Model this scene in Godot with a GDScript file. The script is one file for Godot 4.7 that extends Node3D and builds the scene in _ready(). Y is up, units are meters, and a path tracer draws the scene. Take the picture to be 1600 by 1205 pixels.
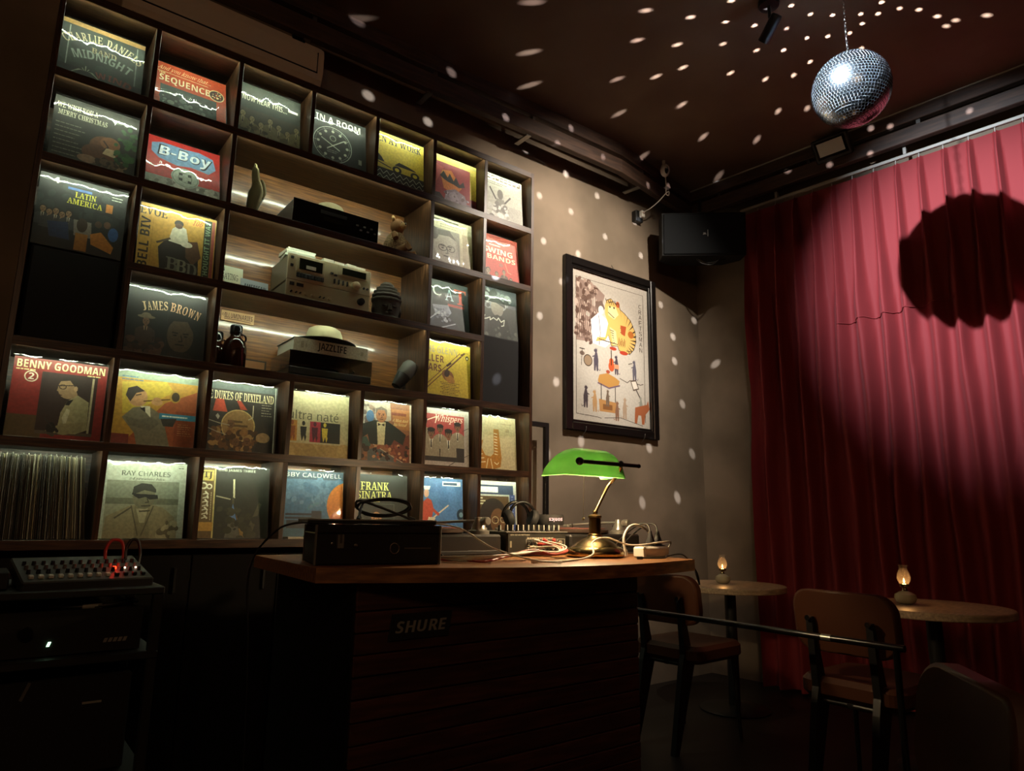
extends Node3D
# A small listening bar at night: a lit wall of record sleeves, a DJ desk, a mirror ball and a red curtain.

const PITCH := 0.36      # spacing of the shelf's uprights
const THICK := 0.021     # thickness of an upright
const STEP := 0.378      # spacing of the shelf's boards
const TOP := 3.255       # underside of the topmost board
const BOARD := 0.036     # height of a board with its lip
const BACK := -0.33      # the wall behind the shelf
const CEIL := 3.85
const DESK := 0.98       # height of the desk's top

var rng := RandomNumberGenerator.new()
var used := {}
var M := {}
var chair_proto: Node3D
var corner := Vector3(4.602, 0, -0.33)
var along := Vector3(0.0958, 0, 0.9954)     # runs along the curtain wall, from the corner into the room
var inward := Vector3(-0.9954, 0, 0.0958)   # from the curtain wall into the room
var ball_at := Vector3(3.206, 3.268, 1.697)
const BALL_R := 0.185


# ---------------------------------------------------------------- meshes
class MB:
	var T := Transform3D()
	var v := PackedVector3Array()
	var n := PackedVector3Array()
	var uv := PackedVector2Array()

	func tri3(a: Vector3, b: Vector3, c: Vector3, na: Vector3, nb: Vector3, nc: Vector3) -> void:
		# a, b, c run counterclockwise as seen from outside; Godot wants them clockwise
		v.append(T * a); v.append(T * c); v.append(T * b)
		var B := T.basis
		n.append((B * na).normalized()); n.append((B * nc).normalized()); n.append((B * nb).normalized())
		uv.append(Vector2.ZERO); uv.append(Vector2.ZERO); uv.append(Vector2.ZERO)

	func tri(a: Vector3, b: Vector3, c: Vector3) -> void:
		var m := (b - a).cross(c - a).normalized()
		tri3(a, b, c, m, m, m)

	func quad(a: Vector3, b: Vector3, c: Vector3, d: Vector3) -> void:
		var m := (c - a).cross(d - b).normalized()
		tri3(a, b, c, m, m, m)
		tri3(a, c, d, m, m, m)

	func quadn(a: Vector3, b: Vector3, c: Vector3, d: Vector3, na: Vector3, nb: Vector3, nc: Vector3, nd: Vector3) -> void:
		tri3(a, b, c, na, nb, nc)
		tri3(a, c, d, na, nc, nd)

	func quaduv(a: Vector3, b: Vector3, c: Vector3, d: Vector3) -> void:
		# a bottom left, b bottom right, c top right, d top left, with the whole picture on it
		var at := uv.size()
		quad(a, b, c, d)
		var q := [Vector2(0, 1), Vector2(1, 0), Vector2(1, 1), Vector2(0, 1), Vector2(0, 0), Vector2(1, 0)]
		for i in 6:
			uv[at + i] = q[i]

	func box(c: Vector3, s: Vector3, bev := 0.0) -> MB:
		var h := s / 2.0
		bev = minf(bev, minf(h.x, minf(h.y, h.z)) * 0.9)
		if bev <= 0.0:
			var p := []
			for z in [-1, 1]:
				for y in [-1, 1]:
					for x in [-1, 1]:
						p.append(c + Vector3(x * h.x, y * h.y, z * h.z))
			quad(p[4], p[5], p[7], p[6]); quad(p[1], p[0], p[2], p[3])
			quad(p[5], p[1], p[3], p[7]); quad(p[0], p[4], p[6], p[2])
			quad(p[6], p[7], p[3], p[2]); quad(p[0], p[1], p[5], p[4])
			return self
		var i := h - Vector3(bev, bev, bev)
		for ax in 3:
			var u := (ax + 1) % 3
			var w := (ax + 2) % 3
			for sg in [-1.0, 1.0]:
				var f := []
				for k in [[-1, -1], [1, -1], [1, 1], [-1, 1]]:
					var q := Vector3.ZERO
					q[ax] = sg * h[ax]; q[u] = k[0] * i[u]; q[w] = k[1] * i[w]
					f.append(c + q)
				if sg > 0: quad(f[0], f[1], f[2], f[3])
				else: quad(f[3], f[2], f[1], f[0])
			for su in [-1.0, 1.0]:
				for sw in [-1.0, 1.0]:
					var e := []
					for k in [[-1, 0], [1, 0], [1, 1], [-1, 1]]:
						var q := Vector3.ZERO
						q[ax] = k[0] * i[ax]
						q[u] = su * (h[u] if k[1] == 0 else i[u])
						q[w] = sw * (i[w] if k[1] == 0 else h[w])
						e.append(c + q)
					if su * sw > 0: quad(e[0], e[1], e[2], e[3])
					else: quad(e[3], e[2], e[1], e[0])
		for sx in [-1.0, 1.0]:
			for sy in [-1.0, 1.0]:
				for sz in [-1.0, 1.0]:
					var a := c + Vector3(sx * h.x, sy * i.y, sz * i.z)
					var b := c + Vector3(sx * i.x, sy * h.y, sz * i.z)
					var d := c + Vector3(sx * i.x, sy * i.y, sz * h.z)
					if sx * sy * sz > 0: tri(a, b, d)
					else: tri(a, d, b)
		return self

	func tube(pts: Array, r: Variant, sides := 8, closed := false) -> MB:
		var cnt := pts.size()
		var rings := []
		var norms := []
		var prev := Vector3.ZERO
		for i in cnt:
			var t: Vector3
			if closed: t = pts[(i + 1) % cnt] - pts[(i - 1 + cnt) % cnt]
			else: t = pts[mini(i + 1, cnt - 1)] - pts[maxi(i - 1, 0)]
			t = t.normalized() if t.length() > 1e-9 else Vector3.UP
			var a: Vector3 = prev - t * prev.dot(t)
			if a.length() < 1e-4:
				a = t.cross(Vector3.UP if absf(t.y) < 0.9 else Vector3.RIGHT)
			a = a.normalized()
			prev = a
			var b := t.cross(a)
			var rad: float = r[i] if r is Array else r
			var ring := []
			var nr := []
			for k in sides:
				var an := TAU * k / sides
				var d := a * cos(an) + b * sin(an)
				ring.append(pts[i] + d * rad); nr.append(d)
			rings.append(ring); norms.append(nr)
		for i in (cnt if closed else cnt - 1):
			var j := (i + 1) % cnt
			for k in sides:
				var l := (k + 1) % sides
				quadn(rings[i][k], rings[i][l], rings[j][l], rings[j][k], norms[i][k], norms[i][l], norms[j][l], norms[j][k])
		if not closed:
			for k in range(1, sides - 1):
				tri(rings[0][0], rings[0][k + 1], rings[0][k])
				tri(rings[cnt - 1][0], rings[cnt - 1][k], rings[cnt - 1][k + 1])
		return self

	func lathe(prof: Array, segs := 24, flute := 0.0, lobes := 0) -> MB:
		# prof: Vector2(radius, height) from the bottom up along the outside
		var cnt := prof.size()
		var sn := []
		for i in cnt - 1:
			var d: Vector2 = prof[i + 1] - prof[i]
			sn.append(Vector2(d.y, -d.x).normalized())
		for i in cnt - 1:
			var n0: Vector2 = sn[i]
			var n1: Vector2 = sn[i]
			if i > 0 and sn[i - 1].dot(sn[i]) > 0.75: n0 = (sn[i - 1] + sn[i]).normalized()
			if i < cnt - 2 and sn[i + 1].dot(sn[i]) > 0.75: n1 = (sn[i + 1] + sn[i]).normalized()
			for k in segs:
				var a0 := TAU * k / segs
				var a1 := TAU * (k + 1) / segs
				var f0 := 1.0 + flute * cos(a0 * lobes)
				var f1 := 1.0 + flute * cos(a1 * lobes)
				var d0 := Vector3(cos(a0), 0, -sin(a0))
				var d1 := Vector3(cos(a1), 0, -sin(a1))
				var y0 := Vector3(0, prof[i].y, 0)
				var y1 := Vector3(0, prof[i + 1].y, 0)
				var p0: float = prof[i].x
				var p1: float = prof[i + 1].x
				quadn(d0 * p0 * f0 + y0, d1 * p0 * f1 + y0, d1 * p1 * f1 + y1, d0 * p1 * f0 + y1,
					d0 * n0.x + Vector3(0, n0.y, 0), d1 * n0.x + Vector3(0, n0.y, 0), d1 * n1.x + Vector3(0, n1.y, 0), d0 * n1.x + Vector3(0, n1.y, 0))
		return self

	func ball(c: Vector3, r: Vector3, segs := 16) -> MB:
		var old := T
		T = T * Transform3D(Basis.from_scale(r), c)
		var p := []
		for i in segs / 2 + 1:
			var a := -PI / 2 + PI * i / (segs / 2)
			p.append(Vector2(maxf(cos(a), 0.0005), sin(a)))
		lathe(p, segs)
		T = old
		return self

	func prism(poly: PackedVector2Array, depth: float, bev := 0.0) -> MB:
		# poly runs counterclockwise in x and y; z from 0 to depth
		var cnt := poly.size()
		var idx := Geometry2D.triangulate_polygon(poly)
		var inner := poly
		if bev > 0.0:
			var off := Geometry2D.offset_polygon(poly, -bev)
			if off.size() == 1 and off[0].size() == cnt:
				# match the corners to the nearest ones
				inner = PackedVector2Array()
				for p in poly:
					var best: Vector2 = off[0][0]
					for q in off[0]:
						if q.distance_to(p) < best.distance_to(p): best = q
					inner.append(best)
			else: bev = 0.0
		for i in range(0, idx.size(), 3):
			var a := inner[idx[i]]
			var b := inner[idx[i + 1]]
			var c := inner[idx[i + 2]]
			if (b - a).cross(c - a) < 0:
				var s := b
				b = c; c = s
			tri(Vector3(a.x, a.y, depth), Vector3(b.x, b.y, depth), Vector3(c.x, c.y, depth))
			tri(Vector3(a.x, a.y, 0), Vector3(c.x, c.y, 0), Vector3(b.x, b.y, 0))
		for i in cnt:
			var a := poly[i]
			var b := poly[(i + 1) % cnt]
			var ai := inner[i]
			var bi := inner[(i + 1) % cnt]
			quad(Vector3(a.x, a.y, bev), Vector3(b.x, b.y, bev), Vector3(b.x, b.y, depth - bev), Vector3(a.x, a.y, depth - bev))
			if bev > 0.0:
				quad(Vector3(a.x, a.y, depth - bev), Vector3(b.x, b.y, depth - bev), Vector3(bi.x, bi.y, depth), Vector3(ai.x, ai.y, depth))
				quad(Vector3(ai.x, ai.y, 0), Vector3(bi.x, bi.y, 0), Vector3(b.x, b.y, bev), Vector3(a.x, a.y, bev))
		return self

	func mesh() -> ArrayMesh:
		var a := []
		a.resize(Mesh.ARRAY_MAX)
		a[Mesh.ARRAY_VERTEX] = v; a[Mesh.ARRAY_NORMAL] = n; a[Mesh.ARRAY_TEX_UV] = uv
		var m := ArrayMesh.new()
		m.add_surface_from_arrays(Mesh.PRIMITIVE_TRIANGLES, a)
		return m


func mb(t := Transform3D()) -> MB:
	var b := MB.new()
	b.T = t
	return b

func at(p: Vector3, turn := 0.0) -> Transform3D:
	return Transform3D(Basis(Vector3.UP, turn), p)

func numbered(called: String) -> String:
	if not used.has(called):
		used[called] = 0
		return called
	used[called] += 1
	return "%s_%03d" % [called, used[called]]

func tag(o: Node3D, label: String, category: String, group := "") -> Node3D:
	o.set_meta("label", label)
	o.set_meta("category", category)
	if group: o.set_meta("group", group)
	return o

func thing(called: String, label: String, category: String, where := Vector3.ZERO, turn := 0.0, group := "") -> Node3D:
	var o := Node3D.new()
	o.name = numbered(called)
	add_child(o)
	o.position = where
	o.rotation.y = turn
	tag(o, label, category, group)
	return o

func part(b: Variant, called: String, material: Material, parent: Node = null) -> MeshInstance3D:
	var o := MeshInstance3D.new()
	o.mesh = b.mesh() if b is MB else b
	o.material_override = material
	if parent == null:
		o.name = numbered(called)
		add_child(o)
	else:
		o.name = called
		parent.add_child(o, true)
	return o

func struct(b: Variant, called: String, material: Material) -> MeshInstance3D:
	var o := part(b, called, material)
	o.set_meta("kind", "structure")
	return o

func mat(key: String, c: Color, rough := 0.7, metal := 0.0, spec := 0.5) -> StandardMaterial3D:
	if M.has(key): return M[key]
	var m := StandardMaterial3D.new()
	m.resource_name = key
	m.albedo_color = c
	m.roughness = rough
	m.metallic = metal
	m.metallic_specular = spec
	M[key] = m
	return m

func noise_tex(freq: float, size: int, c0: Color, c1: Color, oct := 4, sd := 1) -> NoiseTexture2D:
	var f := FastNoiseLite.new()
	f.seed = sd
	f.frequency = freq
	f.fractal_octaves = oct
	var t := NoiseTexture2D.new()
	t.width = size; t.height = size
	t.seamless = true
	t.noise = f
	var g := Gradient.new()
	g.set_color(0, c0); g.set_color(1, c1)
	g.set_offset(0, 0.2); g.set_offset(1, 0.8)
	t.color_ramp = g
	return t

func triplanar(m: StandardMaterial3D, tex: Texture2D, scale: Vector3, world := true) -> StandardMaterial3D:
	m.albedo_texture = tex
	m.uv1_triplanar = true
	m.uv1_world_triplanar = world
	m.uv1_scale = scale
	m.uv1_triplanar_sharpness = 4.0
	return m

func glow(key: String, c: Color, energy: float) -> StandardMaterial3D:
	var m := mat(key, c, 0.5)
	m.emission_enabled = true
	m.emission = c
	m.emission_energy_multiplier = energy
	return m

func glass(key: String, c: Color, alpha: float, rough := 0.03) -> StandardMaterial3D:
	var m := mat(key, Color(c.r, c.g, c.b, alpha), rough)
	m.transparency = BaseMaterial3D.TRANSPARENCY_ALPHA
	return m

func printed(key: String, im: Image, rough := 0.55) -> StandardMaterial3D:
	var m := mat(key, Color.WHITE, rough)
	m.albedo_texture = ImageTexture.create_from_image(im)
	m.texture_repeat = false
	return m

func rounded(w: float, h: float, r: float, k := 5) -> PackedVector2Array:
	var p := PackedVector2Array()
	for q in [[1, -1, -PI / 2], [1, 1, 0.0], [-1, 1, PI / 2], [-1, -1, PI]]:
		for i in k + 1:
			var a: float = q[2] + PI / 2 * i / k
			p.append(Vector2(q[0] * (w / 2 - r) + cos(a) * r, q[1] * (h / 2 - r) + sin(a) * r))
	return p

func plate(w: float, h: float, d: float) -> MB:
	# stands on y = 0, its printed face towards +z at z = d
	var b := mb()
	var x := w / 2
	b.quaduv(Vector3(-x, 0, d), Vector3(x, 0, d), Vector3(x, h, d), Vector3(-x, h, d))
	b.quad(Vector3(x, 0, 0), Vector3(-x, 0, 0), Vector3(-x, h, 0), Vector3(x, h, 0))
	b.quad(Vector3(x, 0, d), Vector3(x, 0, 0), Vector3(x, h, 0), Vector3(x, h, d))
	b.quad(Vector3(-x, 0, 0), Vector3(-x, 0, d), Vector3(-x, h, d), Vector3(-x, h, 0))
	b.quad(Vector3(-x, h, d), Vector3(x, h, d), Vector3(x, h, 0), Vector3(-x, h, 0))
	b.quad(Vector3(-x, 0, 0), Vector3(x, 0, 0), Vector3(x, 0, d), Vector3(-x, 0, d))
	return b

func smooth(pts: Array, k := 6) -> Array:
	# a curve through the points
	var out := []
	var cnt := pts.size()
	for i in cnt - 1:
		var a: Vector3 = pts[maxi(i - 1, 0)]
		var b: Vector3 = pts[i]
		var c: Vector3 = pts[i + 1]
		var d: Vector3 = pts[mini(i + 2, cnt - 1)]
		for j in k:
			out.append(b.cubic_interpolate(c, a, d, float(j) / k))
	out.append(pts[cnt - 1])
	return out

func aim(o: Node3D, from: Vector3, to: Vector3) -> void:
	var z := (from - to).normalized()
	var x := (Vector3.UP if absf(z.y) < 0.99 else Vector3.RIGHT).cross(z).normalized()
	o.transform = Transform3D(Basis(x, z.cross(x), z), from)

func lamp(l: Light3D, called: String, c: Color, energy: float, size := 0.01) -> Light3D:
	l.name = numbered(called)
	l.light_color = c
	l.light_energy = energy
	l.light_size = size
	l.shadow_enabled = true
	return l

func spot(called: String, from: Vector3, to: Vector3, c: Color, energy: float, angle: float, soft: float, size := 0.01) -> void:
	var l := SpotLight3D.new()
	lamp(l, called, c, energy, size)
	l.spot_angle = angle
	l.spot_angle_attenuation = soft
	l.spot_range = 14.0
	l.spot_attenuation = 2.0
	add_child(l)
	aim(l, from, to)

func omni(called: String, where: Vector3, c: Color, energy: float, size := 0.01) -> void:
	var l := OmniLight3D.new()
	lamp(l, called, c, energy, size)
	l.omni_range = 14.0
	l.omni_attenuation = 2.0
	add_child(l)
	l.position = where

func area(called: String, from: Vector3, to: Vector3, c: Color, energy: float, size: Vector2) -> void:
	var l := AreaLight3D.new()
	lamp(l, called, c, energy)
	l.area_size = size
	l.area_normalize_energy = true
	l.area_range = 14.0
	l.area_attenuation = 2.0
	add_child(l)
	aim(l, from, to)


# ---------------------------------------------------------------- strengths of the lamps
const LED := 0.065
const BANKER := 0.6
const PRINT := 8.0
const PIN := 25.0
const GLINT := 13.0
const FLAME := 0.012
const SCONCE := 0.3


func _ready() -> void:
	rng.seed = 7
	var cam := Camera3D.new()
	cam.name = "camera"
	cam.fov = 58.724
	cam.near = 0.05
	cam.far = 60.0
	add_child(cam)
	cam.position = Vector3(-0.0121, 1.1202, 3.1201)
	cam.rotation = Vector3(deg_to_rad(11.1177), deg_to_rad(-37.5471), deg_to_rad(0.8142))
	cam.current = true
	var we := WorldEnvironment.new()
	we.name = "world_environment"
	var env := Environment.new()
	env.background_mode = Environment.BG_COLOR
	env.background_color = Color.BLACK
	env.tonemap_mode = Environment.TONE_MAPPER_LINEAR
	env.tonemap_exposure = 1.0
	env.sdfgi_enabled = true
	env.ssao_enabled = true
	env.ssil_enabled = true
	we.environment = env
	add_child(we)
	build_materials()
	build_sconces()
	build_room()
	build_shelf()
	build_curtain()
	build_desk()
	build_rack()
	build_wall_things()
	build_mirror_ball()
	build_tables()
	build_shelf_things()
	build_albums()


# ---------------------------------------------------------------- print: sleeves, posters, labels
class Cv:
	# a sheet of paper; x and y from 0 to 1, y down
	var im: Image
	var W: int
	var H: int
	static var fonts := {}

	func _init(w: int, h: int, c: String) -> void:
		W = w; H = h
		im = Image.create(w, h, false, Image.FORMAT_RGB8)
		im.fill(Color(c))

	func span(y: int, x0: float, x1: float, c: Color) -> void:
		var a := maxi(0, roundi(x0))
		var b := mini(W, roundi(x1))
		if y >= 0 and y < H and b > a:
			im.fill_rect(Rect2i(a, y, b - a, 1), c)

	func fillp(pts: Array, c: Color) -> void:
		# points in pixels, even and odd
		var lo := INF
		var hi := -INF
		for p in pts:
			lo = minf(lo, p.y); hi = maxf(hi, p.y)
		for y in range(maxi(0, floori(lo)), mini(H - 1, ceili(hi)) + 1):
			var yc := y + 0.5
			var xs := []
			for i in pts.size():
				var a: Vector2 = pts[i]
				var b: Vector2 = pts[(i + 1) % pts.size()]
				if (a.y <= yc) != (b.y <= yc):
					xs.append(a.x + (yc - a.y) / (b.y - a.y) * (b.x - a.x))
			xs.sort()
			for i in range(0, xs.size() - 1, 2):
				span(y, xs[i], xs[i + 1], c)

	func R(x0: float, y0: float, x1: float, y1: float, c: String) -> Cv:
		im.fill_rect(Rect2i(roundi(x0 * W), roundi(y0 * H), roundi((x1 - x0) * W), roundi((y1 - y0) * H)), Color(c))
		return self

	func P(f: Array, c: String) -> Cv:
		var p := []
		for i in range(0, f.size() - 1, 2):
			p.append(Vector2(f[i] * W, f[i + 1] * H))
		fillp(p, Color(c))
		return self

	func E(cx: float, cy: float, rx: float, ry: float, c: String, tilt := 0.0) -> Cv:
		var p := []
		for i in 28:
			var a := TAU * i / 28
			p.append(Vector2(cx * W, cy * H) + Vector2(cos(a) * rx * W, sin(a) * ry * H).rotated(tilt))
		fillp(p, Color(c))
		return self

	func ring(cx: float, cy: float, rx: float, ry: float, w: float, c: String) -> Cv:
		for i in 36:
			var a := TAU * i / 36
			var b := TAU * (i + 1) / 36
			L(cx + cos(a) * rx, cy + sin(a) * ry, cx + cos(b) * rx, cy + sin(b) * ry, w, c)
		return self

	func L(x0: float, y0: float, x1: float, y1: float, w: float, c: String) -> Cv:
		var a := Vector2(x0 * W, y0 * H)
		var b := Vector2(x1 * W, y1 * H)
		var n := (b - a).orthogonal().normalized() * w * W / 2
		var t := (b - a).normalized() * w * W * 0.2
		fillp([a + n - t, b + n + t, b - n + t, a - n - t], Color(c))
		return self

	func PL(f: Array, w: float, c: String) -> Cv:
		for i in range(0, f.size() - 3, 2):
			L(f[i], f[i + 1], f[i + 2], f[i + 3], w, c)
		return self

	func lines(x0: float, y0: float, x1: float, gap: float, n: int, w: float, c: String, sd := 1) -> Cv:
		# lines of small print
		var r := RandomNumberGenerator.new()
		r.seed = sd
		for i in n:
			var x := x0
			var end := x1 - r.randf() * (x1 - x0) * 0.4
			while x < end:
				var l := r.randf_range(0.015, 0.05)
				L(x, y0 + gap * i, minf(x + l, end), y0 + gap * i, w, c)
				x += l + 0.012
		return self

	func specks(n: int, x0: float, y0: float, x1: float, y1: float, s0: float, s1: float, cs: Array, sd := 1) -> Cv:
		var r := RandomNumberGenerator.new()
		r.seed = sd
		for i in n:
			var s := r.randf_range(s0, s1)
			E(r.randf_range(x0, x1), r.randf_range(y0, y1), s, s * r.randf_range(0.6, 1.3), cs[r.randi() % cs.size()], r.randf() * PI)
		return self

	static func shape(s: String, kind: String) -> Array:
		var key := kind + s
		if not fonts.has(key):
			var t := TextMesh.new()
			t.text = s
			t.depth = 0.0
			t.font_size = 48
			t.curve_step = 2.0
			var f := SystemFont.new()
			f.font_names = PackedStringArray(["Droid Serif" if kind.contains("s") else "Droid Sans"])
			f.font_weight = 700 if kind.contains("b") else 400
			t.font = f
			var a := t.get_mesh_arrays()
			fonts[key] = [a[Mesh.ARRAY_VERTEX], t.get_aabb()]
		return fonts[key]

	func X(s: String, o: Vector2, ax: Vector2, ay: Vector2, c: String, kind := "b") -> Cv:
		# lettering fitted to the box with the corner o (bottom left) and the sides ax (along the line) and ay (up)
		var g := shape(s, kind)
		var vs: PackedVector3Array = g[0]
		var bb: AABB = g[1]
		var sc := Vector2(W, H)
		var col := Color(c)
		var q := []
		for p in vs:
			var u := (p.x - bb.position.x) / bb.size.x
			var w := (p.y - bb.position.y) / bb.size.y
			q.append((o + ax * u + ay * w) * sc)
		for i in range(0, q.size() - 2, 3):
			fillp([q[i], q[i + 1], q[i + 2]], col)
		return self

	func T(s: String, x0: float, y0: float, x1: float, y1: float, c: String, kind := "b", lean := 0.0) -> Cv:
		return X(s, Vector2(x0, y1), Vector2(x1 - x0, 0), Vector2(lean, y0 - y1), c, kind)

	func arc(s: String, cx: float, cy: float, r: float, a0: float, a1: float, h: float, c: String, kind := "b") -> Cv:
		var ws := []
		var total := 0.0
		for ch in s:
			var w := 0.5 if ch == " " else 0.45 if ch == "I" else 1.25 if ch in "MW" else 1.0
			ws.append(w)
			total += w
		var done := 0.0
		for i in s.length():
			var m: float = (done + ws[i] / 2) / total
			done += ws[i]
			if s[i] == " ": continue
			var a := deg_to_rad(lerpf(a0, a1, m))
			var up := Vector2(sin(a), -cos(a))
			var ri := Vector2(cos(a), sin(a))
			var wid: float = ws[i] / total * absf(deg_to_rad(a1 - a0)) * r * 0.86
			X(s[i], Vector2(cx, cy) + up * r - ri * wid / 2, ri * wid, up * h, c, kind)
		return self

	func bust(cx: float, cy: float, s: float, skin: String, hair: String, suit: String, shirt := "d8d0bc", tie := "201c1a", bow := false) -> Cv:
		# a person from the chest up; cx, cy is the middle of the face, s half its height
		P([cx - s * 2.1, cy + s * 5, cx - s * 2.0, cy + s * 2.2, cx - s * 1.3, cy + s * 1.6, cx - s * 0.4, cy + s * 1.25, cx + s * 0.4, cy + s * 1.25, cx + s * 1.3, cy + s * 1.6, cx + s * 2.0, cy + s * 2.2, cx + s * 2.1, cy + s * 5], suit)
		P([cx - s * 0.45, cy + s * 1.2, cx + s * 0.45, cy + s * 1.2, cx + s * 0.1, cy + s * 3.4, cx - s * 0.1, cy + s * 3.4], shirt)
		if bow: P([cx - s * 0.4, cy + s * 1.3, cx + s * 0.4, cy + s * 1.65, cx + s * 0.4, cy + s * 1.3, cx - s * 0.4, cy + s * 1.65], tie)
		else: P([cx - s * 0.12, cy + s * 1.4, cx + s * 0.12, cy + s * 1.4, cx + s * 0.16, cy + s * 3.0, cx, cy + s * 3.3, cx - s * 0.16, cy + s * 3.0], tie)
		R(cx - s * 0.32, cy + s * 0.5, cx + s * 0.32, cy + s * 1.35, skin)
		E(cx, cy - s * 0.2, s * 0.88, s * 0.98, hair)
		E(cx, cy + s * 0.12, s * 0.7, s * 0.92, skin)
		face(cx, cy, s, hair)
		return self

	func face(cx: float, cy: float, s: float, ink: String) -> Cv:
		for k in [-1, 1]:
			L(cx + k * s * 0.16, cy - s * 0.14, cx + k * s * 0.46, cy - s * 0.16, s * 0.09, ink)
			E(cx + k * s * 0.31, cy + s * 0.02, s * 0.11, s * 0.06, ink)
		PL([cx + s * 0.04, cy, cx + s * 0.14, cy + s * 0.36, cx - s * 0.08, cy + s * 0.4], s * 0.06, ink)
		L(cx - s * 0.24, cy + s * 0.62, cx + s * 0.24, cy + s * 0.6, s * 0.09, ink)
		return self

	func grain(amount: float, sd := 1) -> Cv:
		# the unevenness of old print
		var f := FastNoiseLite.new()
		f.seed = sd
		f.frequency = 0.06
		f.fractal_octaves = 4
		var nz := f.get_image(W, H)
		for y in H:
			for x in W:
				var k := 1.0 + (nz.get_pixel(x, y).r - 0.5) * amount
				var c := im.get_pixel(x, y)
				im.set_pixel(x, y, Color(c.r * k, c.g * k, c.b * k))
		return self


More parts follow.
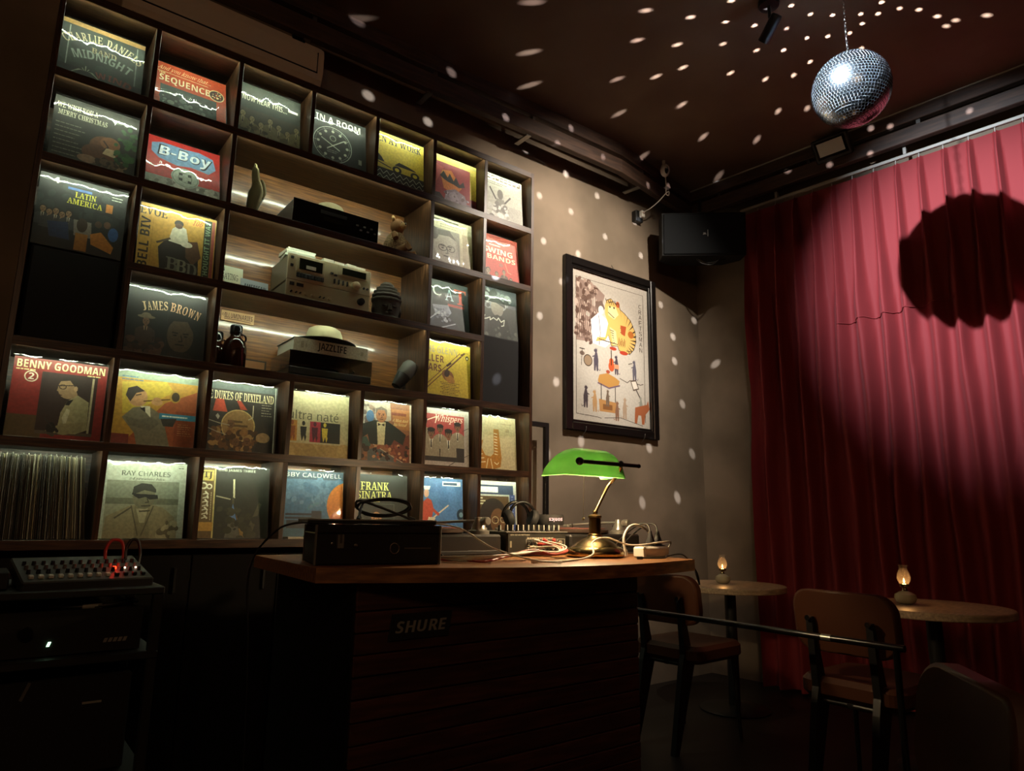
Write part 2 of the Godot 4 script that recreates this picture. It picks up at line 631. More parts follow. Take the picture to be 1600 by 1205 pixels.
func sleeve_art(row: int, col: int) -> Image:
	var k := Cv.new(288, 288, "101210")
	match row * 10 + col:
		0:
			k.R(0, 0, 1, 1, "243028").specks(60, 0, 0.1, 1, 0.75, 0.03, 0.09, ["28382e", "2c3c32", "202c26"], 4)
			k.R(0, 0, 1, 0.075, "b08a52").R(0.08, 0.1, 0.095, 0.97, "8a968a").R(0.9, 0.1, 0.915, 0.97, "8a968a").R(0, 0.78, 1, 1, "141a16")
			k.arc("CHARLIE DANIELS", 0.5, 0.98, 0.72, -38, 38, 0.13, "cfc39a", "sb").T("BAND", 0.36, 0.36, 0.66, 0.45, "b0a47c", "sb")
			k.arc("MIDNIGHT", 0.5, 1.32, 0.76, -26, 26, 0.14, "93a596", "b").arc("WIND", 0.62, 1.5, 0.66, -16, 22, 0.1, "7a3a2c", "b")
			for i in 9:
				k.L(0.24 + 0.02 * i, 0.8, 0.16 + 0.04 * i, 0.72 + 0.04 * absf(i - 4), 0.012, "9aa58a")
		1:
			k.R(0, 0, 1, 1, "b8451f").R(0.08, 0.45, 0.86, 1, "24342c").specks(30, 0.1, 0.5, 0.84, 0.98, 0.03, 0.08, ["2c4036", "344a3e", "1e2c26"], 8)
			k.T("And you know that...", 0.02, 0.06, 0.76, 0.17, "ecd9ae", "s", 0.05).R(0.02, 0.185, 0.74, 0.195, "e6cf9c")
			k.T("SEQUENCE", 0.06, 0.25, 0.76, 0.41, "eadcb4", "b").E(0.86, 0.32, 0.115, 0.115, "e6cf9c").E(0.86, 0.32, 0.1, 0.1, "381e18").specks(26, 0.79, 0.25, 0.93, 0.39, 0.008, 0.016, ["b8451f", "e6cf9c"], 3)
			k.T("THE", 0.05, 0.2, 0.14, 0.24, "e6cf9c").specks(40, 0.12, 0.6, 0.8, 0.9, 0.012, 0.04, ["4a5e50", "5c6e5c", "1a2620"], 5)
		2:
			k.R(0, 0, 1, 1, "2a3226").T("NOW HEAR THIS...", 0.08, 0.2, 0.78, 0.31, "dcdcc2", "b").R(0.8, 0.21, 0.96, 0.26, "dcdcd0")
			k.R(0, 0.45, 1, 1, "3a3626")
			for i in 7:
				k.bust(0.1 + 0.14 * i, 0.56 + 0.06 * (i % 3), 0.055, "9a8c62", "2c2a1c", "6c6444", "b0a47c")
			k.specks(50, 0, 0.75, 1, 1, 0.02, 0.05, ["4c462e", "332e1e", "6a6040"], 6).R(0.56, 0.86, 1, 0.99, "5c5436")
		3:
			k.R(0, 0, 1, 1, "161a18").T(": IN A ROOM", 0.02, 0.05, 0.9, 0.18, "e2e4da", "b")
			k.E(0.4, 0.58, 0.33, 0.33, "0c100e").ring(0.4, 0.58, 0.335, 0.335, 0.012, "c8ccbe").ring(0.4, 0.58, 0.3, 0.3, 0.006, "9aa092")
			for i in 12:
				var a := TAU * i / 12
				k.E(0.4 + cos(a) * 0.255, 0.58 + sin(a) * 0.255, 0.026, 0.026, "c6c8b4")
				k.L(0.4 + cos(a) * 0.29, 0.58 + sin(a) * 0.29, 0.4 + cos(a) * 0.32, 0.58 + sin(a) * 0.32, 0.008, "c6c8b4")
			k.L(0.2, 0.5, 0.52, 0.66, 0.018, "d2d4c4").L(0.3, 0.68, 0.6, 0.44, 0.018, "d2d4c4").ring(0.4, 0.46, 0.05, 0.05, 0.012, "aab09e").R(0.86, 0.7, 0.92, 0.8, "9aa092")
			k.lines(0.3, 0.7, 0.52, 0.035, 2, 0.01, "9aa092")
		4:
			k.R(0, 0, 1, 1, "c9b12c").T("MEN AT WORK", -0.06, 0.06, 0.94, 0.19, "1c1a10", "sb").R(0, 0.7, 1, 1, "15140c")
			k.P([0, 0.36, 0.16, 0.5, 0.24, 0.62, 0, 0.6], "2c2a14").P([0.36, 0.62, 0.5, 0.5, 0.66, 0.52, 0.82, 0.56, 0.96, 0.66, 0.36, 0.66], "1c1a10")
			k.R(0, 0.58, 1, 0.7, "b39b24").E(0.46, 0.66, 0.09, 0.07, "16140c").E(0.46, 0.66, 0.045, 0.035, "c9b12c").E(0.82, 0.67, 0.09, 0.07, "16140c").E(0.82, 0.67, 0.045, 0.035, "c9b12c").L(0.06, 0.6, 0.34, 0.66, 0.02, "2c2a14")
			for r in 3:
				var z := []
				for i in 17:
					z.append_array([i * 0.065, 0.74 + r * 0.09 + (0.075 if i % 2 else 0.0)])
				k.PL(z, 0.009, "b8b8a8")
		5:
			k.R(0, 0, 1, 1, "8e1f24").P([0.2, 0.2, 0.5, 0.14, 0.78, 0.5, 0.6, 0.7, 0.3, 0.62], "c8702a").P([0, 0.05, 0.3, 0.12, 0.12, 0.5, 0, 0.6], "a83430")
			k.P([0.2, 0.34, 0.3, 0.2, 0.4, 0.34, 0.46, 0.22, 0.56, 0.38, 0.62, 0.26, 0.72, 0.42, 0.82, 0.32, 0.86, 0.44, 0.7, 0.5, 0.56, 0.46, 0.42, 0.44, 0.3, 0.4], "180c0c")
			k.P([0.3, 1, 0.36, 0.66, 0.6, 0.56, 0.86, 0.66, 0.96, 1], "8c7c86").P([0.42, 0.7, 0.6, 0.62, 0.7, 0.8, 0.5, 0.9], "a294a0").specks(30, 0.3, 0.64, 0.95, 1, 0.015, 0.05, ["7a6a74", "b0a2ac", "6a5258"], 9).P([0, 0.78, 0.2, 0.76, 0.34, 0.9, 0.1, 0.92], "2c0e10")
		6:
			k.R(0, 0, 1, 1, "a8a79c").R(0, 0, 1, 0.13, "c9c4a6")
			for i in 9:
				k.R(0.03 + 0.105 * i, 0.02, 0.11 + 0.105 * i, 0.115, "4a3a28").R(0.055 + 0.105 * i, 0.045, 0.085 + 0.105 * i, 0.075, "c9c4a6")
			k.lines(0.04, 0.17, 0.7, 0.04, 2, 0.014, "5a5448").E(0.45, 0.4, 0.07, 0.11, "55534c").P([0.36, 0.5, 0.54, 0.5, 0.62, 0.8, 0.28, 0.8], "6e6c64").L(0.2, 0.3, 0.34, 0.52, 0.035, "2e2c2a").L(0.7, 0.4, 0.56, 0.56, 0.035, "2e2c2a")
			k.specks(46, 0.12, 0.62, 0.74, 0.94, 0.02, 0.07, ["8a8880", "c6c6c0", "5e5c56", "b4b4ae"], 12).R(0.66, 0.6, 0.96, 0.98, "96958c")
		10:
			k.R(0, 0, 1, 1, "26261f").specks(30, 0, 0.2, 1, 1, 0.05, 0.12, ["2a2a22", "22221c", "2e2c24"], 5).T("WE WISH YOU A", 0.03, 0.09, 0.5, 0.17, "d6d2b2", "sb").T("MERRY CHRISTMAS", 0.05, 0.2, 0.62, 0.28, "c4c0a2", "sb")
			k.lines(0.04, 0.4, 0.4, 0.065, 9, 0.01, "8a8874", 7)
			k.E(0.62, 0.6, 0.18, 0.17, "6e4428").E(0.56, 0.72, 0.2, 0.14, "5c3822").E(0.68, 0.52, 0.12, 0.1, "8a5a36").PL([0.6, 0.5, 0.66, 0.58, 0.6, 0.66], 0.02, "3c2416").P([0.64, 0.6, 0.74, 0.6, 0.76, 0.72, 0.6, 0.7], "bfa780").E(0.44, 0.84, 0.12, 0.06, "8a6c54").specks(34, 0.5, 0.78, 0.9, 0.96, 0.015, 0.05, ["5c4834", "7a6048", "3a2c20"], 2)
			k.specks(40, 0.74, 0.2, 0.99, 0.8, 0.02, 0.05, ["31502c", "3c5e34", "274224"], 3)
		11:
			k.R(0, 0, 1, 1, "b3201a").R(0, 0.74, 1, 1, "8d8c80").specks(40, 0, 0.76, 1, 1, 0.02, 0.09, ["a8a698", "6e6c62", "c0beb0"], 3)
			k.P([0.06, 0.14, 0.2, 0.08, 0.5, 0.1, 0.7, 0.08, 0.9, 0.14, 0.94, 0.34, 0.84, 0.46, 0.6, 0.42, 0.4, 0.46, 0.16, 0.4, 0.06, 0.3], "6d93bd")
			k.T("B-Boy", 0.13, 0.13, 0.87, 0.41, "16202c", "b", 0.03).T("B-Boy", 0.15, 0.145, 0.85, 0.385, "d8e4ec", "b", 0.03)
			k.E(0.52, 0.66, 0.19, 0.18, "97a393").ring(0.52, 0.66, 0.17, 0.16, 0.008, "5c675c").ring(0.52, 0.66, 0.09, 0.085, 0.008, "5c675c")
			for p in [[0.46, 0.6], [0.58, 0.6], [0.46, 0.7], [0.58, 0.72]]:
				k.R(p[0] - 0.025, p[1] - 0.025, p[0] + 0.025, p[1] + 0.025, "2c342e")
		15:
			k.R(0, 0, 1, 1, "b1aa8c").R(0, 0.24, 0.72, 1, "77746a").lines(0.06, 0.06, 0.95, 0.06, 1, 0.028, "3c3a30", 2).lines(0.3, 0.14, 0.8, 0.05, 2, 0.012, "6a6654", 5)
			k.P([0.02, 1, 0.1, 0.5, 0.22, 0.3, 0.5, 0.26, 0.66, 0.44, 0.7, 1], "8f8b80").E(0.4, 0.6, 0.24, 0.3, "a29e92").P([0.14, 0.5, 0.2, 0.28, 0.5, 0.24, 0.64, 0.42, 0.5, 0.36, 0.26, 0.38], "4c4a44").E(0.16, 0.36, 0.1, 0.13, "55534c")
			k.face(0.42, 0.62, 0.26, "3a3834").ring(0.34, 0.62, 0.085, 0.06, 0.014, "3a3834").ring(0.52, 0.61, 0.085, 0.06, 0.014, "3a3834").R(0.78, 0.24, 1, 1, "8f8466")
		16:
			k.R(0, 0, 1, 1, "a93a2b").T("SWING", 0.16, 0.28, 0.86, 0.4, "e6d8b4", "b").T("BANDS", 0.24, 0.43, 0.92, 0.53, "e0d0a8", "b").lines(0.3, 0.22, 0.6, 0.04, 1, 0.02, "e0d0a8")
			for p in [[0.12, 0.66, 0.05], [0.24, 0.8, 0.06], [0.44, 0.84, 0.05], [0.62, 0.76, 0.045], [0.78, 0.9, 0.045]]:
				k.bust(p[0], p[1], p[2], "8e7a5e", "33281f", "4f4034", "a08c6a")
			k.E(0.56, 0.62, 0.05, 0.04, "8a5040").PL([0.66, 0.56, 0.72, 0.74, 0.8, 0.76], 0.02, "c07a58")
		20:
			k.R(0, 0, 1, 1, "1c211f").specks(40, 0, 0.1, 1, 0.6, 0.04, 0.1, ["222826", "282e2c", "1a1f1d"], 3).T("4", 0.14, 0.03, 0.22, 0.11, "dfe0cc", "b").R(0.02, 0.085, 0.13, 0.09, "9aa094").R(0.24, 0.085, 0.7, 0.09, "4a6aa0").lines(0.32, 0.14, 0.72, 0.05, 1, 0.035, "3f66a8", 4)
			k.T("LATIN", 0.4, 0.17, 0.64, 0.25, "d8cf3e", "sb").T("AMERICA", 0.32, 0.27, 0.72, 0.35, "d8cf3e", "sb").R(0.76, 0.24, 0.84, 0.36, "b9742f").lines(0.82, 0.12, 0.96, 0.04, 2, 0.012, "a8ac9e")
			for i in 5:
				k.bust(0.08 + 0.07 * i, 0.5 + 0.03 * (i % 2), 0.045, "8a6a4c", "1c1612", "3a3a3c", "b0a890")
			k.P([0.14, 0.66, 0.36, 0.62, 0.4, 0.86, 0.18, 0.86], "1f3152").P([0.42, 0.56, 0.62, 0.56, 0.64, 0.78, 0.44, 0.78], "7a736a").E(0.52, 0.62, 0.06, 0.1, "3a2c20").R(0.46, 0.74, 0.6, 0.98, "a06a28")
			k.P([0.62, 0.72, 0.74, 0.66, 0.9, 0.84, 0.88, 0.94, 0.64, 0.86], "b06f24").E(0.88, 0.66, 0.06, 0.1, "2f568f").E(0.7, 0.56, 0.04, 0.05, "4a362a").E(0.8, 0.54, 0.04, 0.05, "6a4c38")
		21:
			k.R(0, 0, 1, 1, "b98e33").T("DEVOE", -0.1, 0.05, 0.34, 0.17, "33321f", "sb").X("BELL BIV", Vector2(0.14, 0.97), Vector2(0, -0.76), Vector2(-0.12, 0), "2c2417", "b").R(0.17, 0.2, 0.175, 0.9, "8a6a24")
			k.R(0.84, 0.04, 0.94, 1, "23301f").X("THOUGHT IT WAS", Vector2(0.925, 0.97), Vector2(0, -0.9), Vector2(-0.07, 0), "7e9a78", "b").R(0.945, 0.04, 0.985, 1, "9c4a3c").R(0.62, 0.08, 0.84, 0.18, "d39a3a").T("106", 0.67, 0.09, 0.8, 0.17, "8c3a1c", "s", 0.03)
			k.P([0.3, 0.95, 0.26, 0.62, 0.34, 0.5, 0.62, 0.42, 0.78, 0.56, 0.8, 0.95], "241a12").P([0.38, 0.5, 0.42, 0.3, 0.5, 0.22, 0.6, 0.26, 0.64, 0.44, 0.56, 0.52], "cfcdb6").E(0.5, 0.2, 0.06, 0.05, "3a3226").E(0.5, 0.24, 0.05, 0.04, "5a4030").P([0.6, 0.46, 0.76, 0.42, 0.82, 0.66, 0.72, 0.8, 0.62, 0.7], "5a3c26").E(0.62, 0.5, 0.08, 0.045, "d2cebc").L(0.24, 0.56, 0.4, 0.46, 0.03, "4a3a26")
			k.T("B", 0.37, 0.74, 0.53, 0.93, "686456", "sb").T("B", 0.5, 0.75, 0.64, 0.94, "77735f", "sb").T("D", 0.64, 0.78, 0.78, 0.97, "686456", "sb")
		25:
			k.R(0, 0, 1, 1, "2a3232").R(0.66, 0.1, 0.98, 0.5, "3a4244").T("J", 0.08, 0.08, 0.22, 0.34, "cfd6cc", "s").T("C", 0.24, 0.1, 0.42, 0.3, "bcc4ba", "s").T("A", 0.5, 0.14, 0.68, 0.36, "93aab4", "s").T("T", 0.7, 0.1, 0.96, 0.4, "b5482f", "sb").lines(0.56, 0.45, 0.98, 0.05, 1, 0.05, "8e3628", 3)
			k.P([0.22, 0.5, 0.56, 0.46, 0.62, 0.6, 0.44, 0.82, 0.28, 0.7], "878c98").P([0, 0.8, 0.3, 0.66, 0.6, 0.7, 0.9, 1, 0, 1], "23262c").L(0, 0.92, 0.36, 0.62, 0.02, "a6aab2").L(0.4, 0.92, 0.7, 0.8, 0.02, "a6aab2").specks(30, 0.24, 0.5, 0.58, 0.8, 0.012, 0.03, ["a4a8b2", "666a76"], 6)
		26:
			k.R(0, 0, 1, 1, "30332e").R(0, 0, 1, 0.36, "3c3f45").specks(50, 0.2, 0.04, 0.8, 0.4, 0.03, 0.08, ["5e6264", "7c7f80", "2a2c2c"], 7).E(0.52, 0.4, 0.15, 0.18, "6b675c").P([0.24, 1, 0.3, 0.62, 0.52, 0.54, 0.76, 0.62, 0.84, 1], "22251f").P([0.3, 0.3, 0.48, 0.16, 0.7, 0.26, 0.72, 0.38, 0.5, 0.3], "1c1d1c")
			k.PL([0.06, 0.7, 0.14, 0.58, 0.22, 0.6, 0.18, 0.7, 0.12, 0.7, 0.26, 0.66, 0.34, 0.62, 0.34, 0.68, 0.42, 0.62, 0.5, 0.66, 0.54, 0.6, 0.6, 0.68, 0.68, 0.62, 0.66, 0.74, 0.6, 0.76], 0.018, "c2c6b6").specks(20, 0, 0.8, 1, 1, 0.02, 0.06, ["3e423a", "50544a"], 9)
		31:
			k.R(0, 0, 1, 1, "151714").R(0.5, 0.1, 0.505, 1, "2c302a").arc("JAMES", 0.6, 1.7, 1.4, -17, -4, 0.13, "c9a67f", "sb").arc("BROWN", 0.42, 1.7, 1.4, 4, 20, 0.13, "cf9d78", "sb")
			k.E(0.68, 0.64, 0.17, 0.25, "4a3a2a").P([0.5, 0.56, 0.52, 0.36, 0.68, 0.32, 0.84, 0.4, 0.84, 0.56, 0.76, 0.42, 0.58, 0.44], "120f0c").face(0.68, 0.64, 0.22, "17110c").P([0.5, 1, 0.56, 0.88, 0.8, 0.88, 0.94, 1], "241e18")
			k.bust(0.24, 0.5, 0.06, "6a4a34", "1c1410", "3a2a22", "8a6e54").E(0.24, 0.44, 0.11, 0.025, "6a5c48").E(0.24, 0.42, 0.06, 0.04, "6a5c48").specks(50, 0.02, 0.72, 0.46, 0.98, 0.02, 0.05, ["3a2418", "4a3022", "2a1a12"], 8).R(0.14, 0.64, 0.34, 0.8, "3a2a22")
		35:
			k.R(0, 0, 1, 1, "c2a72f").T("THE GLENN", 0.02, 0.08, 0.72, 0.21, "9a8a64", "b").T("MILLER", -0.1, 0.25, 0.44, 0.38, "6a3f24", "b").T("YEARS", -0.06, 0.42, 0.38, 0.55, "6a3f24", "b")
			k.L(0, 0.95, 0.8, 0.2, 0.014, "5c3a18").L(0, 0.88, 0.78, 0.15, 0.014, "6e4a1e").L(0.5, 0.5, 0.86, 0.16, 0.014, "5c3a18").L(0.8, 0.18, 0.88, 0.14, 0.03, "5c3a18").E(0.52, 0.6, 0.13, 0.1, "7a4f22", 0.5).E(0.56, 0.66, 0.11, 0.07, "a8762c", 0.5).E(0.5, 0.56, 0.055, 0.07, "3c2410", 0.4).L(0.5, 0.42, 0.58, 0.36, 0.04, "3c2410")
			for i in 9:
				k.lines(0.36 + 0.03 * (i % 3), 0.73 + 0.03 * i, 0.86, 0.03, 1, 0.012, "6a5016", i + 3)
			k.E(0.93, 0.22, 0.035, 0.04, "1c1a10").E(0.93, 0.225, 0.018, 0.02, "e8e0b0").lines(0.86, 0.13, 0.97, 0.04, 1, 0.012, "5a4412")
		40:
			k.R(0, 0, 1, 1, "8c2019").R(0, 0.72, 0.36, 1, "5a4526").R(0.3, 0.16, 0.9, 0.93, "33201a").R(0.84, 0.18, 0.865, 0.92, "b7a983").R(0.3, 0.9, 0.9, 0.94, "5a4c3c").R(0, 0, 1, 0.13, "7c2a22")
			k.T("BENNY GOODMAN", 0.03, 0.03, 0.97, 0.13, "dccf92", "b").lines(0.03, 0.155, 0.3, 0.03, 1, 0.016, "d8c88c", 2).lines(0.78, 0.155, 0.96, 0.03, 1, 0.016, "d8c88c", 5).ring(0.19, 0.235, 0.065, 0.065, 0.014, "d8cdb0").T("2", 0.16, 0.19, 0.22, 0.275, "e6e0cc", "b")
			k.P([0.52, 0.92, 0.54, 0.66, 0.6, 0.5, 0.7, 0.42, 0.83, 0.5, 0.84, 0.86, 0.72, 0.92], "a1946b").P([0.56, 0.72, 0.6, 0.6, 0.64, 0.62, 0.6, 0.86], "c4bb96").P([0.4, 0.9, 0.56, 0.8, 0.8, 0.76, 0.78, 0.88, 0.6, 0.94], "958861").P([0.6, 0.5, 0.66, 0.48, 0.62, 0.56, 0.58, 0.56], "16120f")
			k.E(0.6, 0.34, 0.12, 0.14, "a2825e", 0.15).P([0.5, 0.26, 0.56, 0.19, 0.68, 0.19, 0.74, 0.3, 0.7, 0.42, 0.66, 0.32, 0.6, 0.24], "2c2018").P([0.49, 0.3, 0.47, 0.39, 0.5, 0.39], "a2825e").L(0.48, 0.32, 0.64, 0.3, 0.012, "3c2c20").ring(0.53, 0.33, 0.035, 0.028, 0.01, "3c2c20").E(0.67, 0.34, 0.022, 0.035, "b8946c").L(0.49, 0.43, 0.53, 0.44, 0.012, "4a2c20")
			k.E(0.46, 0.86, 0.05, 0.07, "120e0c").L(0.38, 0.74, 0.5, 0.88, 0.02, "2c2622").specks(14, 0.4, 0.84, 0.54, 0.96, 0.01, 0.025, ["4a4238", "181412"], 3)
		41:
			k.R(0, 0, 1, 1, "a0522a").P([0, 0.1, 1, 0.1, 1, 0.2, 0.6, 0.4, 0.2, 0.9, 0, 1], "b78a2f").P([0.06, 0.16, 0.6, 0.1, 0.7, 0.24, 0.3, 0.5, 0.1, 0.6], "c0a534").R(0, 0, 1, 0.1, "87967f").R(0, 0.86, 0.2, 1, "7a3026").R(0.74, 0.5, 1, 1, "8c4220")
			k.lines(0.06, 0.08, 0.34, 0.04, 2, 0.014, "4a6a86", 4).P([0.1, 0.64, 0.22, 0.5, 0.4, 0.46, 0.56, 0.56, 0.62, 0.72, 0.7, 1, 0.3, 1, 0.26, 0.84], "77705a").P([0.12, 0.62, 0.2, 0.74, 0.44, 0.8, 0.56, 0.68, 0.46, 0.6, 0.3, 0.66], "6a6450").P([0.3, 0.47, 0.42, 0.46, 0.44, 0.62], "d2cdb4").P([0.3, 0.5, 0.36, 0.48, 0.37, 0.55], "1a1614")
			k.E(0.26, 0.35, 0.12, 0.13, "b98a5c", -0.3).P([0.12, 0.34, 0.14, 0.24, 0.24, 0.2, 0.34, 0.26, 0.24, 0.3, 0.18, 0.42], "2a1e14").L(0.24, 0.33, 0.3, 0.31, 0.014, "3c2818").L(0.34, 0.4, 0.66, 0.34, 0.018, "5e4016").E(0.72, 0.3, 0.07, 0.085, "a8842e").E(0.725, 0.3, 0.05, 0.065, "3a2a10").E(0.5, 0.4, 0.07, 0.045, "b98a5c").E(0.5, 0.36, 0.05, 0.03, "a87a4e")
			k.R(0.54, 0.54, 1, 0.62, "2f7f9e").lines(0.58, 0.58, 0.97, 0.03, 1, 0.022, "d8e0d4", 3).lines(0.78, 0.68, 0.98, 0.03, 6, 0.008, "c08a5a", 6).P([0.56, 0.62, 0.76, 0.6, 0.72, 0.72, 0.6, 0.72], "38332c")
		42:
			k.R(0, 0, 1, 1, "332e28").R(0, 0, 1, 0.1, "4a5450").T("THE DUKES OF DIXIELAND", -0.07, 0.13, 0.95, 0.25, "e2cf9c", "sb").P([0.13, 0.25, 0.24, 0.25, 0.3, 0.43, 0.1, 0.43], "b8462a").P([0.42, 0.25, 0.48, 0.25, 0.58, 0.38, 0.48, 0.38], "b8462a").R(0.97, 0, 0.985, 1, "b4b4a8")
			k.E(0.46, 0.62, 0.23, 0.23, "947445").ring(0.46, 0.62, 0.23, 0.23, 0.016, "c2a468").lines(0.32, 0.56, 0.62, 0.06, 3, 0.03, "5c4424", 4).specks(70, 0.1, 0.68, 0.75, 0.98, 0.02, 0.06, ["6a4826", "8a6234", "4a3420", "a07c48"], 5).E(0.82, 0.77, 0.1, 0.075, "9a7f58").P([0.7, 1, 0.74, 0.84, 0.92, 0.84, 0.98, 1], "2a2622").P([0.14, 0.5, 0.17, 0.46, 0.2, 0.5, 0.18, 0.55], "a4a090")
			for p in [[0.36, 0.6], [0.2, 0.8], [0.6, 0.84], [0.44, 0.86]]:
				k.E(p[0], p[1], 0.05, 0.06, "6e4c30").face(p[0], p[1], 0.05, "2c1c10")
			k.PL([0, 0.55, 0.2, 0.6, 0.34, 0.62], 0.012, "a49a84").PL([0, 0.66, 0.16, 0.72, 0.3, 0.76], 0.012, "a49a84").PL([0.66, 0.3, 0.66, 0.48, 0.6, 0.52], 0.014, "c2b898").lines(0.78, 0.28, 0.95, 0.04, 5, 0.012, "9a927c", 3)
		43:
			k.R(0, 0, 1, 1, "b6ae86").R(0, 0.8, 1, 1, "a98f58").T("ultra naté", 0.03, 0.29, 0.83, 0.43, "55543f", "")
			k.R(0.02, 0.45, 0.17, 0.77, "b07a2c").R(0.37, 0.45, 0.54, 0.77, "9e2c3c").R(0.54, 0.45, 0.86, 0.77, "1d211c")
			for p in [[0.095, "8a4a1c"], [0.27, "1c1a16"], [0.45, "4a1a2c"], [0.61, "c2b23c"]]:
				k.E(p[0], 0.49, 0.025, 0.035, p[1]).P([p[0] - 0.05, 0.54, p[0] + 0.05, 0.54, p[0] + 0.04, 0.66, p[0] + 0.05, 0.7, p[0] + 0.03, 0.77, p[0] + 0.01, 0.68, p[0] - 0.02, 0.77, p[0] - 0.04, 0.66], p[1])
			k.P([0.04, 0.9, 0.1, 0.97, 0.06, 0.98], "2c2618").specks(14, 0, 0.82, 1, 1, 0.04, 0.1, ["a08850", "b09860"], 4)
		44:
			k.R(0, 0, 1, 1, "8a5a3c").P([0, 0, 0.6, 0, 0.62, 0.3, 0, 0.5], "a89c8c").P([0.62, 0.1, 1, 0.1, 1, 0.45, 0.7, 0.42], "a2683a").P([0.5, 0.7, 1, 0.5, 1, 1, 0.8, 1], "6c3426").specks(50, 0, 0.08, 0.36, 0.48, 0.012, 0.04, ["6a5c54", "c2b6a4", "8a7466"], 5).E(0.24, 0.26, 0.07, 0.1, "4a74a0")
			k.P([0, 0.62, 0.1, 0.4, 0.32, 0.32, 0.56, 0.32, 0.74, 0.42, 0.9, 0.52, 0.84, 0.7, 0.68, 0.62, 0.62, 0.72, 0.24, 0.72, 0.2, 0.56, 0.06, 0.66], "20261f").P([0.36, 0.34, 0.52, 0.34, 0.5, 0.72, 0.38, 0.72], "c4b78c").P([0.38, 0.36, 0.5, 0.41, 0.5, 0.36, 0.38, 0.41], "2a241c").E(0.44, 0.22, 0.1, 0.13, "a06a44").P([0.34, 0.22, 0.34, 0.12, 0.44, 0.08, 0.54, 0.12, 0.54, 0.24, 0.5, 0.14, 0.38, 0.14], "6c6054").face(0.44, 0.22, 0.12, "38201a")
			k.T("A Man And", 0.64, 0.26, 0.93, 0.31, "e6cf8e", "s", 0.02).T("his Sound", 0.66, 0.33, 0.9, 0.38, "e6cf8e", "s", 0.02).lines(0.64, 0.18, 0.96, 0.05, 1, 0.05, "7a3e28", 3).P([0, 0.64, 0.18, 0.6, 0.26, 0.74, 0.12, 0.86, 0, 0.74], "3a5448").P([0.2, 0.82, 0.36, 0.76, 0.82, 1, 0.2, 1], "4f5654").L(0.3, 0.72, 0.86, 1, 0.012, "b4a890")
			k.specks(50, 0.3, 0.7, 0.98, 0.96, 0.014, 0.035, ["3a2018", "8a4a34", "c08a60", "2a1812"], 8).specks(18, 0, 0.74, 0.2, 0.96, 0.02, 0.05, ["6a5444", "3a2c24"], 4).R(0.97, 0, 1, 1, "b6aa96")
		45:
			k.R(0, 0, 1, 1, "a0968e").R(0.06, 0.1, 0.9, 0.92, "9c3c38").R(0.06, 0.55, 0.9, 0.92, "2a2420").T("Whispers", 0.26, 0.1, 0.84, 0.26, "ead8c4", "s", 0.05).PL([0.14, 0.22, 0.34, 0.14, 0.3, 0.26], 0.018, "ead8c4")
			for p in [[0.08, 0.26, 0.065], [0.76, 0.3, 0.075], [0.4, 0.36, 0.07], [0.22, 0.44, 0.08], [0.57, 0.44, 0.08]]:
				k.bust(p[0], p[1], p[2], "7a5238", "1a110d", "8c806a", "cfc6b2").E(p[0], p[1] - p[2] * 0.72, p[2] * 0.98, p[2] * 0.5, "1a110d")
			k.R(0, 0.92, 1, 1, "a0968e").R(0.9, 0, 1, 1, "a69c94").L(0.56, 1, 0.7, 0.92, 0.01, "3a322c").L(0.86, 0.36, 1, 0.3, 0.008, "3a322c").L(0.86, 0.84, 1, 0.78, 0.008, "3a322c")
		46:
			k.R(0, 0, 1, 1, "b3a57e").P([0.48, 0.24, 0.6, 0.24, 0.65, 0.78, 0.62, 0.94, 0.46, 0.99, 0.2, 0.99, 0.02, 0.9, 0, 0.52, 0.24, 0.46, 0.2, 0.6, 0.28, 0.74, 0.4, 0.76, 0.47, 0.7], "9f6a1c")
			for i in 8:
				k.L(0.49, 0.32 + 0.055 * i, 0.56, 0.33 + 0.055 * i, 0.014, "d8cda8")
			for i in 5:
				k.L(0.04 + 0.02 * i, 0.6 + 0.07 * i, 0.16 + 0.03 * i, 0.58 + 0.07 * i, 0.018, "d8cda8")
			k.L(0.3, 0.97, 0.34, 0.8, 0.02, "c8b98c").L(0.44, 0.98, 0.4, 0.8, 0.02, "c8b98c").PL([0.48, 0.86, 0.54, 0.9, 0.58, 0.86], 0.018, "d8cda8").R(0.76, 0.22, 0.84, 0.28, "9a8a66").lines(0.6, 0.13, 0.95, 0.03, 1, 0.012, "8a7a58")
		51:
			k.R(0, 0, 1, 1, "a9af9b").T("RAY CHARLES", 0.22, 0.12, 0.8, 0.185, "3c4238", "").T("24 greatest hits", 0.3, 0.205, 0.72, 0.245, "3c4238", "s", 0.02).R(0.06, 0.25, 0.92, 1, "8a8b72").R(0.06, 0.25, 0.92, 0.48, "7f846f").R(0.06, 0.48, 0.92, 0.56, "63644e").lines(0.9, 0.06, 0.97, 0.03, 1, 0.012, "3c4238")
			k.P([0.06, 1, 0.08, 0.72, 0.34, 0.58, 0.44, 0.56, 0.6, 0.56, 0.74, 0.6, 0.88, 0.72, 0.92, 1], "857c5c").P([0.4, 0.58, 0.56, 0.58, 0.6, 1, 0.42, 1], "766d50").P([0.42, 0.62, 0.56, 0.6, 0.53, 0.8, 0.47, 0.8], "a09878").L(0.36, 0.58, 0.46, 0.96, 0.016, "57503a").L(0.62, 0.58, 0.5, 0.96, 0.016, "57503a").L(0.36, 0.6, 0.18, 0.74, 0.02, "4c4634")
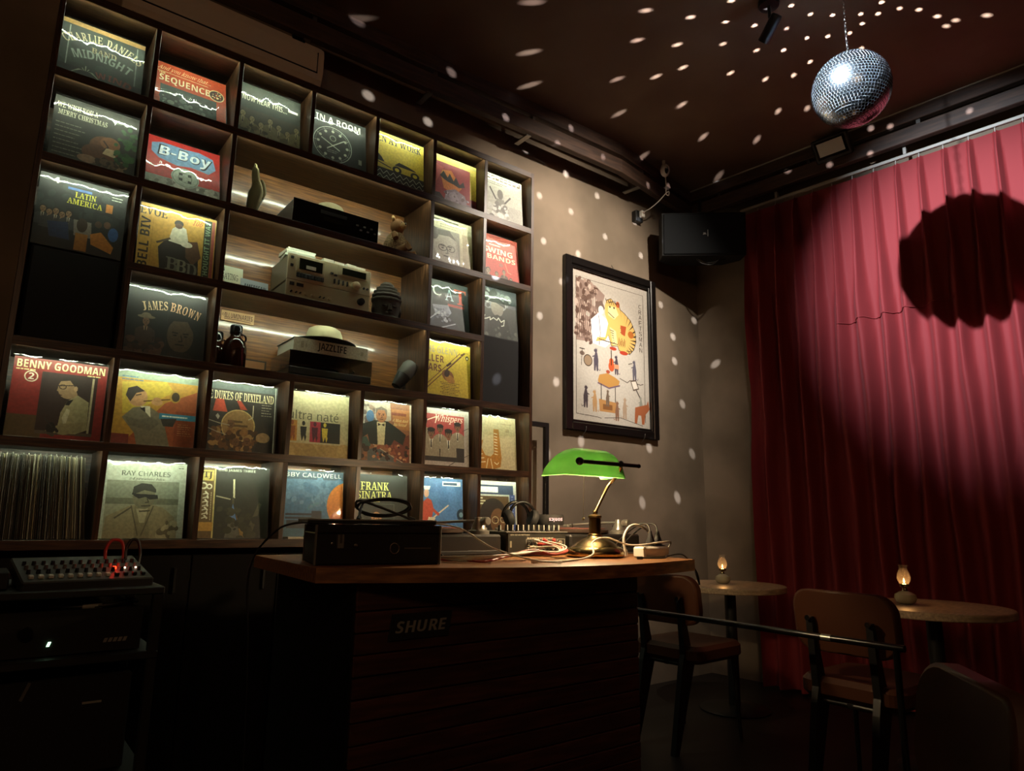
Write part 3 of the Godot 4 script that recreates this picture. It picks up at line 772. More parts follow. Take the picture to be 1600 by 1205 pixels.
			k.E(0.5, 0.45, 0.135, 0.17, "6d684f").P([0.36, 0.42, 0.37, 0.33, 0.46, 0.28, 0.58, 0.29, 0.64, 0.36, 0.64, 0.4, 0.5, 0.37, 0.4, 0.42], "2b2a20").P([0.38, 0.42, 0.66, 0.43, 0.67, 0.48, 0.57, 0.495, 0.52, 0.46, 0.44, 0.485, 0.38, 0.45], "14140f").L(0.36, 0.42, 0.4, 0.44, 0.02, "14140f").PL([0.54, 0.48, 0.56, 0.53, 0.52, 0.535], 0.014, "3a3828").L(0.48, 0.58, 0.58, 0.575, 0.016, "3a3828").L(0.46, 0.65, 0.58, 0.64, 0.02, "4c4834").specks(24, 0.7, 0.78, 0.92, 1, 0.02, 0.05, ["9c9270", "5c543c"], 5)
		52:
			k.R(0, 0, 1, 1, "2b2b1f").R(0, 0, 0.24, 1, "6a5430").R(0.23, 0, 0.25, 1, "c2b06c").R(0.03, 0.06, 0.22, 0.21, "c4b056").T("TJ", 0.08, 0.08, 0.2, 0.19, "3a2c14", "sb").ring(0.09, 0.28, 0.045, 0.04, 0.022, "d6cfae").ring(0.17, 0.29, 0.03, 0.03, 0.018, "d6cfae")
			k.R(0, 0.78, 0.24, 0.9, "b98c3c")
			for i in 7:
				k.L(0.12 + 0.03 * (i % 2), 0.36 + 0.055 * i, 0.16, 0.4 + 0.055 * i, 0.022, "e0dac2").L(0.09, 0.4 + 0.055 * i, 0.15, 0.38 + 0.055 * i, 0.014, "e0dac2")
			for i in 12:
				k.L(0.05, 0.37 + 0.033 * i, 0.05, 0.39 + 0.033 * i, 0.012, "c2b48c").L(0.2, 0.37 + 0.033 * i, 0.2, 0.39 + 0.033 * i, 0.012, "c2b48c")
			k.T("BOB JAMES THREE", 0.28, 0.03, 0.8, 0.075, "d8dcc4", "").L(0.5, 0.18, 0.51, 0.44, 0.026, "d2cfa8").L(0.5, 0.44, 0.5, 0.52, 0.03, "4a4630").P([0.5, 0.52, 0.4, 1, 0.62, 1], "59584a").P([0.5, 0.52, 0.44, 0.78, 0.56, 0.76], "5577ac").P([0.52, 0.54, 0.58, 0.78, 0.7, 1, 0.62, 1], "8a6a34").P([0.66, 1, 0.86, 0.5, 0.9, 0.52, 0.76, 1], "4a4834").L(0.27, 0.42, 0.46, 0.46, 0.018, "a8a284").specks(30, 0.3, 0.5, 0.9, 1, 0.02, 0.06, ["33321f", "3c3a28", "2a2a1e"], 6)
		53:
			k.R(0, 0, 1, 1, "34617f").R(0, 0, 1, 0.13, "3a4f5e").R(0, 0.13, 1, 0.4, "4a6c86").specks(60, 0, 0.13, 1, 0.5, 0.03, 0.08, ["466a86", "547892", "3e627e"], 3).R(0, 0.74, 1, 1, "2c5568").T("BOBBY CALDWELL", -0.1, 0.03, 0.97, 0.095, "d4d8d2", "").E(1.06, 0.52, 0.32, 0.36, "c8742a").E(1.06, 0.72, 0.26, 0.16, "b4541e")
			k.R(0.1, 0.64, 0.56, 0.67, "14202a").R(0.1, 0.69, 0.56, 0.72, "14202a").R(0.12, 0.74, 0.58, 0.86, "14202a").R(0.5, 0.6, 0.66, 0.84, "14202a")
		54:
			k.R(0, 0, 1, 1, "1d241e").T("FRANK", 0.16, 0.12, 0.66, 0.25, "cfcf74", "sb").T("SINATRA", 0.1, 0.27, 0.72, 0.39, "cfcf74", "sb").lines(0.3, 0.43, 0.54, 0.03, 1, 0.02, "b6b26a", 3)
			for q in [[0.1, 0.47, 0.76, 0.475], [0.1, 0.47, 0.105, 0.94], [0.755, 0.47, 0.76, 0.94], [0.1, 0.935, 0.76, 0.94]]:
				k.R(q[0], q[1], q[2], q[3], "78827a")
			k.bust(0.44, 0.7, 0.13, "a8764a", "2c2018", "20221e", "b8b098")
		55:
			k.R(0, 0, 1, 1, "4a73a4").specks(60, 0, 0, 1, 1, 0.05, 0.14, ["4e78a8", "466e9e", "527cae"], 5).R(0.58, 0.05, 0.96, 0.13, "d2d8d8").lines(0.61, 0.09, 0.94, 0.03, 1, 0.04, "3a5470", 3)
			k.P([0.16, 0.56, 0.18, 0.42, 0.28, 0.34, 0.36, 0.38, 0.4, 0.52, 0.36, 0.72, 0.16, 0.74], "b2452f").P([0.16, 0.72, 0.38, 0.72, 0.54, 1, 0.06, 1], "a5402c").E(0.26, 0.26, 0.05, 0.075, "c89c84").P([0.22, 0.2, 0.32, 0.2, 0.34, 0.14, 0.2, 0.14], "dce0da").L(0.3, 0.74, 0.7, 0.46, 0.025, "c8b49c").E(0.34, 0.72, 0.07, 0.05, "d8ccb4", -0.6).P([0.3, 0.66, 0.44, 0.68, 0.36, 0.82, 0.28, 0.76], "d2c2a4").L(0.36, 0.52, 0.5, 0.62, 0.05, "b2452f").E(0.96, 0.62, 0.09, 0.1, "1c3448").E(0.96, 0.62, 0.04, 0.045, "7a98ac")
		56:
			k.R(0, 0, 1, 1, "bcbcb0").R(0, 0.07, 0.93, 0.24, "33415a").lines(0.03, 0.155, 0.86, 0.05, 1, 0.1, "dfe2da", 4).R(0, 0.27, 0.82, 1, "5e4628").R(0.84, 0.24, 0.96, 1, "3f4f86").lines(0.03, 0.31, 0.34, 0.05, 3, 0.026, "d6cba8", 6)
			for i in 12:
				k.L(0.88, 0.28 + 0.055 * i, 0.92, 0.28 + 0.055 * i, 0.03, "7484b4")
			k.E(0.46, 0.62, 0.3, 0.31, "2c2118").E(0.56, 0.72, 0.17, 0.23, "6f4c2c").face(0.58, 0.72, 0.2, "2a1a10").ring(0.5, 0.7, 0.07, 0.06, 0.014, "c2b48c").ring(0.68, 0.69, 0.06, 0.055, 0.014, "c2b48c").P([0.4, 1, 0.5, 0.9, 0.7, 0.92, 0.78, 1], "3a2a1c")
		60:
			k.R(0, 0, 1, 1, "bda63c").R(0, 0.72, 1, 1, "6a1f22").R(0.5, 0.8, 0.98, 0.94, "4a1416").R(0, 0, 1, 0.08, "a89a50").P([0.6, 0.1, 0.98, 0.1, 0.98, 0.2, 0.6, 0.24], "cdb95a")
	return k.grain(0.2, row * 10 + col + 1).im


func poster_art() -> Image:
	var k := Cv.new(560, 790, "b6afa4")
	k.grain(0.1, 3)
	var ink := "3a302a"
	for q in [[0.055, 0.05, 0.06, 0.955], [0.055, 0.05, 0.94, 0.053], [0.935, 0.05, 0.94, 0.955]]:
		k.R(q[0], q[1], q[2], q[3], ink)
	# a brown thicket with blossom on the left
	k.P([0.06, 0.06, 0.3, 0.08, 0.42, 0.13, 0.38, 0.22, 0.3, 0.3, 0.28, 0.4, 0.32, 0.47, 0.06, 0.48], "8f7a70")
	k.specks(150, 0.06, 0.06, 0.34, 0.48, 0.006, 0.026, ["6e584e", "a28c80", "5c473e", "c2b0a4"], 5)
	for i in 10:
		k.PL([0.08 + 0.02 * i, 0.46, 0.07 + 0.026 * i, 0.32, 0.12 + 0.02 * i, 0.2 - 0.01 * i], 0.007, "54423a")
	# the seated figure in a pale robe
	k.P([0.24, 0.32, 0.34, 0.26, 0.46, 0.3, 0.5, 0.44, 0.42, 0.49, 0.26, 0.48], "ddd6d4").P([0.3, 0.2, 0.38, 0.17, 0.42, 0.22, 0.38, 0.26, 0.32, 0.26], "6a5850").E(0.37, 0.24, 0.035, 0.03, "d8ccc0").PL([0.34, 0.28, 0.36, 0.4, 0.34, 0.48], 0.006, ink).PL([0.46, 0.3, 0.5, 0.36, 0.54, 0.42], 0.006, ink)
	# the tiger
	k.P([0.44, 0.16, 0.5, 0.14, 0.56, 0.17, 0.6, 0.16, 0.62, 0.2, 0.68, 0.22, 0.76, 0.26, 0.82, 0.33, 0.83, 0.4, 0.8, 0.46, 0.74, 0.5, 0.6, 0.49, 0.58, 0.46, 0.5, 0.47, 0.46, 0.4, 0.42, 0.44, 0.3, 0.46, 0.32, 0.43, 0.42, 0.42, 0.46, 0.32, 0.42, 0.26, 0.42, 0.2], "c9a45e")
	k.P([0.46, 0.2, 0.56, 0.19, 0.6, 0.24, 0.54, 0.28, 0.46, 0.26], "dcc68e").P([0.48, 0.34, 0.56, 0.36, 0.58, 0.46, 0.52, 0.46], "dcc68e").E(0.59, 0.17, 0.025, 0.022, "a8532f")
	var back := [0.62, 0.2, 0.68, 0.22, 0.72, 0.24, 0.76, 0.26, 0.79, 0.295, 0.82, 0.33, 0.83, 0.365, 0.83, 0.4, 0.815, 0.43, 0.8, 0.46, 0.77, 0.48, 0.74, 0.5]
	for i in 12:
		var bx: float = back[i * 2]
		var by: float = back[i * 2 + 1]
		k.P([bx + 0.004, by - 0.008, bx + 0.004, by + 0.006, lerpf(bx, 0.66, 0.5), lerpf(by, 0.4, 0.42)], ink)
	for i in 8:
		k.L(0.6 + 0.012 * i, 0.4 + 0.01 * (i % 3), 0.59 + 0.012 * i, 0.45 + 0.008 * (i % 2), 0.006, "6a4426")
	for i in 5:
		k.L(0.43 + 0.03 * i, 0.15 + 0.006 * (i % 2), 0.45 + 0.03 * i, 0.18, 0.008, ink)
	k.PL([0.44, 0.16, 0.5, 0.14, 0.56, 0.17, 0.6, 0.16, 0.62, 0.2, 0.68, 0.22, 0.76, 0.26, 0.82, 0.33, 0.83, 0.4, 0.8, 0.46, 0.74, 0.5, 0.6, 0.49, 0.58, 0.46, 0.5, 0.47, 0.46, 0.4], 0.006, ink)
	for i in 6:
		k.L(0.48 + 0.012 * i, 0.36 + 0.016 * i, 0.53, 0.365 + 0.016 * i, 0.007, ink)
	for q in [[0.47, 0.17, 0.52, 0.16], [0.46, 0.24, 0.54, 0.27], [0.62, 0.33, 0.68, 0.34], [0.62, 0.36, 0.68, 0.37], [0.34, 0.44, 0.58, 0.45], [0.7, 0.48, 0.76, 0.48]]:
		k.L(q[0], q[1], q[2], q[3], 0.008, ink)
	k.P([0.62, 0.31, 0.7, 0.31, 0.68, 0.38, 0.63, 0.37], "9c4a2a").E(0.76, 0.36, 0.04, 0.025, "a3602c").E(0.52, 0.485, 0.045, 0.012, "a33c2a").E(0.66, 0.5, 0.055, 0.014, "a33c2a").E(0.485, 0.2, 0.01, 0.007, ink).E(0.54, 0.2, 0.01, 0.007, ink)
	# lettering down the right edge
	var word := "CRAFTSMAN"
	for i in word.length():
		k.T(word[i], 0.875, 0.125 + 0.039 * i, 0.915, 0.155 + 0.039 * i, ink, "")
	# animals playing: drums, double bass, flute
	var cat := func(x: float, y: float, s: float, c: String, face_left: bool) -> void:
		var d := -1.0 if face_left else 1.0
		k.P([x - s * 0.5, y + s * 2.6, x - s * 0.6, y + s, x - s * 0.2, y, x + s * 0.3, y, x + s * 0.6, y + s, x + s * 0.5, y + s * 2.6, x + s * 0.15, y + s * 2.6, x, y + s * 1.7, x - s * 0.15, y + s * 2.6], c)
		k.E(x + d * s * 0.1, y - s * 0.2, s * 0.42, s * 0.24, c)
		k.P([x - s * 0.22, y - s * 0.3, x - s * 0.14, y - s * 0.65, x, y - s * 0.34], c).P([x + s * 0.3, y - s * 0.3, x + s * 0.26, y - s * 0.65, x + s * 0.06, y - s * 0.34], c)
		k.L(x + d * s * 0.2, y + s * 0.5, x + d * s * 0.9, y + s * 0.7, s * 0.22, c)
		k.PL([x - d * s * 0.5, y + s * 2.3, x - d * s, y + s * 2.5, x - d * s * 1.1, y + s * 2.2], s * 0.1, c)
	cat.call(0.3, 0.535, 0.048, "4c4650", true)
	k.E(0.2, 0.6, 0.05, 0.04, "8a7660").ring(0.2, 0.6, 0.05, 0.036, 0.008, ink).E(0.13, 0.56, 0.03, 0.014, "6a5a50").L(0.1, 0.53, 0.16, 0.53, 0.008, ink).L(0.13, 0.53, 0.12, 0.64, 0.006, ink)
	cat.call(0.56, 0.55, 0.042, "463f48", true)
	k.E(0.495, 0.61, 0.038, 0.034, "b5532f").E(0.495, 0.575, 0.028, 0.022, "b5532f").L(0.495, 0.5, 0.495, 0.6, 0.01, "3a2418").R(0.53, 0.59, 0.59, 0.62, "c08a68")
	cat.call(0.8, 0.56, 0.045, "5a5660", true)
	k.L(0.72, 0.57, 0.77, 0.56, 0.008, ink).PL([0.6, 0.68, 0.7, 0.7, 0.74, 0.68], 0.006, ink).PL([0.78, 0.69, 0.88, 0.7, 0.92, 0.69], 0.006, ink)
	# the sedan with its canopy, carried along, and the banner
	k.P([0.32, 0.72, 0.34, 0.68, 0.44, 0.66, 0.54, 0.68, 0.6, 0.7, 0.58, 0.74, 0.46, 0.76, 0.34, 0.745], "ad8146").E(0.45, 0.65, 0.025, 0.012, "9c4a34").PL([0.32, 0.735, 0.46, 0.76, 0.6, 0.73], 0.014, "6a5664").L(0.36, 0.74, 0.36, 0.88, 0.01, ink).L(0.54, 0.75, 0.54, 0.88, 0.01, ink).P([0.33, 0.84, 0.56, 0.85, 0.55, 0.92, 0.34, 0.92], "a87c4c").R(0.38, 0.87, 0.5, 0.905, "7c5432")
	k.P([0.74, 0.68, 0.82, 0.67, 0.86, 0.73, 0.78, 0.75], "564a40").P([0.755, 0.688, 0.815, 0.68, 0.845, 0.725, 0.785, 0.738], "d0c8bc").L(0.82, 0.74, 0.88, 0.8, 0.012, ink)
	cat.call(0.17, 0.79, 0.046, "443c40", false)
	cat.call(0.28, 0.81, 0.046, "a8845c", true)
	cat.call(0.44, 0.79, 0.036, "6a5a4c", false)
	cat.call(0.56, 0.86, 0.042, "7c5c48", false)
	cat.call(0.66, 0.83, 0.046, "a08a74", false)
	cat.call(0.88, 0.8, 0.036, "8a8a80", true)
	k.P([0.8, 0.86, 0.96, 0.83, 0.98, 0.8, 1.0, 0.86, 0.94, 0.9, 0.92, 0.97, 0.89, 0.97, 0.88, 0.91, 0.84, 0.91, 0.82, 0.97, 0.79, 0.97], "9c5c3c").PL([0.06, 0.955, 0.3, 0.96, 0.36, 0.965], 0.005, ink).PL([0.4, 0.96, 0.6, 0.945, 0.9, 0.98], 0.005, ink)
	return k.im


# ---------------------------------------------------------------- the room
func frame_right() -> Transform3D:
	# the curtain wall's own axes: x out of the room, z along the wall, from the corner
	return Transform3D(Basis(-inward, Vector3.UP, along), corner)

func build_room() -> void:
	struct(mb().box(Vector3(1.3, -0.1, 2.4), Vector3(8.0, 0.2, 6.2)), "floor", M.floor)
	struct(mb().box(Vector3(1.3, CEIL + 0.1, 2.4), Vector3(8.0, 0.2, 6.2)), "ceiling", M.ceiling)
	struct(mb().box(Vector3(1.1, CEIL / 2, BACK - 0.1), Vector3(7.02, CEIL, 0.2)), "wall_back", M.plaster)
	struct(mb(frame_right()).box(Vector3(0.1, CEIL / 2, 2.8), Vector3(0.2, CEIL, 6.2)), "wall_right", M.plaster)
	struct(mb().box(Vector3(-2.3, CEIL / 2, 2.4), Vector3(0.2, CEIL, 5.9)), "wall_left", M.plaster)
	struct(mb().box(Vector3(1.3, CEIL / 2, 5.3), Vector3(8.0, CEIL, 0.2)), "wall_front", M.plaster)
	# two timber rails, one above the other, run round the top of the walls; over the shelf wall they bend towards the corner
	var a := Vector3(-2.2, 0, -0.14)
	var k := Vector3(3.41, 0, -0.05)
	var e := corner + along * 0.1 + inward * 0.2
	var n := 0
	for seg in [[a, k], [k, e]]:
		var d: Vector3 = seg[1] - seg[0]
		var turn := atan2(-d.z, d.x)
		for h in [[3.757, 0.093], [3.62, 0.104]]:
			n += 1
			var t := Transform3D(Basis(Vector3.UP, turn), (seg[0] + seg[1]) / 2)
			var o := struct(mb(t).box(Vector3(0, h[0] + h[1] / 2, -0.025), Vector3(d.length() + 0.01, h[1], 0.05), 0.004), "trim_%d" % n, M.beam)
			if h[1] > 0.1:
				var m := int(d.length() / 0.75)
				for i in m:
					var x := -d.length() / 2 + 0.3 + i * 0.75
					part(mb(t).box(Vector3(x, h[0] + h[1] + 0.017, -0.03), Vector3(0.02, 0.036, 0.03)), "spacer", M.steel, o)
					part(mb(t).box(Vector3(x - 0.03, h[0] - 0.004, -0.1), Vector3(0.035, 0.008, 0.14)), "bracket", M.steel, o)
	for h in [[3.757, 0.093], [3.62, 0.104]]:
		n += 1
		var o := struct(mb(frame_right()).box(Vector3(-0.175, h[0] + h[1] / 2, 2.85), Vector3(0.05, h[1], 5.5), 0.004), "trim_%d" % n, M.beam)
		if h[1] > 0.1:
			for i in 7:
				part(mb(frame_right()).box(Vector3(-0.17, h[0] + h[1] + 0.017, 0.35 + i * 0.73), Vector3(0.03, 0.036, 0.025)), "spacer", M.steel, o)
		else:
			part(mb(frame_right()).box(Vector3(-0.203, CEIL - 0.004, 2.85), Vector3(0.012, 0.008, 5.5)), "edge_strip", M.rail, o)


# ---------------------------------------------------------------- the wall of records
func underside(row: int) -> float:
	return TOP - STEP * row

func sill(row: int) -> float:
	return underside(row) - STEP + BOARD

func build_shelf() -> void:
	var t := thing("record_shelf", "tall dark walnut wall shelf of lit square compartments full of record sleeves", "shelf")
	var width := PITCH * 7 + THICK
	var low := sill(5)
	# boards, each with a lip at its front that hides the strip of lights
	var board := func(x0: float, x1: float, y: float) -> void:
		var b := mb()
		b.box(Vector3((x0 + x1) / 2, y + 0.023, -0.16), Vector3(x1 - x0, 0.026, 0.318), 0.001)
		b.box(Vector3((x0 + x1) / 2, y + 0.006, -0.005), Vector3(x1 - x0, 0.012, 0.008), 0.001)
		part(b, "shelf_board", M.walnut, t)
	board.call(0.0, width, underside(0))
	for r in range(1, 6):
		if r == 3: board.call(PITCH, PITCH * 6 + THICK, underside(r))
		else: board.call(0.0, width, underside(r))
	part(mb().box(Vector3(width / 2, low - BOARD / 2, -0.16), Vector3(width, BOARD, 0.32), 0.001), "shelf_board", M.walnut, t)
	# uprights
	var up := func(i: int, y0: float, y1: float) -> void:
		part(mb().box(Vector3(i * PITCH + THICK / 2, (y0 + y1) / 2, -0.1605), Vector3(THICK, y1 - y0, 0.317), 0.001), "upright", M.walnut_up, t)
	for i in [1, 2, 5, 6]:
		up.call(i, low - 0.001, TOP + 0.01)
	for i in [3, 4]:
		up.call(i, sill(0) - 0.02, TOP + 0.01)
		up.call(i, low, underside(4) + 0.01)
	for i in [0, 7]:
		part(mb().box(Vector3(i * PITCH + THICK / 2, (TOP + BOARD) / 2 - 0.001, -0.16), Vector3(THICK, TOP + BOARD - 0.002, 0.32), 0.001), "side_panel", M.walnut_up, t)
	# back panels of the compartments, and the cupboard below
	for c in 7:
		if c >= 2 and c <= 4: continue
		part(mb().box(Vector3((c + 0.5) * PITCH + THICK / 2, (low + TOP) / 2, -0.322), Vector3(PITCH - THICK, TOP - low, 0.008)), "back_panel", M.walnut, t)
	part(mb().box(Vector3(3.5 * PITCH + THICK / 2, (low + TOP) / 2, -0.322), Vector3(PITCH * 3 - THICK, TOP - low, 0.008)), "back_panel", M.oak, t)
	for c in 7:
		var door := part(mb().box(Vector3((c + 0.5) * PITCH + THICK / 2, 0.52, -0.02), Vector3(PITCH - 0.006, 0.88, 0.02), 0.002), "cupboard_door", M.blackwood, t)
		part(mb().box(Vector3((c + 0.5) * PITCH + THICK / 2 + 0.12, 0.86, -0.004), Vector3(0.012, 0.1, 0.012), 0.002), "handle", M.black_metal, door)
	part(mb().box(Vector3(width / 2, 0.04, -0.06), Vector3(width - 0.05, 0.08, 0.02)), "plinth", M.blackwood, t)
	# strips of lights behind the lips, one to a bay
	for r in 6:
		var bays := []
		for c in 7:
			if r >= 1 and r <= 3 and c >= 2 and c <= 4:
				if c == 2: bays.append([2, 4])
			elif not (r == 3 and (c == 0 or c == 6)):
				bays.append([c, c])
		for b in bays:
			var x0: float = b[0] * PITCH + THICK + 0.006
			var x1: float = (b[1] + 1) * PITCH - 0.006
			var s := mb()
			var y := underside(r) + 0.007
			s.box(Vector3((x0 + x1) / 2, y, -0.0105), Vector3(x1 - x0, 0.005, 0.003))
			part(s, "led_strip", M.led, t)
			area("strip_light", Vector3((x0 + x1) / 2, y - 0.001, -0.0135), Vector3((x0 + x1) / 2, y - 0.08, -0.115), Color(0.94, 1.0, 0.86), LED * (x1 - x0) / 0.33, Vector2(x1 - x0, 0.004))


func sleeve_sheet(w: float, h: float, sd: int) -> MB:
	# a loose, wavy plastic sleeve
	var f := FastNoiseLite.new()
	f.seed = sd
	f.frequency = 1.0
	f.fractal_octaves = 2
	var N := 30
	var hgt := func(u: float, v: float) -> float:
		return 0.0012 * f.get_noise_2d(u * 5.5 + sd * 7.0, v * 3.0) + 0.0022 * f.get_noise_2d(u * 1.7, v * 1.4 + sd) + 0.0022
	var p := []
	for j in N + 1:
		var line := []
		for i in N + 1:
			var u := float(i) / N
			var v := float(j) / N
			line.append(Vector3((u - 0.5) * w, v * h, hgt.call(u, v)))
		p.append(line)
	var n := []
	for j in N + 1:
		var line := []
		for i in N + 1:
			var dx: Vector3 = p[j][mini(i + 1, N)] - p[j][maxi(i - 1, 0)]
			var dy: Vector3 = p[mini(j + 1, N)][i] - p[maxi(j - 1, 0)][i]
			line.append(dx.cross(dy).normalized())
		n.append(line)
	var b := mb()
	for j in N:
		for i in N:
			b.quadn(p[j][i], p[j][i + 1], p[j + 1][i + 1], p[j + 1][i], n[j][i], n[j][i + 1], n[j + 1][i + 1], n[j + 1][i])
	return b


func album(row: int, col: int, art: int, right: float, y: float, zb: float, zt: float, label: String, size := 0.315, sheet := true) -> void:
	var lean := asin(clampf((zb - zt) / size, -0.6, 0.6))
	var t := thing("record_album", label, "record", Vector3(right - size / 2, y + 0.002, zb), 0.0, "records shown face out on the shelf")
	t.rotation.x = -lean
	var m := printed("sleeve_%d" % art, sleeve_art(art / 10, art % 10), 0.5)
	part(plate(size, size, 0.004), "cover", m, t)
	if sheet:
		var s := part(sleeve_sheet(size + 0.006, size + 0.007, art + 3), "plastic_sleeve", M.plastic, t)
		s.position.z = 0.005


func build_albums() -> void:
	# row, column, right edge, depth of the foot, depth of the head
	var L := [
		[0, 0, 0.338, -0.07, -0.13, "dark green album with arched gold and green lettering under a tan strip"],
		[0, 1, 0.706, -0.08, -0.18, "orange-red album with script line, cream capitals and a round badge"],
		[0, 2, 1.060, -0.07, -0.115, "olive album showing a band of tan figures below cream capitals"],
		[0, 3, 1.425, -0.065, -0.11, "black album with a large white-ringed clock dial"],
		[0, 4, 1.778, -0.06, -0.085, "yellow album with a black car drawing above a wire fence"],
		[0, 6, 2.498, -0.06, -0.08, "light grey album with a dark figure holding two crossed sticks"],
		[1, 0, 0.352, -0.075, -0.115, "dark holiday album with brown clasped shapes and green sprigs"],
		[1, 1, 0.712, -0.08, -0.18, "bright red album with blue cloud lettering and a grey disc"],
		[1, 5, 2.137, -0.07, -0.105, "cream album with a grey portrait of a man in spectacles"],
		[1, 6, 2.497, -0.08, -0.12, "brick red album with cream capitals above grey musicians"],
		[2, 1, 0.712, -0.075, -0.105, "ochre album with dark vertical lettering on both sides"],
		[2, 5, 2.137, -0.09, -0.13, "dark silver album with a large red letter at its corner"],
		[3, 1, 0.708, -0.075, -0.105, "black album with salmon arched lettering over two portraits"],
		[3, 5, 2.138, -0.065, -0.085, "golden yellow album with a brown trombone drawn across it"],
		[4, 0, 0.353, -0.07, -0.095, "red album with pale capitals over a man in a beige jacket in profile"],
		[4, 1, 0.705, -0.075, -0.105, "orange and yellow album with a man in grey playing a trumpet"],
		[4, 2, 1.058, -0.08, -0.105, "dark album with orange banners and a large bass drum"],
		[4, 3, 1.418, -0.07, -0.095, "cream album with four small standing figures on coloured blocks"],
		[4, 4, 1.778, -0.075, -0.1, "painted album with a conductor in a black jacket, arms spread"],
		[4, 5, 2.14, -0.065, -0.085, "white-bordered album with five men in grey suits on red"],
		[4, 6, 2.498, -0.09, -0.115, "cream album with an ochre saxophone shape"],
		[5, 1, 0.698, -0.075, -0.12, "pale grey-green album with a man in dark glasses and khaki coat"],
		[5, 2, 1.057, -0.08, -0.12, "dark olive album with an ochre paper strip down its left side"],
		[5, 3, 1.418, -0.08, -0.11, "blue album with an orange half disc at its edge"],
		[5, 4, 1.777, -0.08, -0.11, "dark green album with yellow capitals above a framed portrait"],
		[5, 5, 2.137, -0.1, -0.125, "plain blue album with a guitarist in a red jacket"],
		[5, 6, 2.498, -0.075, -0.1, "album with white and navy borders round a brown portrait"],
	]
	for a in L:
		album(a[0], a[1], a[0] * 10 + a[1], a[2], sill(a[0]), a[3], a[4], a[5])
	album(0, 5, 60, 2.152, sill(0), -0.075, -0.09, "yellow and dark red album peeping out behind a red sleeve", 0.315, false)
	album(0, 5, 5, 2.098, sill(0), -0.062, -0.077, "red album with an orange shape in front of a yellow one", 0.265)
	# the two tall compartments: a black box below, a record on top of it
	for q in [[0, 0.034, 0.348, 2.168, 20, 0.342, -0.07, -0.09, "dark album with yellow capitals above a row of dancers", "matte black box beneath the dancers album in tall compartment"],
			[6, 2.2, 2.488, 2.19, 26, 2.492, -0.085, -0.115, "dark grey album with white handwriting on a black box", "matte black box in tall compartment at the shelf's plain wall end"]]:
		var t := thing("black_box", q[9], "box", Vector3((q[1] + q[2]) / 2, sill(3), -0.19))
		var w: float = q[2] - q[1]
		var h: float = q[3] - sill(3)
		part(mb().box(Vector3(0, h / 2 + 0.001, 0), Vector3(w, h, 0.24), 0.004), "body", M.black_matte, t)
		part(mb().box(Vector3(0, h / 2, 0.122), Vector3(w - 0.012, h - 0.012, 0.006), 0.002), "front_cloth", M.black_cloth, t)
		album(2, q[0], q[4], q[5], q[3] + 0.001, q[6], q[7], q[8])
	# records standing with their edges out in the lowest compartment
	var cols := ["38332a", "4c4638", "201e1a", "6a644e", "161513", "42372a", "565040", "2a2722", "3a342a", "746a52"]
	for i in 10:
		mat("edge_%d" % i, Color(cols[i]), 0.6)
	var x := 0.026
	var i := 0
	while x < 0.325:
		var w := rng.randf_range(0.003, 0.0075)
		var f := (x - 0.026) / 0.3
		var t := thing("shelved_record", "worn record sleeve standing edge out in a packed row on bottom shelf", "record", Vector3(x + w / 2 + 0.012 * f, sill(5) + 0.001, -0.192 + rng.randf_range(-0.004, 0.008)), 0.0, "records standing edge out")
		t.rotation.z = 0.015 + 0.085 * pow(f, 1.4)
		part(mb().box(Vector3(0, 0.1575, 0), Vector3(w, 0.315 + rng.randf_range(-0.006, 0.002), 0.315), w * 0.3), "cover", M["edge_%d" % (rng.randi() % 10)], t)
		if i % 3 == 0:
			part(mb().box(Vector3(0, 0.1585, 0.0015), Vector3(w * 0.6, 0.322, 0.318)), "plastic_sleeve", M.plastic_dull, t)
		x += w + 0.0009
		i += 1
	# a booklet lying on the bottom shelf
	var bk := thing("booklet", "thin white booklet lying flat on bottom shelf beside the blue album", "booklet", Vector3(1.2, sill(5), -0.028), 0.1)
	part(mb().box(Vector3(0, 0.004, 0), Vector3(0.16, 0.008, 0.05), 0.001), "pages", M.paper, bk)
	part(mb().box(Vector3(0, 0.0088, 0), Vector3(0.165, 0.001, 0.052)), "cover", M.paper_grey, bk)


# ---------------------------------------------------------------- things in the middle of the shelf
func hat(label: String, where: Vector3, turn: float, s := 1.0) -> void:
	var t := thing("felt_hat", label, "hat", where, turn)
	var b := mb(Transform3D(Basis.from_scale(Vector3(1.15 * s, s, 0.95 * s)), Vector3.ZERO))
	b.lathe([Vector2(0.075, 0.006), Vector2(0.083, 0.012), Vector2(0.083, 0.03), Vector2(0.079, 0.06), Vector2(0.07, 0.085), Vector2(0.052, 0.096), Vector2(0.03, 0.092), Vector2(0.0, 0.086)], 24)
	part(b, "crown", M.felt, t)
	var r := mb(Transform3D(Basis.from_scale(Vector3(1.12 * s, s, s)), Vector3.ZERO))
	r.lathe([Vector2(0.0, 0.001), Vector2(0.1, 0.001), Vector2(0.142, 0.012), Vector2(0.144, 0.016), Vector2(0.1, 0.007), Vector2(0.08, 0.009)], 28)
	part(r, "brim", M.felt_dark, t)
	part(mb(Transform3D(Basis.from_scale(Vector3(1.15 * s, s, 0.95 * s)), Vector3.ZERO)).lathe([Vector2(0.0845, 0.009), Vector2(0.0855, 0.01), Vector2(0.0855, 0.024), Vector2(0.0845, 0.025)], 24), "band", M.felt_band, t)


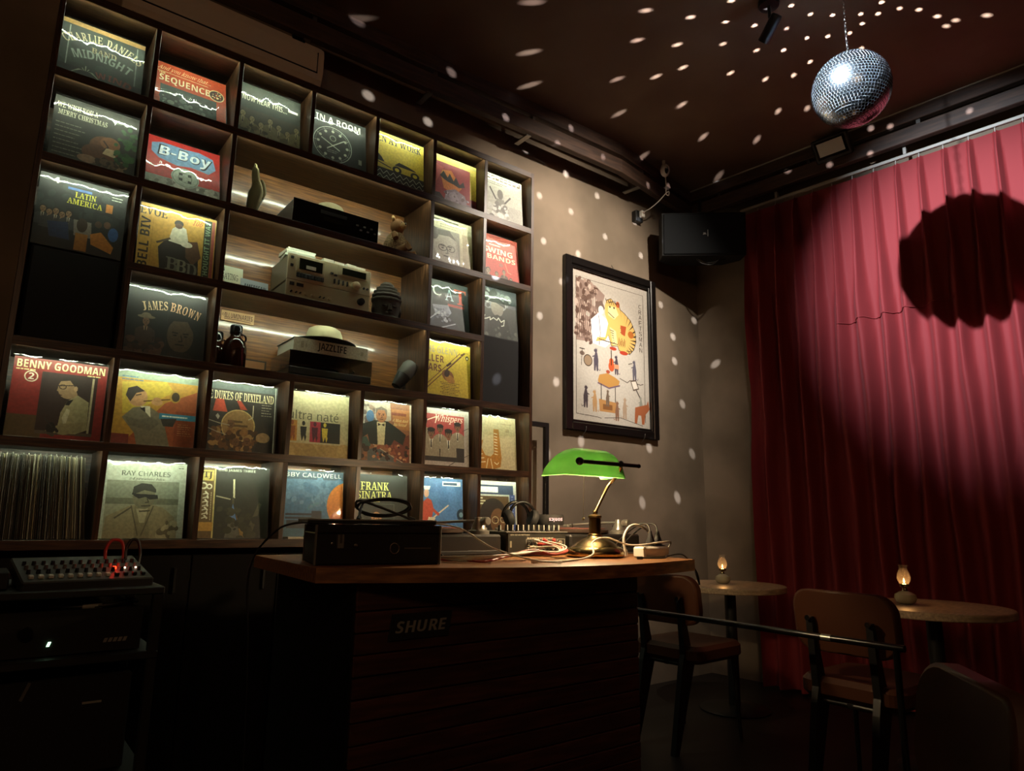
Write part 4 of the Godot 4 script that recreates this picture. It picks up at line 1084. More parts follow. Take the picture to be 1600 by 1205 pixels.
func build_shelf_things() -> void:
	# top bay: a carved hand, a black player with a hat on it, a soft toy
	var y := sill(1)
	var t := thing("hand_sculpture", "dark bronze hand sculpture with pressed fingers pointing up", "sculpture", Vector3(0.868, y, -0.12), 0.25)
	part(mb().lathe([Vector2(0.0, 0.0), Vector2(0.034, 0.0), Vector2(0.036, 0.006), Vector2(0.03, 0.02), Vector2(0.022, 0.03), Vector2(0.0, 0.032)], 14), "foot", M.bronze, t)
	part(mb().tube(smooth([Vector3(0, 0.02, 0), Vector3(0.004, 0.07, 0), Vector3(0.012, 0.12, 0.004), Vector3(0.016, 0.16, 0.006), Vector3(0.012, 0.2, 0.004)]), [0.024, 0.025, 0.026, 0.027, 0.028, 0.029, 0.03, 0.031, 0.033, 0.034, 0.035, 0.036, 0.037, 0.038, 0.037, 0.036, 0.034, 0.032, 0.03, 0.028, 0.026, 0.024, 0.022, 0.02, 0.018], 12), "palm", M.bronze, t)
	for k in 4:
		var z := -0.018 + 0.012 * k
		var h: float = [0.275, 0.292, 0.285, 0.262][k]
		part(mb().tube(smooth([Vector3(0.012, 0.16, z), Vector3(0.008, 0.21, z * 1.05), Vector3(0.002, 0.25, z * 0.95), Vector3(0.0, h, z * 0.8)], 4), [0.0095, 0.0095, 0.0095, 0.009, 0.009, 0.009, 0.0085, 0.0085, 0.008, 0.0075, 0.007, 0.006, 0.004], 8), "finger", M.bronze, t)
	part(mb().tube(smooth([Vector3(0.03, 0.11, 0.022), Vector3(0.04, 0.145, 0.026), Vector3(0.036, 0.185, 0.022), Vector3(0.028, 0.21, 0.018)], 4), [0.014, 0.0135, 0.013, 0.0125, 0.012, 0.0115, 0.011, 0.0105, 0.01, 0.009, 0.008, 0.006, 0.004], 8), "thumb", M.bronze, t)

	t = thing("disc_player", "black disc player with a felt hat lying on it", "player", Vector3(1.268, y, -0.16))
	part(mb().box(Vector3(0, 0.073, 0), Vector3(0.455, 0.118, 0.25), 0.003), "body", M.black_plastic, t)
	var fr := part(mb().box(Vector3(0, 0.073, 0.127), Vector3(0.46, 0.122, 0.008), 0.002), "front_panel", M.black_gloss, t)
	part(mb().box(Vector3(-0.02, 0.1, 0.132), Vector3(0.14, 0.018, 0.003)), "disc_tray", M.black_plastic, fr)
	part(mb().box(Vector3(-0.02, 0.066, 0.132), Vector3(0.1, 0.022, 0.002)), "display", M.display, fr)
	for i in 6:
		part(mb().box(Vector3(0.11 + 0.02 * i, 0.08 - 0.022 * (i % 2), 0.133), Vector3(0.013, 0.008, 0.005), 0.001), "button", M.grey_plastic, fr)
	for q in [[-0.2, 0.1], [0.2, 0.1], [-0.2, -0.1], [0.2, -0.1]]:
		part(mb(at(Vector3(q[0], 0, q[1]))).lathe([Vector2(0, 0), Vector2(0.014, 0), Vector2(0.014, 0.014), Vector2(0, 0.014)], 12), "foot", M.black_plastic, t)
	hat("beige felt hat with dark brim on the black disc player", Vector3(1.285, y + 0.132, -0.175), 0.2, 0.86)

	t = thing("soft_toy", "brown plush animal in a knitted coat sitting at the shelf's right", "toy", Vector3(1.645, y, -0.11), 0.6)
	part(mb().lathe([Vector2(0.0, 0.0), Vector2(0.058, 0.002), Vector2(0.07, 0.03), Vector2(0.066, 0.07), Vector2(0.05, 0.11), Vector2(0.032, 0.135), Vector2(0.0, 0.14)], 18), "knitted_coat", M.knit, t)
	var hd := part(mb().ball(Vector3(-0.01, 0.172, 0.012), Vector3(0.04, 0.044, 0.04)), "head", M.plush, t)
	part(mb().ball(Vector3(-0.018, 0.168, 0.05), Vector3(0.022, 0.018, 0.016)), "muzzle", M.plush_pale, hd)
	part(mb().ball(Vector3(-0.02, 0.176, 0.066), Vector3(0.007, 0.006, 0.005), 8), "nose", M.black_plastic, hd)
	for k in [-1, 1]:
		part(mb().ball(Vector3(-0.01 + k * 0.036, 0.205, 0.004), Vector3(0.016, 0.018, 0.009), 10), "ear", M.plush_pale, hd)
		part(mb().ball(Vector3(-0.012 + k * 0.016, 0.184, 0.047), Vector3(0.004, 0.005, 0.003), 8), "eye", M.black_plastic, hd)
		part(mb().tube(smooth([Vector3(k * 0.035, 0.115, 0.015), Vector3(k * 0.075, 0.1, 0.03), Vector3(k * 0.085, 0.07, 0.045)], 4), 0.016, 8), "arm", M.plush, t)
		part(mb().tube(smooth([Vector3(k * 0.035, 0.025, 0.03), Vector3(k * 0.05, 0.022, 0.075), Vector3(k * 0.055, 0.028, 0.1)], 4), 0.02, 8), "leg", M.plush, t)

	# middle bay: two cards, a cassette deck on an amplifier with boxes on it, a stone head
	y = sill(2)
	var c1 := Cv.new(160, 160, "c9c6a8").T("IN", 0.06, 0.06, 0.2, 0.18, "2a2820", "b").T("SAYING", 0.1, 0.24, 0.8, 0.44, "2a2820", "s").lines(0.08, 0.62, 0.92, 0.1, 3, 0.03, "4a4a3c", 4).R(0, 0.9, 1, 1, "8a8a78")
	t = thing("lettered_card", "cream lettered card leaning at the left of the cassette deck", "card", Vector3(0.834, y, -0.225), 0.05)
	t.rotation.x = -0.12
	part(plate(0.11, 0.16, 0.004), "card", printed("card_a", c1.im, 0.35), t)
	var c2 := Cv.new(192, 128, "a4aab4").T("AMERICAN", 0.12, 0.24, 0.92, 0.5, "343c48", "b").T("EDITION", 0.44, 0.55, 0.92, 0.72, "464e5a", "b").R(0, 0.86, 0.6, 1, "c8ccd0")
	t = thing("pale_blue_card", "pale blue printed card standing before a cream card", "card", Vector3(0.935, y, -0.19), 0.05)
	t.rotation.x = -0.1
	part(plate(0.135, 0.098, 0.004), "card", printed("card_b", c2.im, 0.35), t)

	t = thing("hifi_amplifier", "champagne coloured hi-fi amplifier under the cassette deck", "amplifier", Vector3(1.258, y, -0.17))
	part(mb().box(Vector3(0, 0.052, -0.01), Vector3(0.425, 0.08, 0.25), 0.003), "body", M.silver_paint, t)
	fr = part(mb().box(Vector3(0, 0.05, 0.12), Vector3(0.438, 0.09, 0.012), 0.002), "front_panel", M.champagne, t)
	for i in 8:
		var bx: float = [-0.195, -0.17, -0.15, -0.12, -0.085, -0.05, -0.03, 0.0][i]
		var br: float = [0.005, 0.004, 0.004, 0.009, 0.009, 0.004, 0.004, 0.008][i]
		part(mb(Transform3D(Basis(Vector3.RIGHT, PI / 2), Vector3(bx, 0.034, 0.126))).lathe([Vector2(0, 0), Vector2(br, 0), Vector2(br * 0.9, 0.014), Vector2(0, 0.015)], 12), "knob", M.champagne if br > 0.006 else M.black_plastic, fr)
	part(mb(Transform3D(Basis(Vector3.RIGHT, PI / 2), Vector3(0.168, 0.055, 0.126))).lathe([Vector2(0, 0), Vector2(0.019, 0), Vector2(0.017, 0.02), Vector2(0, 0.021)], 18), "volume_knob", M.black_plastic, fr)
	for i in 2:
		part(mb().box(Vector3(-0.192 + 0.04 * i, 0.075, 0.128), Vector3(0.022 + 0.012 * i, 0.016, 0.004)), "switch", M.black_plastic, fr)
	for q in [[-0.19, 0.1], [0.19, 0.1], [-0.19, -0.1], [0.19, -0.1]]:
		part(mb(at(Vector3(q[0], 0, q[1]))).lathe([Vector2(0, 0), Vector2(0.012, 0), Vector2(0.012, 0.013), Vector2(0, 0.013)], 10), "foot", M.black_plastic, t)

	t = thing("cassette_deck", "champagne cassette deck with a tape window stacked on the amplifier", "cassette deck", Vector3(1.258, y + 0.0965, -0.17))
	part(mb().box(Vector3(0, 0.066, -0.01), Vector3(0.425, 0.13, 0.25), 0.003), "body", M.silver_paint, t)
	fr = part(mb().box(Vector3(0, 0.066, 0.12), Vector3(0.438, 0.132, 0.012), 0.002), "front_panel", M.champagne, t)
	var dr := part(mb().box(Vector3(-0.105, 0.082, 0.128), Vector3(0.145, 0.078, 0.006), 0.002), "tape_door", M.champagne, fr)
	part(mb().box(Vector3(-0.105, 0.086, 0.132), Vector3(0.118, 0.056, 0.002)), "window", M.display, dr)
	part(mb().box(Vector3(-0.105, 0.074, 0.1335), Vector3(0.05, 0.018, 0.002)), "cassette", M.paper_grey, dr)
	for i in 8:
		part(mb().box(Vector3(-0.166 + 0.0175 * i, 0.028, 0.13), Vector3(0.016, 0.022, 0.01), 0.002), "key", M.black_plastic, fr)
	part(mb().box(Vector3(0.12, 0.1, 0.1275), Vector3(0.165, 0.05, 0.004), 0.001), "meter_frame", M.champagne, fr)
	part(mb().box(Vector3(0.125, 0.1, 0.13), Vector3(0.13, 0.034, 0.003)), "meter", M.display, fr)
	for i in 4:
		part(mb().box(Vector3(0.02 + 0.023 * i, 0.036, 0.132), Vector3(0.007, 0.024, 0.012), 0.001), "slider", M.black_plastic, fr)
	part(mb(Transform3D(Basis(Vector3.RIGHT, PI / 2), Vector3(0.135, 0.035, 0.126))).lathe([Vector2(0, 0), Vector2(0.023, 0), Vector2(0.022, 0.018), Vector2(0.017, 0.021), Vector2(0, 0.021)], 22), "level_knob", M.champagne, fr)
	for i in 2:
		part(mb(Transform3D(Basis(Vector3.RIGHT, PI / 2), Vector3(0.182 + 0.02 * i, 0.034, 0.126))).lathe([Vector2(0, 0), Vector2(0.006, 0), Vector2(0.006, 0.006), Vector2(0, 0.006)], 10), "socket", M.black_plastic, fr)
		part(mb().box(Vector3(-0.2, 0.11 - 0.04 * i, 0.13), Vector3(0.013, 0.012, 0.008)), "switch", M.black_plastic, fr)
		part(mb().box(Vector3(0.005 + 0.02 * i, 0.075 - 0.006 * i, 0.13), Vector3(0.014, 0.008, 0.008)), "button", M.black_plastic, fr)
	# disc cases and tapes on the deck
	var top := y + 0.0965 + 0.1325
	for i in 4:
		t = thing("disc_case", "clear disc case in the tilted pile on the cassette deck", "disc case", Vector3(1.115 + 0.005 * (i % 2), top + 0.0115 * i, -0.14 - 0.004 * i), -0.12 + 0.05 * i, "disc cases piled on the cassette deck")
		part(mb().box(Vector3(0, 0.0053, 0), Vector3(0.142, 0.0102, 0.125), 0.001), "case", M.case_a if i % 2 else M.case_b, t)
		part(mb().box(Vector3(-0.069, 0.0053, 0), Vector3(0.005, 0.0106, 0.1255)), "spine", M.paper, t)
	for i in 4:
		t = thing("cassette_case", ["white cassette case in the row on the deck's right", "white cassette case in the row on the deck's right"][i % 2], "cassette", Vector3(1.245 + 0.06 * i, top, -0.1 - 0.01 * (i % 2)), 0.06 * (i % 3), "cassette cases on the deck")
		part(mb().box(Vector3(0, 0.0085, 0), Vector3(0.055, 0.0165, 0.1), 0.001), "case", M.case_b, t)
		part(mb().box(Vector3(0, 0.0085, 0.0505), Vector3(0.05, 0.013, 0.001)), "spine_label", M.paper, t)

	t = thing("stone_head", "dark carved stone head with a tall tiered crown", "sculpture", Vector3(1.612, y, -0.12), -0.15)
	var tiers := [Vector2(0.0, 0.0), Vector2(0.07, 0.0), Vector2(0.075, 0.012), Vector2(0.07, 0.02), Vector2(0.068, 0.04), Vector2(0.074, 0.07), Vector2(0.076, 0.1), Vector2(0.078, 0.112)]
	part(mb(Transform3D(Basis.from_scale(Vector3(1, 1, 0.85)), Vector3.ZERO)).lathe(tiers + [Vector2(0.0, 0.113)], 22), "face_block", M.stone, t)
	var cr := mb(Transform3D(Basis.from_scale(Vector3(1, 1, 0.85)), Vector3.ZERO))
	var tp := [Vector2(0.0, 0.108)]
	for i in 5:
		var r := 0.08 - 0.0028 * i * i
		var yy := 0.11 + 0.021 * i
		tp.append_array([Vector2(r, yy), Vector2(r + 0.003, yy + 0.008), Vector2(r, yy + 0.016), Vector2(r - 0.006, yy + 0.019)])
	tp.append_array([Vector2(0.02, 0.222), Vector2(0.0, 0.226)])
	cr.lathe(tp, 24, 0.035, 12)
	part(cr, "tiered_crown", M.stone, t)
	part(mb().prism(PackedVector2Array([Vector2(-0.011, 0.05), Vector2(0.011, 0.05), Vector2(0.005, 0.085), Vector2(-0.005, 0.085)]), 0.075, 0.003), "nose", M.stone, t)
	part(mb().ball(Vector3(0, 0.038, 0.058), Vector3(0.026, 0.007, 0.012), 10), "lips", M.stone, t)
	for k in [-1, 1]:
		part(mb().ball(Vector3(k * 0.028, 0.075, 0.058), Vector3(0.016, 0.006, 0.01), 10), "eye", M.stone, t)
		part(mb().ball(Vector3(k * 0.075, 0.062, 0.008), Vector3(0.008, 0.035, 0.014), 10), "ear", M.stone, t)

	# low bay: dark jars, a lettered sign, a turntable with a thick book and a hat on it, a microphone
	y = sill(3)
	for q in [[0.845, -0.1, 1.0, "large dark amber glass jug with a ring handle and black cap"], [0.794, -0.215, 0.93, "smaller dark amber glass jug standing against the upright"]]:
		t = thing("glass_jug", q[3], "jug", Vector3(q[0], y, q[1]), 0.4)
		var s: float = q[2]
		part(mb().lathe([Vector2(0, 0), Vector2(0.05 * s, 0), Vector2(0.053 * s, 0.006), Vector2(0.053 * s, 0.1 * s), Vector2(0.047 * s, 0.13 * s), Vector2(0.03 * s, 0.15 * s), Vector2(0.024 * s, 0.158 * s), Vector2(0.024 * s, 0.17 * s), Vector2(0, 0.17 * s)], 24), "bottle", M.amber, t)
		part(mb().lathe([Vector2(0, 0.17 * s), Vector2(0.028 * s, 0.17 * s), Vector2(0.028 * s, 0.205 * s), Vector2(0.024 * s, 0.21 * s), Vector2(0, 0.21 * s)], 18), "cap", M.black_gloss, t)
		var ringp := []
		for i in 14:
			ringp.append(Vector3(0.04 * s + cos(TAU * i / 14) * 0.018 * s, 0.158 * s + sin(TAU * i / 14) * 0.018 * s, 0))
		part(mb().tube(ringp, 0.005 * s, 7, true), "ring_handle", M.amber, t)
	var sg := Cv.new(256, 80, "c49a68").T("ILLUMINARIES", 0.1, 0.2, 0.95, 0.68, "5a2c18", "b").PL([0.1, 0.8, 0.5, 0.76, 0.9, 0.84], 0.02, "5a2c18").ring(0.055, 0.42, 0.03, 0.1, 0.012, "5a2c18")
	t = thing("lettered_sign", "small tan wooden sign with brown lettering hung behind the jugs", "sign", Vector3(0.902, 2.062, -0.316))
	part(plate(0.158, 0.052, 0.008), "board", printed("sign", sg.im, 0.5), t)
	t = thing("picture_tray", "low dark tray with a small framed picture behind the jugs", "tray", Vector3(0.968, y, -0.21), 0.05)
	part(mb().box(Vector3(0, 0.012, 0.02), Vector3(0.19, 0.022, 0.12), 0.003), "tray", M.blackwood, t)
	part(mb().box(Vector3(0, 0.06, -0.05), Vector3(0.16, 0.075, 0.006), 0.001), "frame", M.walnut_dark, t)
	part(mb().box(Vector3(0, 0.06, -0.0455), Vector3(0.14, 0.058, 0.002)), "picture", M.oak_flat, t)

	t = thing("dust_cover_turntable", "dark record player under a smoky clear dust cover", "record player", Vector3(1.292, y, -0.165))
	part(mb().box(Vector3(0, 0.028, 0), Vector3(0.425, 0.036, 0.27), 0.004), "plinth", M.black_plastic, t)
	part(mb(at(Vector3(-0.04, 0.046, 0))).lathe([Vector2(0, 0), Vector2(0.128, 0), Vector2(0.13, 0.004), Vector2(0.13, 0.012), Vector2(0.126, 0.016), Vector2(0, 0.017)], 36), "platter", M.black_gloss, t)
	part(mb().tube(smooth([Vector3(0.165, 0.085, -0.08), Vector3(0.168, 0.082, 0.02), Vector3(0.13, 0.078, 0.08)]), 0.004, 8), "tonearm", M.steel, t)
	part(mb(at(Vector3(0.165, 0.046, -0.08))).lathe([Vector2(0, 0), Vector2(0.022, 0), Vector2(0.018, 0.03), Vector2(0.012, 0.046), Vector2(0, 0.046)], 16), "tonearm_base", M.grey_plastic, t)
	var cov := mb()
	cov.box(Vector3(0, 0.1235, 0), Vector3(0.425, 0.003, 0.268))
	cov.box(Vector3(0, 0.085, 0.1325), Vector3(0.425, 0.075, 0.003))
	cov.box(Vector3(-0.211, 0.085, 0), Vector3(0.003, 0.075, 0.262))
	cov.box(Vector3(0.211, 0.085, 0), Vector3(0.003, 0.075, 0.262))
	part(cov, "dust_cover", M.smoked, t)
	for q in [[-0.18, 0.1], [0.18, 0.1], [-0.18, -0.1], [0.18, -0.1]]:
		part(mb(at(Vector3(q[0], 0, q[1]))).lathe([Vector2(0, 0), Vector2(0.014, 0), Vector2(0.014, 0.011), Vector2(0, 0.011)], 10), "foot", M.black_plastic, t)

	t = thing("thick_book", "thick grey boxed book lying on the turntable's dust cover", "book", Vector3(1.288, y + 0.1255, -0.16))
	var sp := Cv.new(512, 88, "a89f8a").T("JAZZLIFE", 0.31, 0.16, 0.7, 0.84, "16140f", "b").R(0.09, 0.24, 0.13, 0.74, "8a826e").R(0.15, 0.34, 0.17, 0.7, "8a826e").R(0.9, 0.34, 0.94, 0.66, "8a826e")
	var pl := part(plate(0.385, 0.066, 0.003), "spine", printed("spine", sp.grain(0.2, 5).im, 0.6), t)
	pl.position.z = 0.12
	part(mb().box(Vector3(0.003, 0.033, 0), Vector3(0.379, 0.06, 0.236)), "pages", M.paper, t)
	part(mb().box(Vector3(0, 0.0016, 0), Vector3(0.385, 0.003, 0.24)), "cover", M.book_grey, t)
	part(mb().box(Vector3(0, 0.0645, 0), Vector3(0.385, 0.003, 0.24)), "cover", M.book_grey, t)
	hat("beige felt hat with dark brim on the thick book", Vector3(1.29, y + 0.1925, -0.15), 0.15, 1.02)

	t = thing("microphone", "stubby grey studio microphone tilted on its small stand", "microphone", Vector3(1.727, y, -0.09))
	part(mb().lathe([Vector2(0, 0), Vector2(0.04, 0), Vector2(0.042, 0.006), Vector2(0.03, 0.014), Vector2(0.008, 0.02), Vector2(0.006, 0.07), Vector2(0, 0.07)], 18), "stand", M.black_plastic, t)
	var tilt := Transform3D(Basis(Vector3(0, 0, 1), -0.6).scaled(Vector3(1.3, 1.3, 1.3)), Vector3(-0.012, 0.09, 0.01))
	part(mb(tilt).lathe([Vector2(0, -0.06), Vector2(0.02, -0.058), Vector2(0.028, -0.02), Vector2(0.03, 0.0), Vector2(0, 0.0)], 20), "body", M.black_plastic, t)
	part(mb(tilt).lathe([Vector2(0.031, 0.0), Vector2(0.033, 0.006), Vector2(0.034, 0.05), Vector2(0.028, 0.066), Vector2(0.014, 0.073), Vector2(0, 0.074)], 22), "grille", M.mesh_grey, t)


# ---------------------------------------------------------------- the DJ desk and what stands on it
const FLAT := Basis(Vector3(1, 0, 0), Vector3(0, 0, -1), Vector3(0, 1, 0))   # a prism lying down: its y runs away from the camera

func cable(called: String, label: String, pts: Array, r: float, m: Material, group := "", ends := 2) -> void:
	var t := thing(called, label, "cable", Vector3.ZERO, 0.0, group)
	part(mb().tube(smooth(pts, 8), r, 7), "wire", m, t)
	for e in [[pts[-1], pts[-2]], [pts[0], pts[1]]].slice(0, ends):
		var d: Vector3 = (e[0] - e[1]).normalized()
		part(mb().tube([e[0] - d * 0.004, e[0] + d * 0.018], r * 1.9, 8), "plug", m, t)

func knob(parent: Node, p: Vector3, r: float, h: float, m: Material, mark := true) -> void:
	var k := part(mb(at(p)).lathe([Vector2(0, 0), Vector2(r * 1.15, 0), Vector2(r, h * 0.25), Vector2(r * 0.85, h * 0.92), Vector2(r * 0.75, h), Vector2(0, h)], 12), "knob", m, parent)
	if mark: part(mb().box(p + Vector3(0, h * 0.55, r * 0.93), Vector3(r * 0.35, h * 0.9, r * 0.15)), "marker", M.paper, k)

func turntable(label: String, where: Vector3, side: float) -> void:
	var t := thing("dj_turntable", label, "turntable", where)
	part(mb().box(Vector3(0, 0.05, 0), Vector3(0.43, 0.07, 0.34), 0.008), "plinth", M.tt_body, t)
	part(mb().box(Vector3(0, 0.018, 0), Vector3(0.436, 0.022, 0.346), 0.006), "rubber_base", M.black_rubber, t)
	part(mb(at(Vector3(-0.05 * side, 0.086, 0))).lathe([Vector2(0, 0), Vector2(0.158, 0), Vector2(0.166, 0.006), Vector2(0.166, 0.016), Vector2(0.16, 0.02), Vector2(0, 0.02)], 40), "platter", M.platter, t)
	part(mb(at(Vector3(-0.05 * side, 0.107, 0))).lathe([Vector2(0, 0), Vector2(0.15, 0), Vector2(0.15, 0.003), Vector2(0, 0.004)], 36), "slipmat", M.slipmat, t)
	part(mb(at(Vector3(-0.05 * side, 0.11, 0))).lathe([Vector2(0, 0), Vector2(0.004, 0), Vector2(0.003, 0.018), Vector2(0, 0.018)], 8), "spindle", M.chrome, t)
	var b := part(mb(at(Vector3(0.16 * side, 0.085, 0.09))).lathe([Vector2(0, 0), Vector2(0.042, 0), Vector2(0.042, 0.012), Vector2(0.03, 0.018), Vector2(0.026, 0.034), Vector2(0.018, 0.05), Vector2(0.016, 0.064), Vector2(0, 0.066)], 20), "tonearm_base", M.arm_metal, t)
	part(mb().tube(smooth([Vector3(0.16 * side, 0.135, 0.13), Vector3(0.16 * side, 0.135, 0.06), Vector3(0.13 * side, 0.132, -0.02), Vector3(0.07 * side, 0.124, -0.1), Vector3(0.05 * side, 0.12, -0.13)], 5), 0.0055, 8), "tonearm", M.arm_metal, t)
	part(mb(Transform3D(Basis(Vector3.RIGHT, PI / 2), Vector3(0.16 * side, 0.135, 0.118))).lathe([Vector2(0, 0), Vector2(0.014, 0), Vector2(0.016, 0.004), Vector2(0.016, 0.03), Vector2(0.012, 0.034), Vector2(0, 0.034)], 14), "counterweight", M.arm_metal, b)
	part(mb().box(Vector3(0.048 * side, 0.118, -0.145), Vector3(0.018, 0.012, 0.034), 0.003), "headshell", M.paper_grey, t)
	part(mb(at(Vector3(0.19 * side, 0.085, 0.03))).lathe([Vector2(0, 0), Vector2(0.007, 0), Vector2(0.006, 0.03), Vector2(0.009, 0.036), Vector2(0, 0.04)], 10), "arm_rest", M.black_plastic, t)
	part(mb().box(Vector3(0.19 * side, 0.089, -0.08), Vector3(0.022, 0.006, 0.12), 0.002), "pitch_slider", M.black_plastic, t)


func build_desk() -> void:
	var t := thing("dj_desk", "bow-fronted wooden bar desk with dark horizontal planks below its top", "desk")
	var edge := [Vector2(0.775, 1.2)]
	for i in 13:
		var u := (i + 1) / 13.0
		var x := lerpf(0.775, 2.235, u)
		edge.append(Vector2(x, 1.2 + 0.18 * u + 0.2 * sin(PI * pow(u, 1.05)) * (1.0 - 0.12 * u)))
	var poly := PackedVector2Array()
	for p in edge: poly.append(Vector2(p.x, -p.y))
	poly.append_array(PackedVector2Array([Vector2(2.5, -0.62), Vector2(2.5, -0.48), Vector2(0.83, -0.48)]))
	part(mb(Transform3D(FLAT, Vector3(0, DESK - 0.042, 0))).prism(poly, 0.042), "desk_top", M.desk_wood, t)
	# body behind the planks
	part(mb().box(Vector3(1.505, 0.469, 0.88), Vector3(1.18, 0.938, 0.6)), "body", M.blackwood, t)
	part(mb().box(Vector3(0.91, 0.469, 0.87), Vector3(0.022, 0.938, 0.64), 0.002), "side_panel", M.blackwood, t)
	part(mb().box(Vector3(2.1, 0.469, 0.87), Vector3(0.022, 0.938, 0.64), 0.002), "side_panel", M.blackwood, t)
	part(mb().box(Vector3(1.505, 0.894, 1.19), Vector3(1.2, 0.082, 0.022), 0.003), "plank", M.plank_0, t)
	var y := 0.849
	var pi := 0
	while y > 0.02:
		var h := minf(0.0567, y - 0.004)
		var p := part(mb().box(Vector3(1.505, y - h / 2, 1.19), Vector3(1.2, h, 0.022), 0.003), "plank", M["plank_%d" % (pi % 4)], t)
		p.position.z = [0.0, 0.001, -0.0008, 0.0004][pi % 4]
		y -= 0.0607
		pi += 1
	# the black badge
	t = thing("lettered_badge", "black slanted badge with grey capitals fixed to the desk front", "sign", Vector3(1.12, 0.762, 1.2026))
	var bd := PackedVector2Array([Vector2(-0.112, 0.0), Vector2(0.1, 0.0), Vector2(0.112, 0.076), Vector2(-0.1, 0.076)])
	part(mb().prism(bd, 0.006, 0.0012), "plate", M.black_matte, t)
	var tm := TextMesh.new()
	tm.text = "SHURE"
	tm.depth = 0.002
	tm.font_size = 40
	tm.pixel_size = 0.0011
	var f := SystemFont.new()
	f.font_names = PackedStringArray(["Droid Sans"])
	f.font_weight = 700
	tm.font = f
	var lt := part(tm, "lettering", M.badge_grey, t)
	lt.transform = Transform3D(Basis(Vector3(1.28, 0, 0), Vector3(0.22, 1.05, 0), Vector3(0, 0, 1)), Vector3(0.0, 0.037, 0.0065))
	t = thing("metal_label", "narrow bright metal label on the desk's top plank", "label", Vector3(1.914, 0.858, 1.2016))
	part(mb().box(Vector3(0, 0, 0.001), Vector3(0.09, 0.005, 0.002)), "plate", M.chrome, t)
	part(mb().box(Vector3(-0.042, 0, 0.0022), Vector3(0.003, 0.003, 0.001)), "rivet", M.steel, t)

	# flight case with a laptop and a coiled lead on it
	t = thing("flight_case", "black equipment case with metal latches at the desk's left end", "case", Vector3(1.02, DESK, 1.04), -0.25)
	part(mb().box(Vector3(0, 0.06, 0), Vector3(0.385, 0.118, 0.26), 0.004), "body", M.black_matte, t)
	part(mb().box(Vector3(0, 0.095, 0), Vector3(0.389, 0.004, 0.264)), "lid_seam", M.black_gloss, t)
	for k in [-1, 1]:
		for j in [-1, 1]:
			part(mb().box(Vector3(k * 0.192, 0.06, j * 0.129), Vector3(0.008, 0.119, 0.008), 0.002), "corner_bar", M.edge_metal, t)
	var la := part(mb().box(Vector3(-0.12, 0.07, 0.132), Vector3(0.022, 0.042, 0.008), 0.002), "latch", M.steel, t)
	part(mb().box(Vector3(-0.12, 0.078, 0.137), Vector3(0.008, 0.028, 0.005), 0.001), "tongue", M.chrome, la)
	part(mb(Transform3D(Basis(Vector3.RIGHT, PI / 2), Vector3(-0.075, 0.058, 0.13))).lathe([Vector2(0, 0), Vector2(0.007, 0), Vector2(0.006, 0.006), Vector2(0, 0.007)], 10), "stud", M.chrome, t)
	part(mb(Transform3D(Basis(Vector3.RIGHT, PI / 2), Vector3(-0.145, 0.064, 0.13))).lathe([Vector2(0, 0), Vector2(0.005, 0), Vector2(0.004, 0.005), Vector2(0, 0.006)], 10), "stud", M.chrome, t)
	var rp := []
	for k in 16:
		rp.append(Vector3(0.045 + cos(TAU * k / 16) * 0.014, 0.05 + sin(TAU * k / 16) * 0.016, 0.134))
	part(mb().tube(rp, 0.0022, 6, true), "pull_ring", M.chrome, t)
	part(mb().box(Vector3(0.12, 0.05, 0.1305), Vector3(0.085, 0.004, 0.002)), "label_slot", M.grey_plastic, t)

	t = thing("laptop", "slim closed silver laptop lying on the black equipment case", "laptop", Vector3(1.0, DESK + 0.119, 1.04), -0.25)
	part(mb().box(Vector3(0, 0.0075, 0), Vector3(0.4, 0.009, 0.25), 0.003), "base", M.laptop_dark, t)
	part(mb().box(Vector3(0, 0.0145, 0), Vector3(0.4, 0.005, 0.25), 0.002), "lid", M.laptop, t)
	for k in [-1, 1]:
		for j in [-1, 1]:
			part(mb().box(Vector3(k * 0.165, 0.0026, j * 0.11), Vector3(0.06, 0.005, 0.012), 0.001), "rubber_foot", M.paper_grey, t)
	var cp := []
	var cx := Vector3(1.07, DESK + 0.14, 1.02)
	cp.append(cx + Vector3(-0.13, 0.0, 0.09))
	for k in 25:
		var a := 2.6 - TAU * k / 12.0
		cp.append(cx + Vector3(cos(a) * (0.085 + 0.006 * sin(k * 1.7)), 0.032 + 0.028 * sin(a) + 0.002 * k / 6.0, 0.03 * sin(a + 0.8)))
	cp.append(cx + Vector3(0.06, 0.0, 0.07))
	cable("coiled_lead", "coiled black lead lying on the closed laptop", cp, 0.0042, M.cable_black)

	# two turntables with a mixer between them, seen from behind
	turntable("dark turntable between the black case and the mixer", Vector3(1.41, DESK, 0.77), 1.0)
	turntable("dark turntable behind the brass lamp", Vector3(2.2, DESK, 0.77), 1.0)
	t = thing("dj_mixer", "black DJ mixer with a row of knobs and its sockets at the back", "mixer", Vector3(1.8, DESK, 0.8))
	part(mb().box(Vector3(0, 0.052, 0), Vector3(0.31, 0.082, 0.29), 0.004), "body", M.mixer_black, t)
	part(mb().box(Vector3(0, 0.094, 0), Vector3(0.322, 0.005, 0.3), 0.001), "top_plate", M.grey_plastic, t)
	for q in [[-0.13, 0.11], [0.13, 0.11], [-0.13, -0.11], [0.13, -0.11]]:
		part(mb(at(Vector3(q[0], 0, q[1]))).lathe([Vector2(0, 0), Vector2(0.014, 0), Vector2(0.014, 0.012), Vector2(0, 0.012)], 10), "foot", M.black_rubber, t)
	var rear := Cv.new(400, 120, "20201c").T("EFX SEND/RETURN", 0.04, 0.06, 0.36, 0.13, "a8a490", "b").R(0.03, 0.4, 0.06, 0.72, "8a8672")
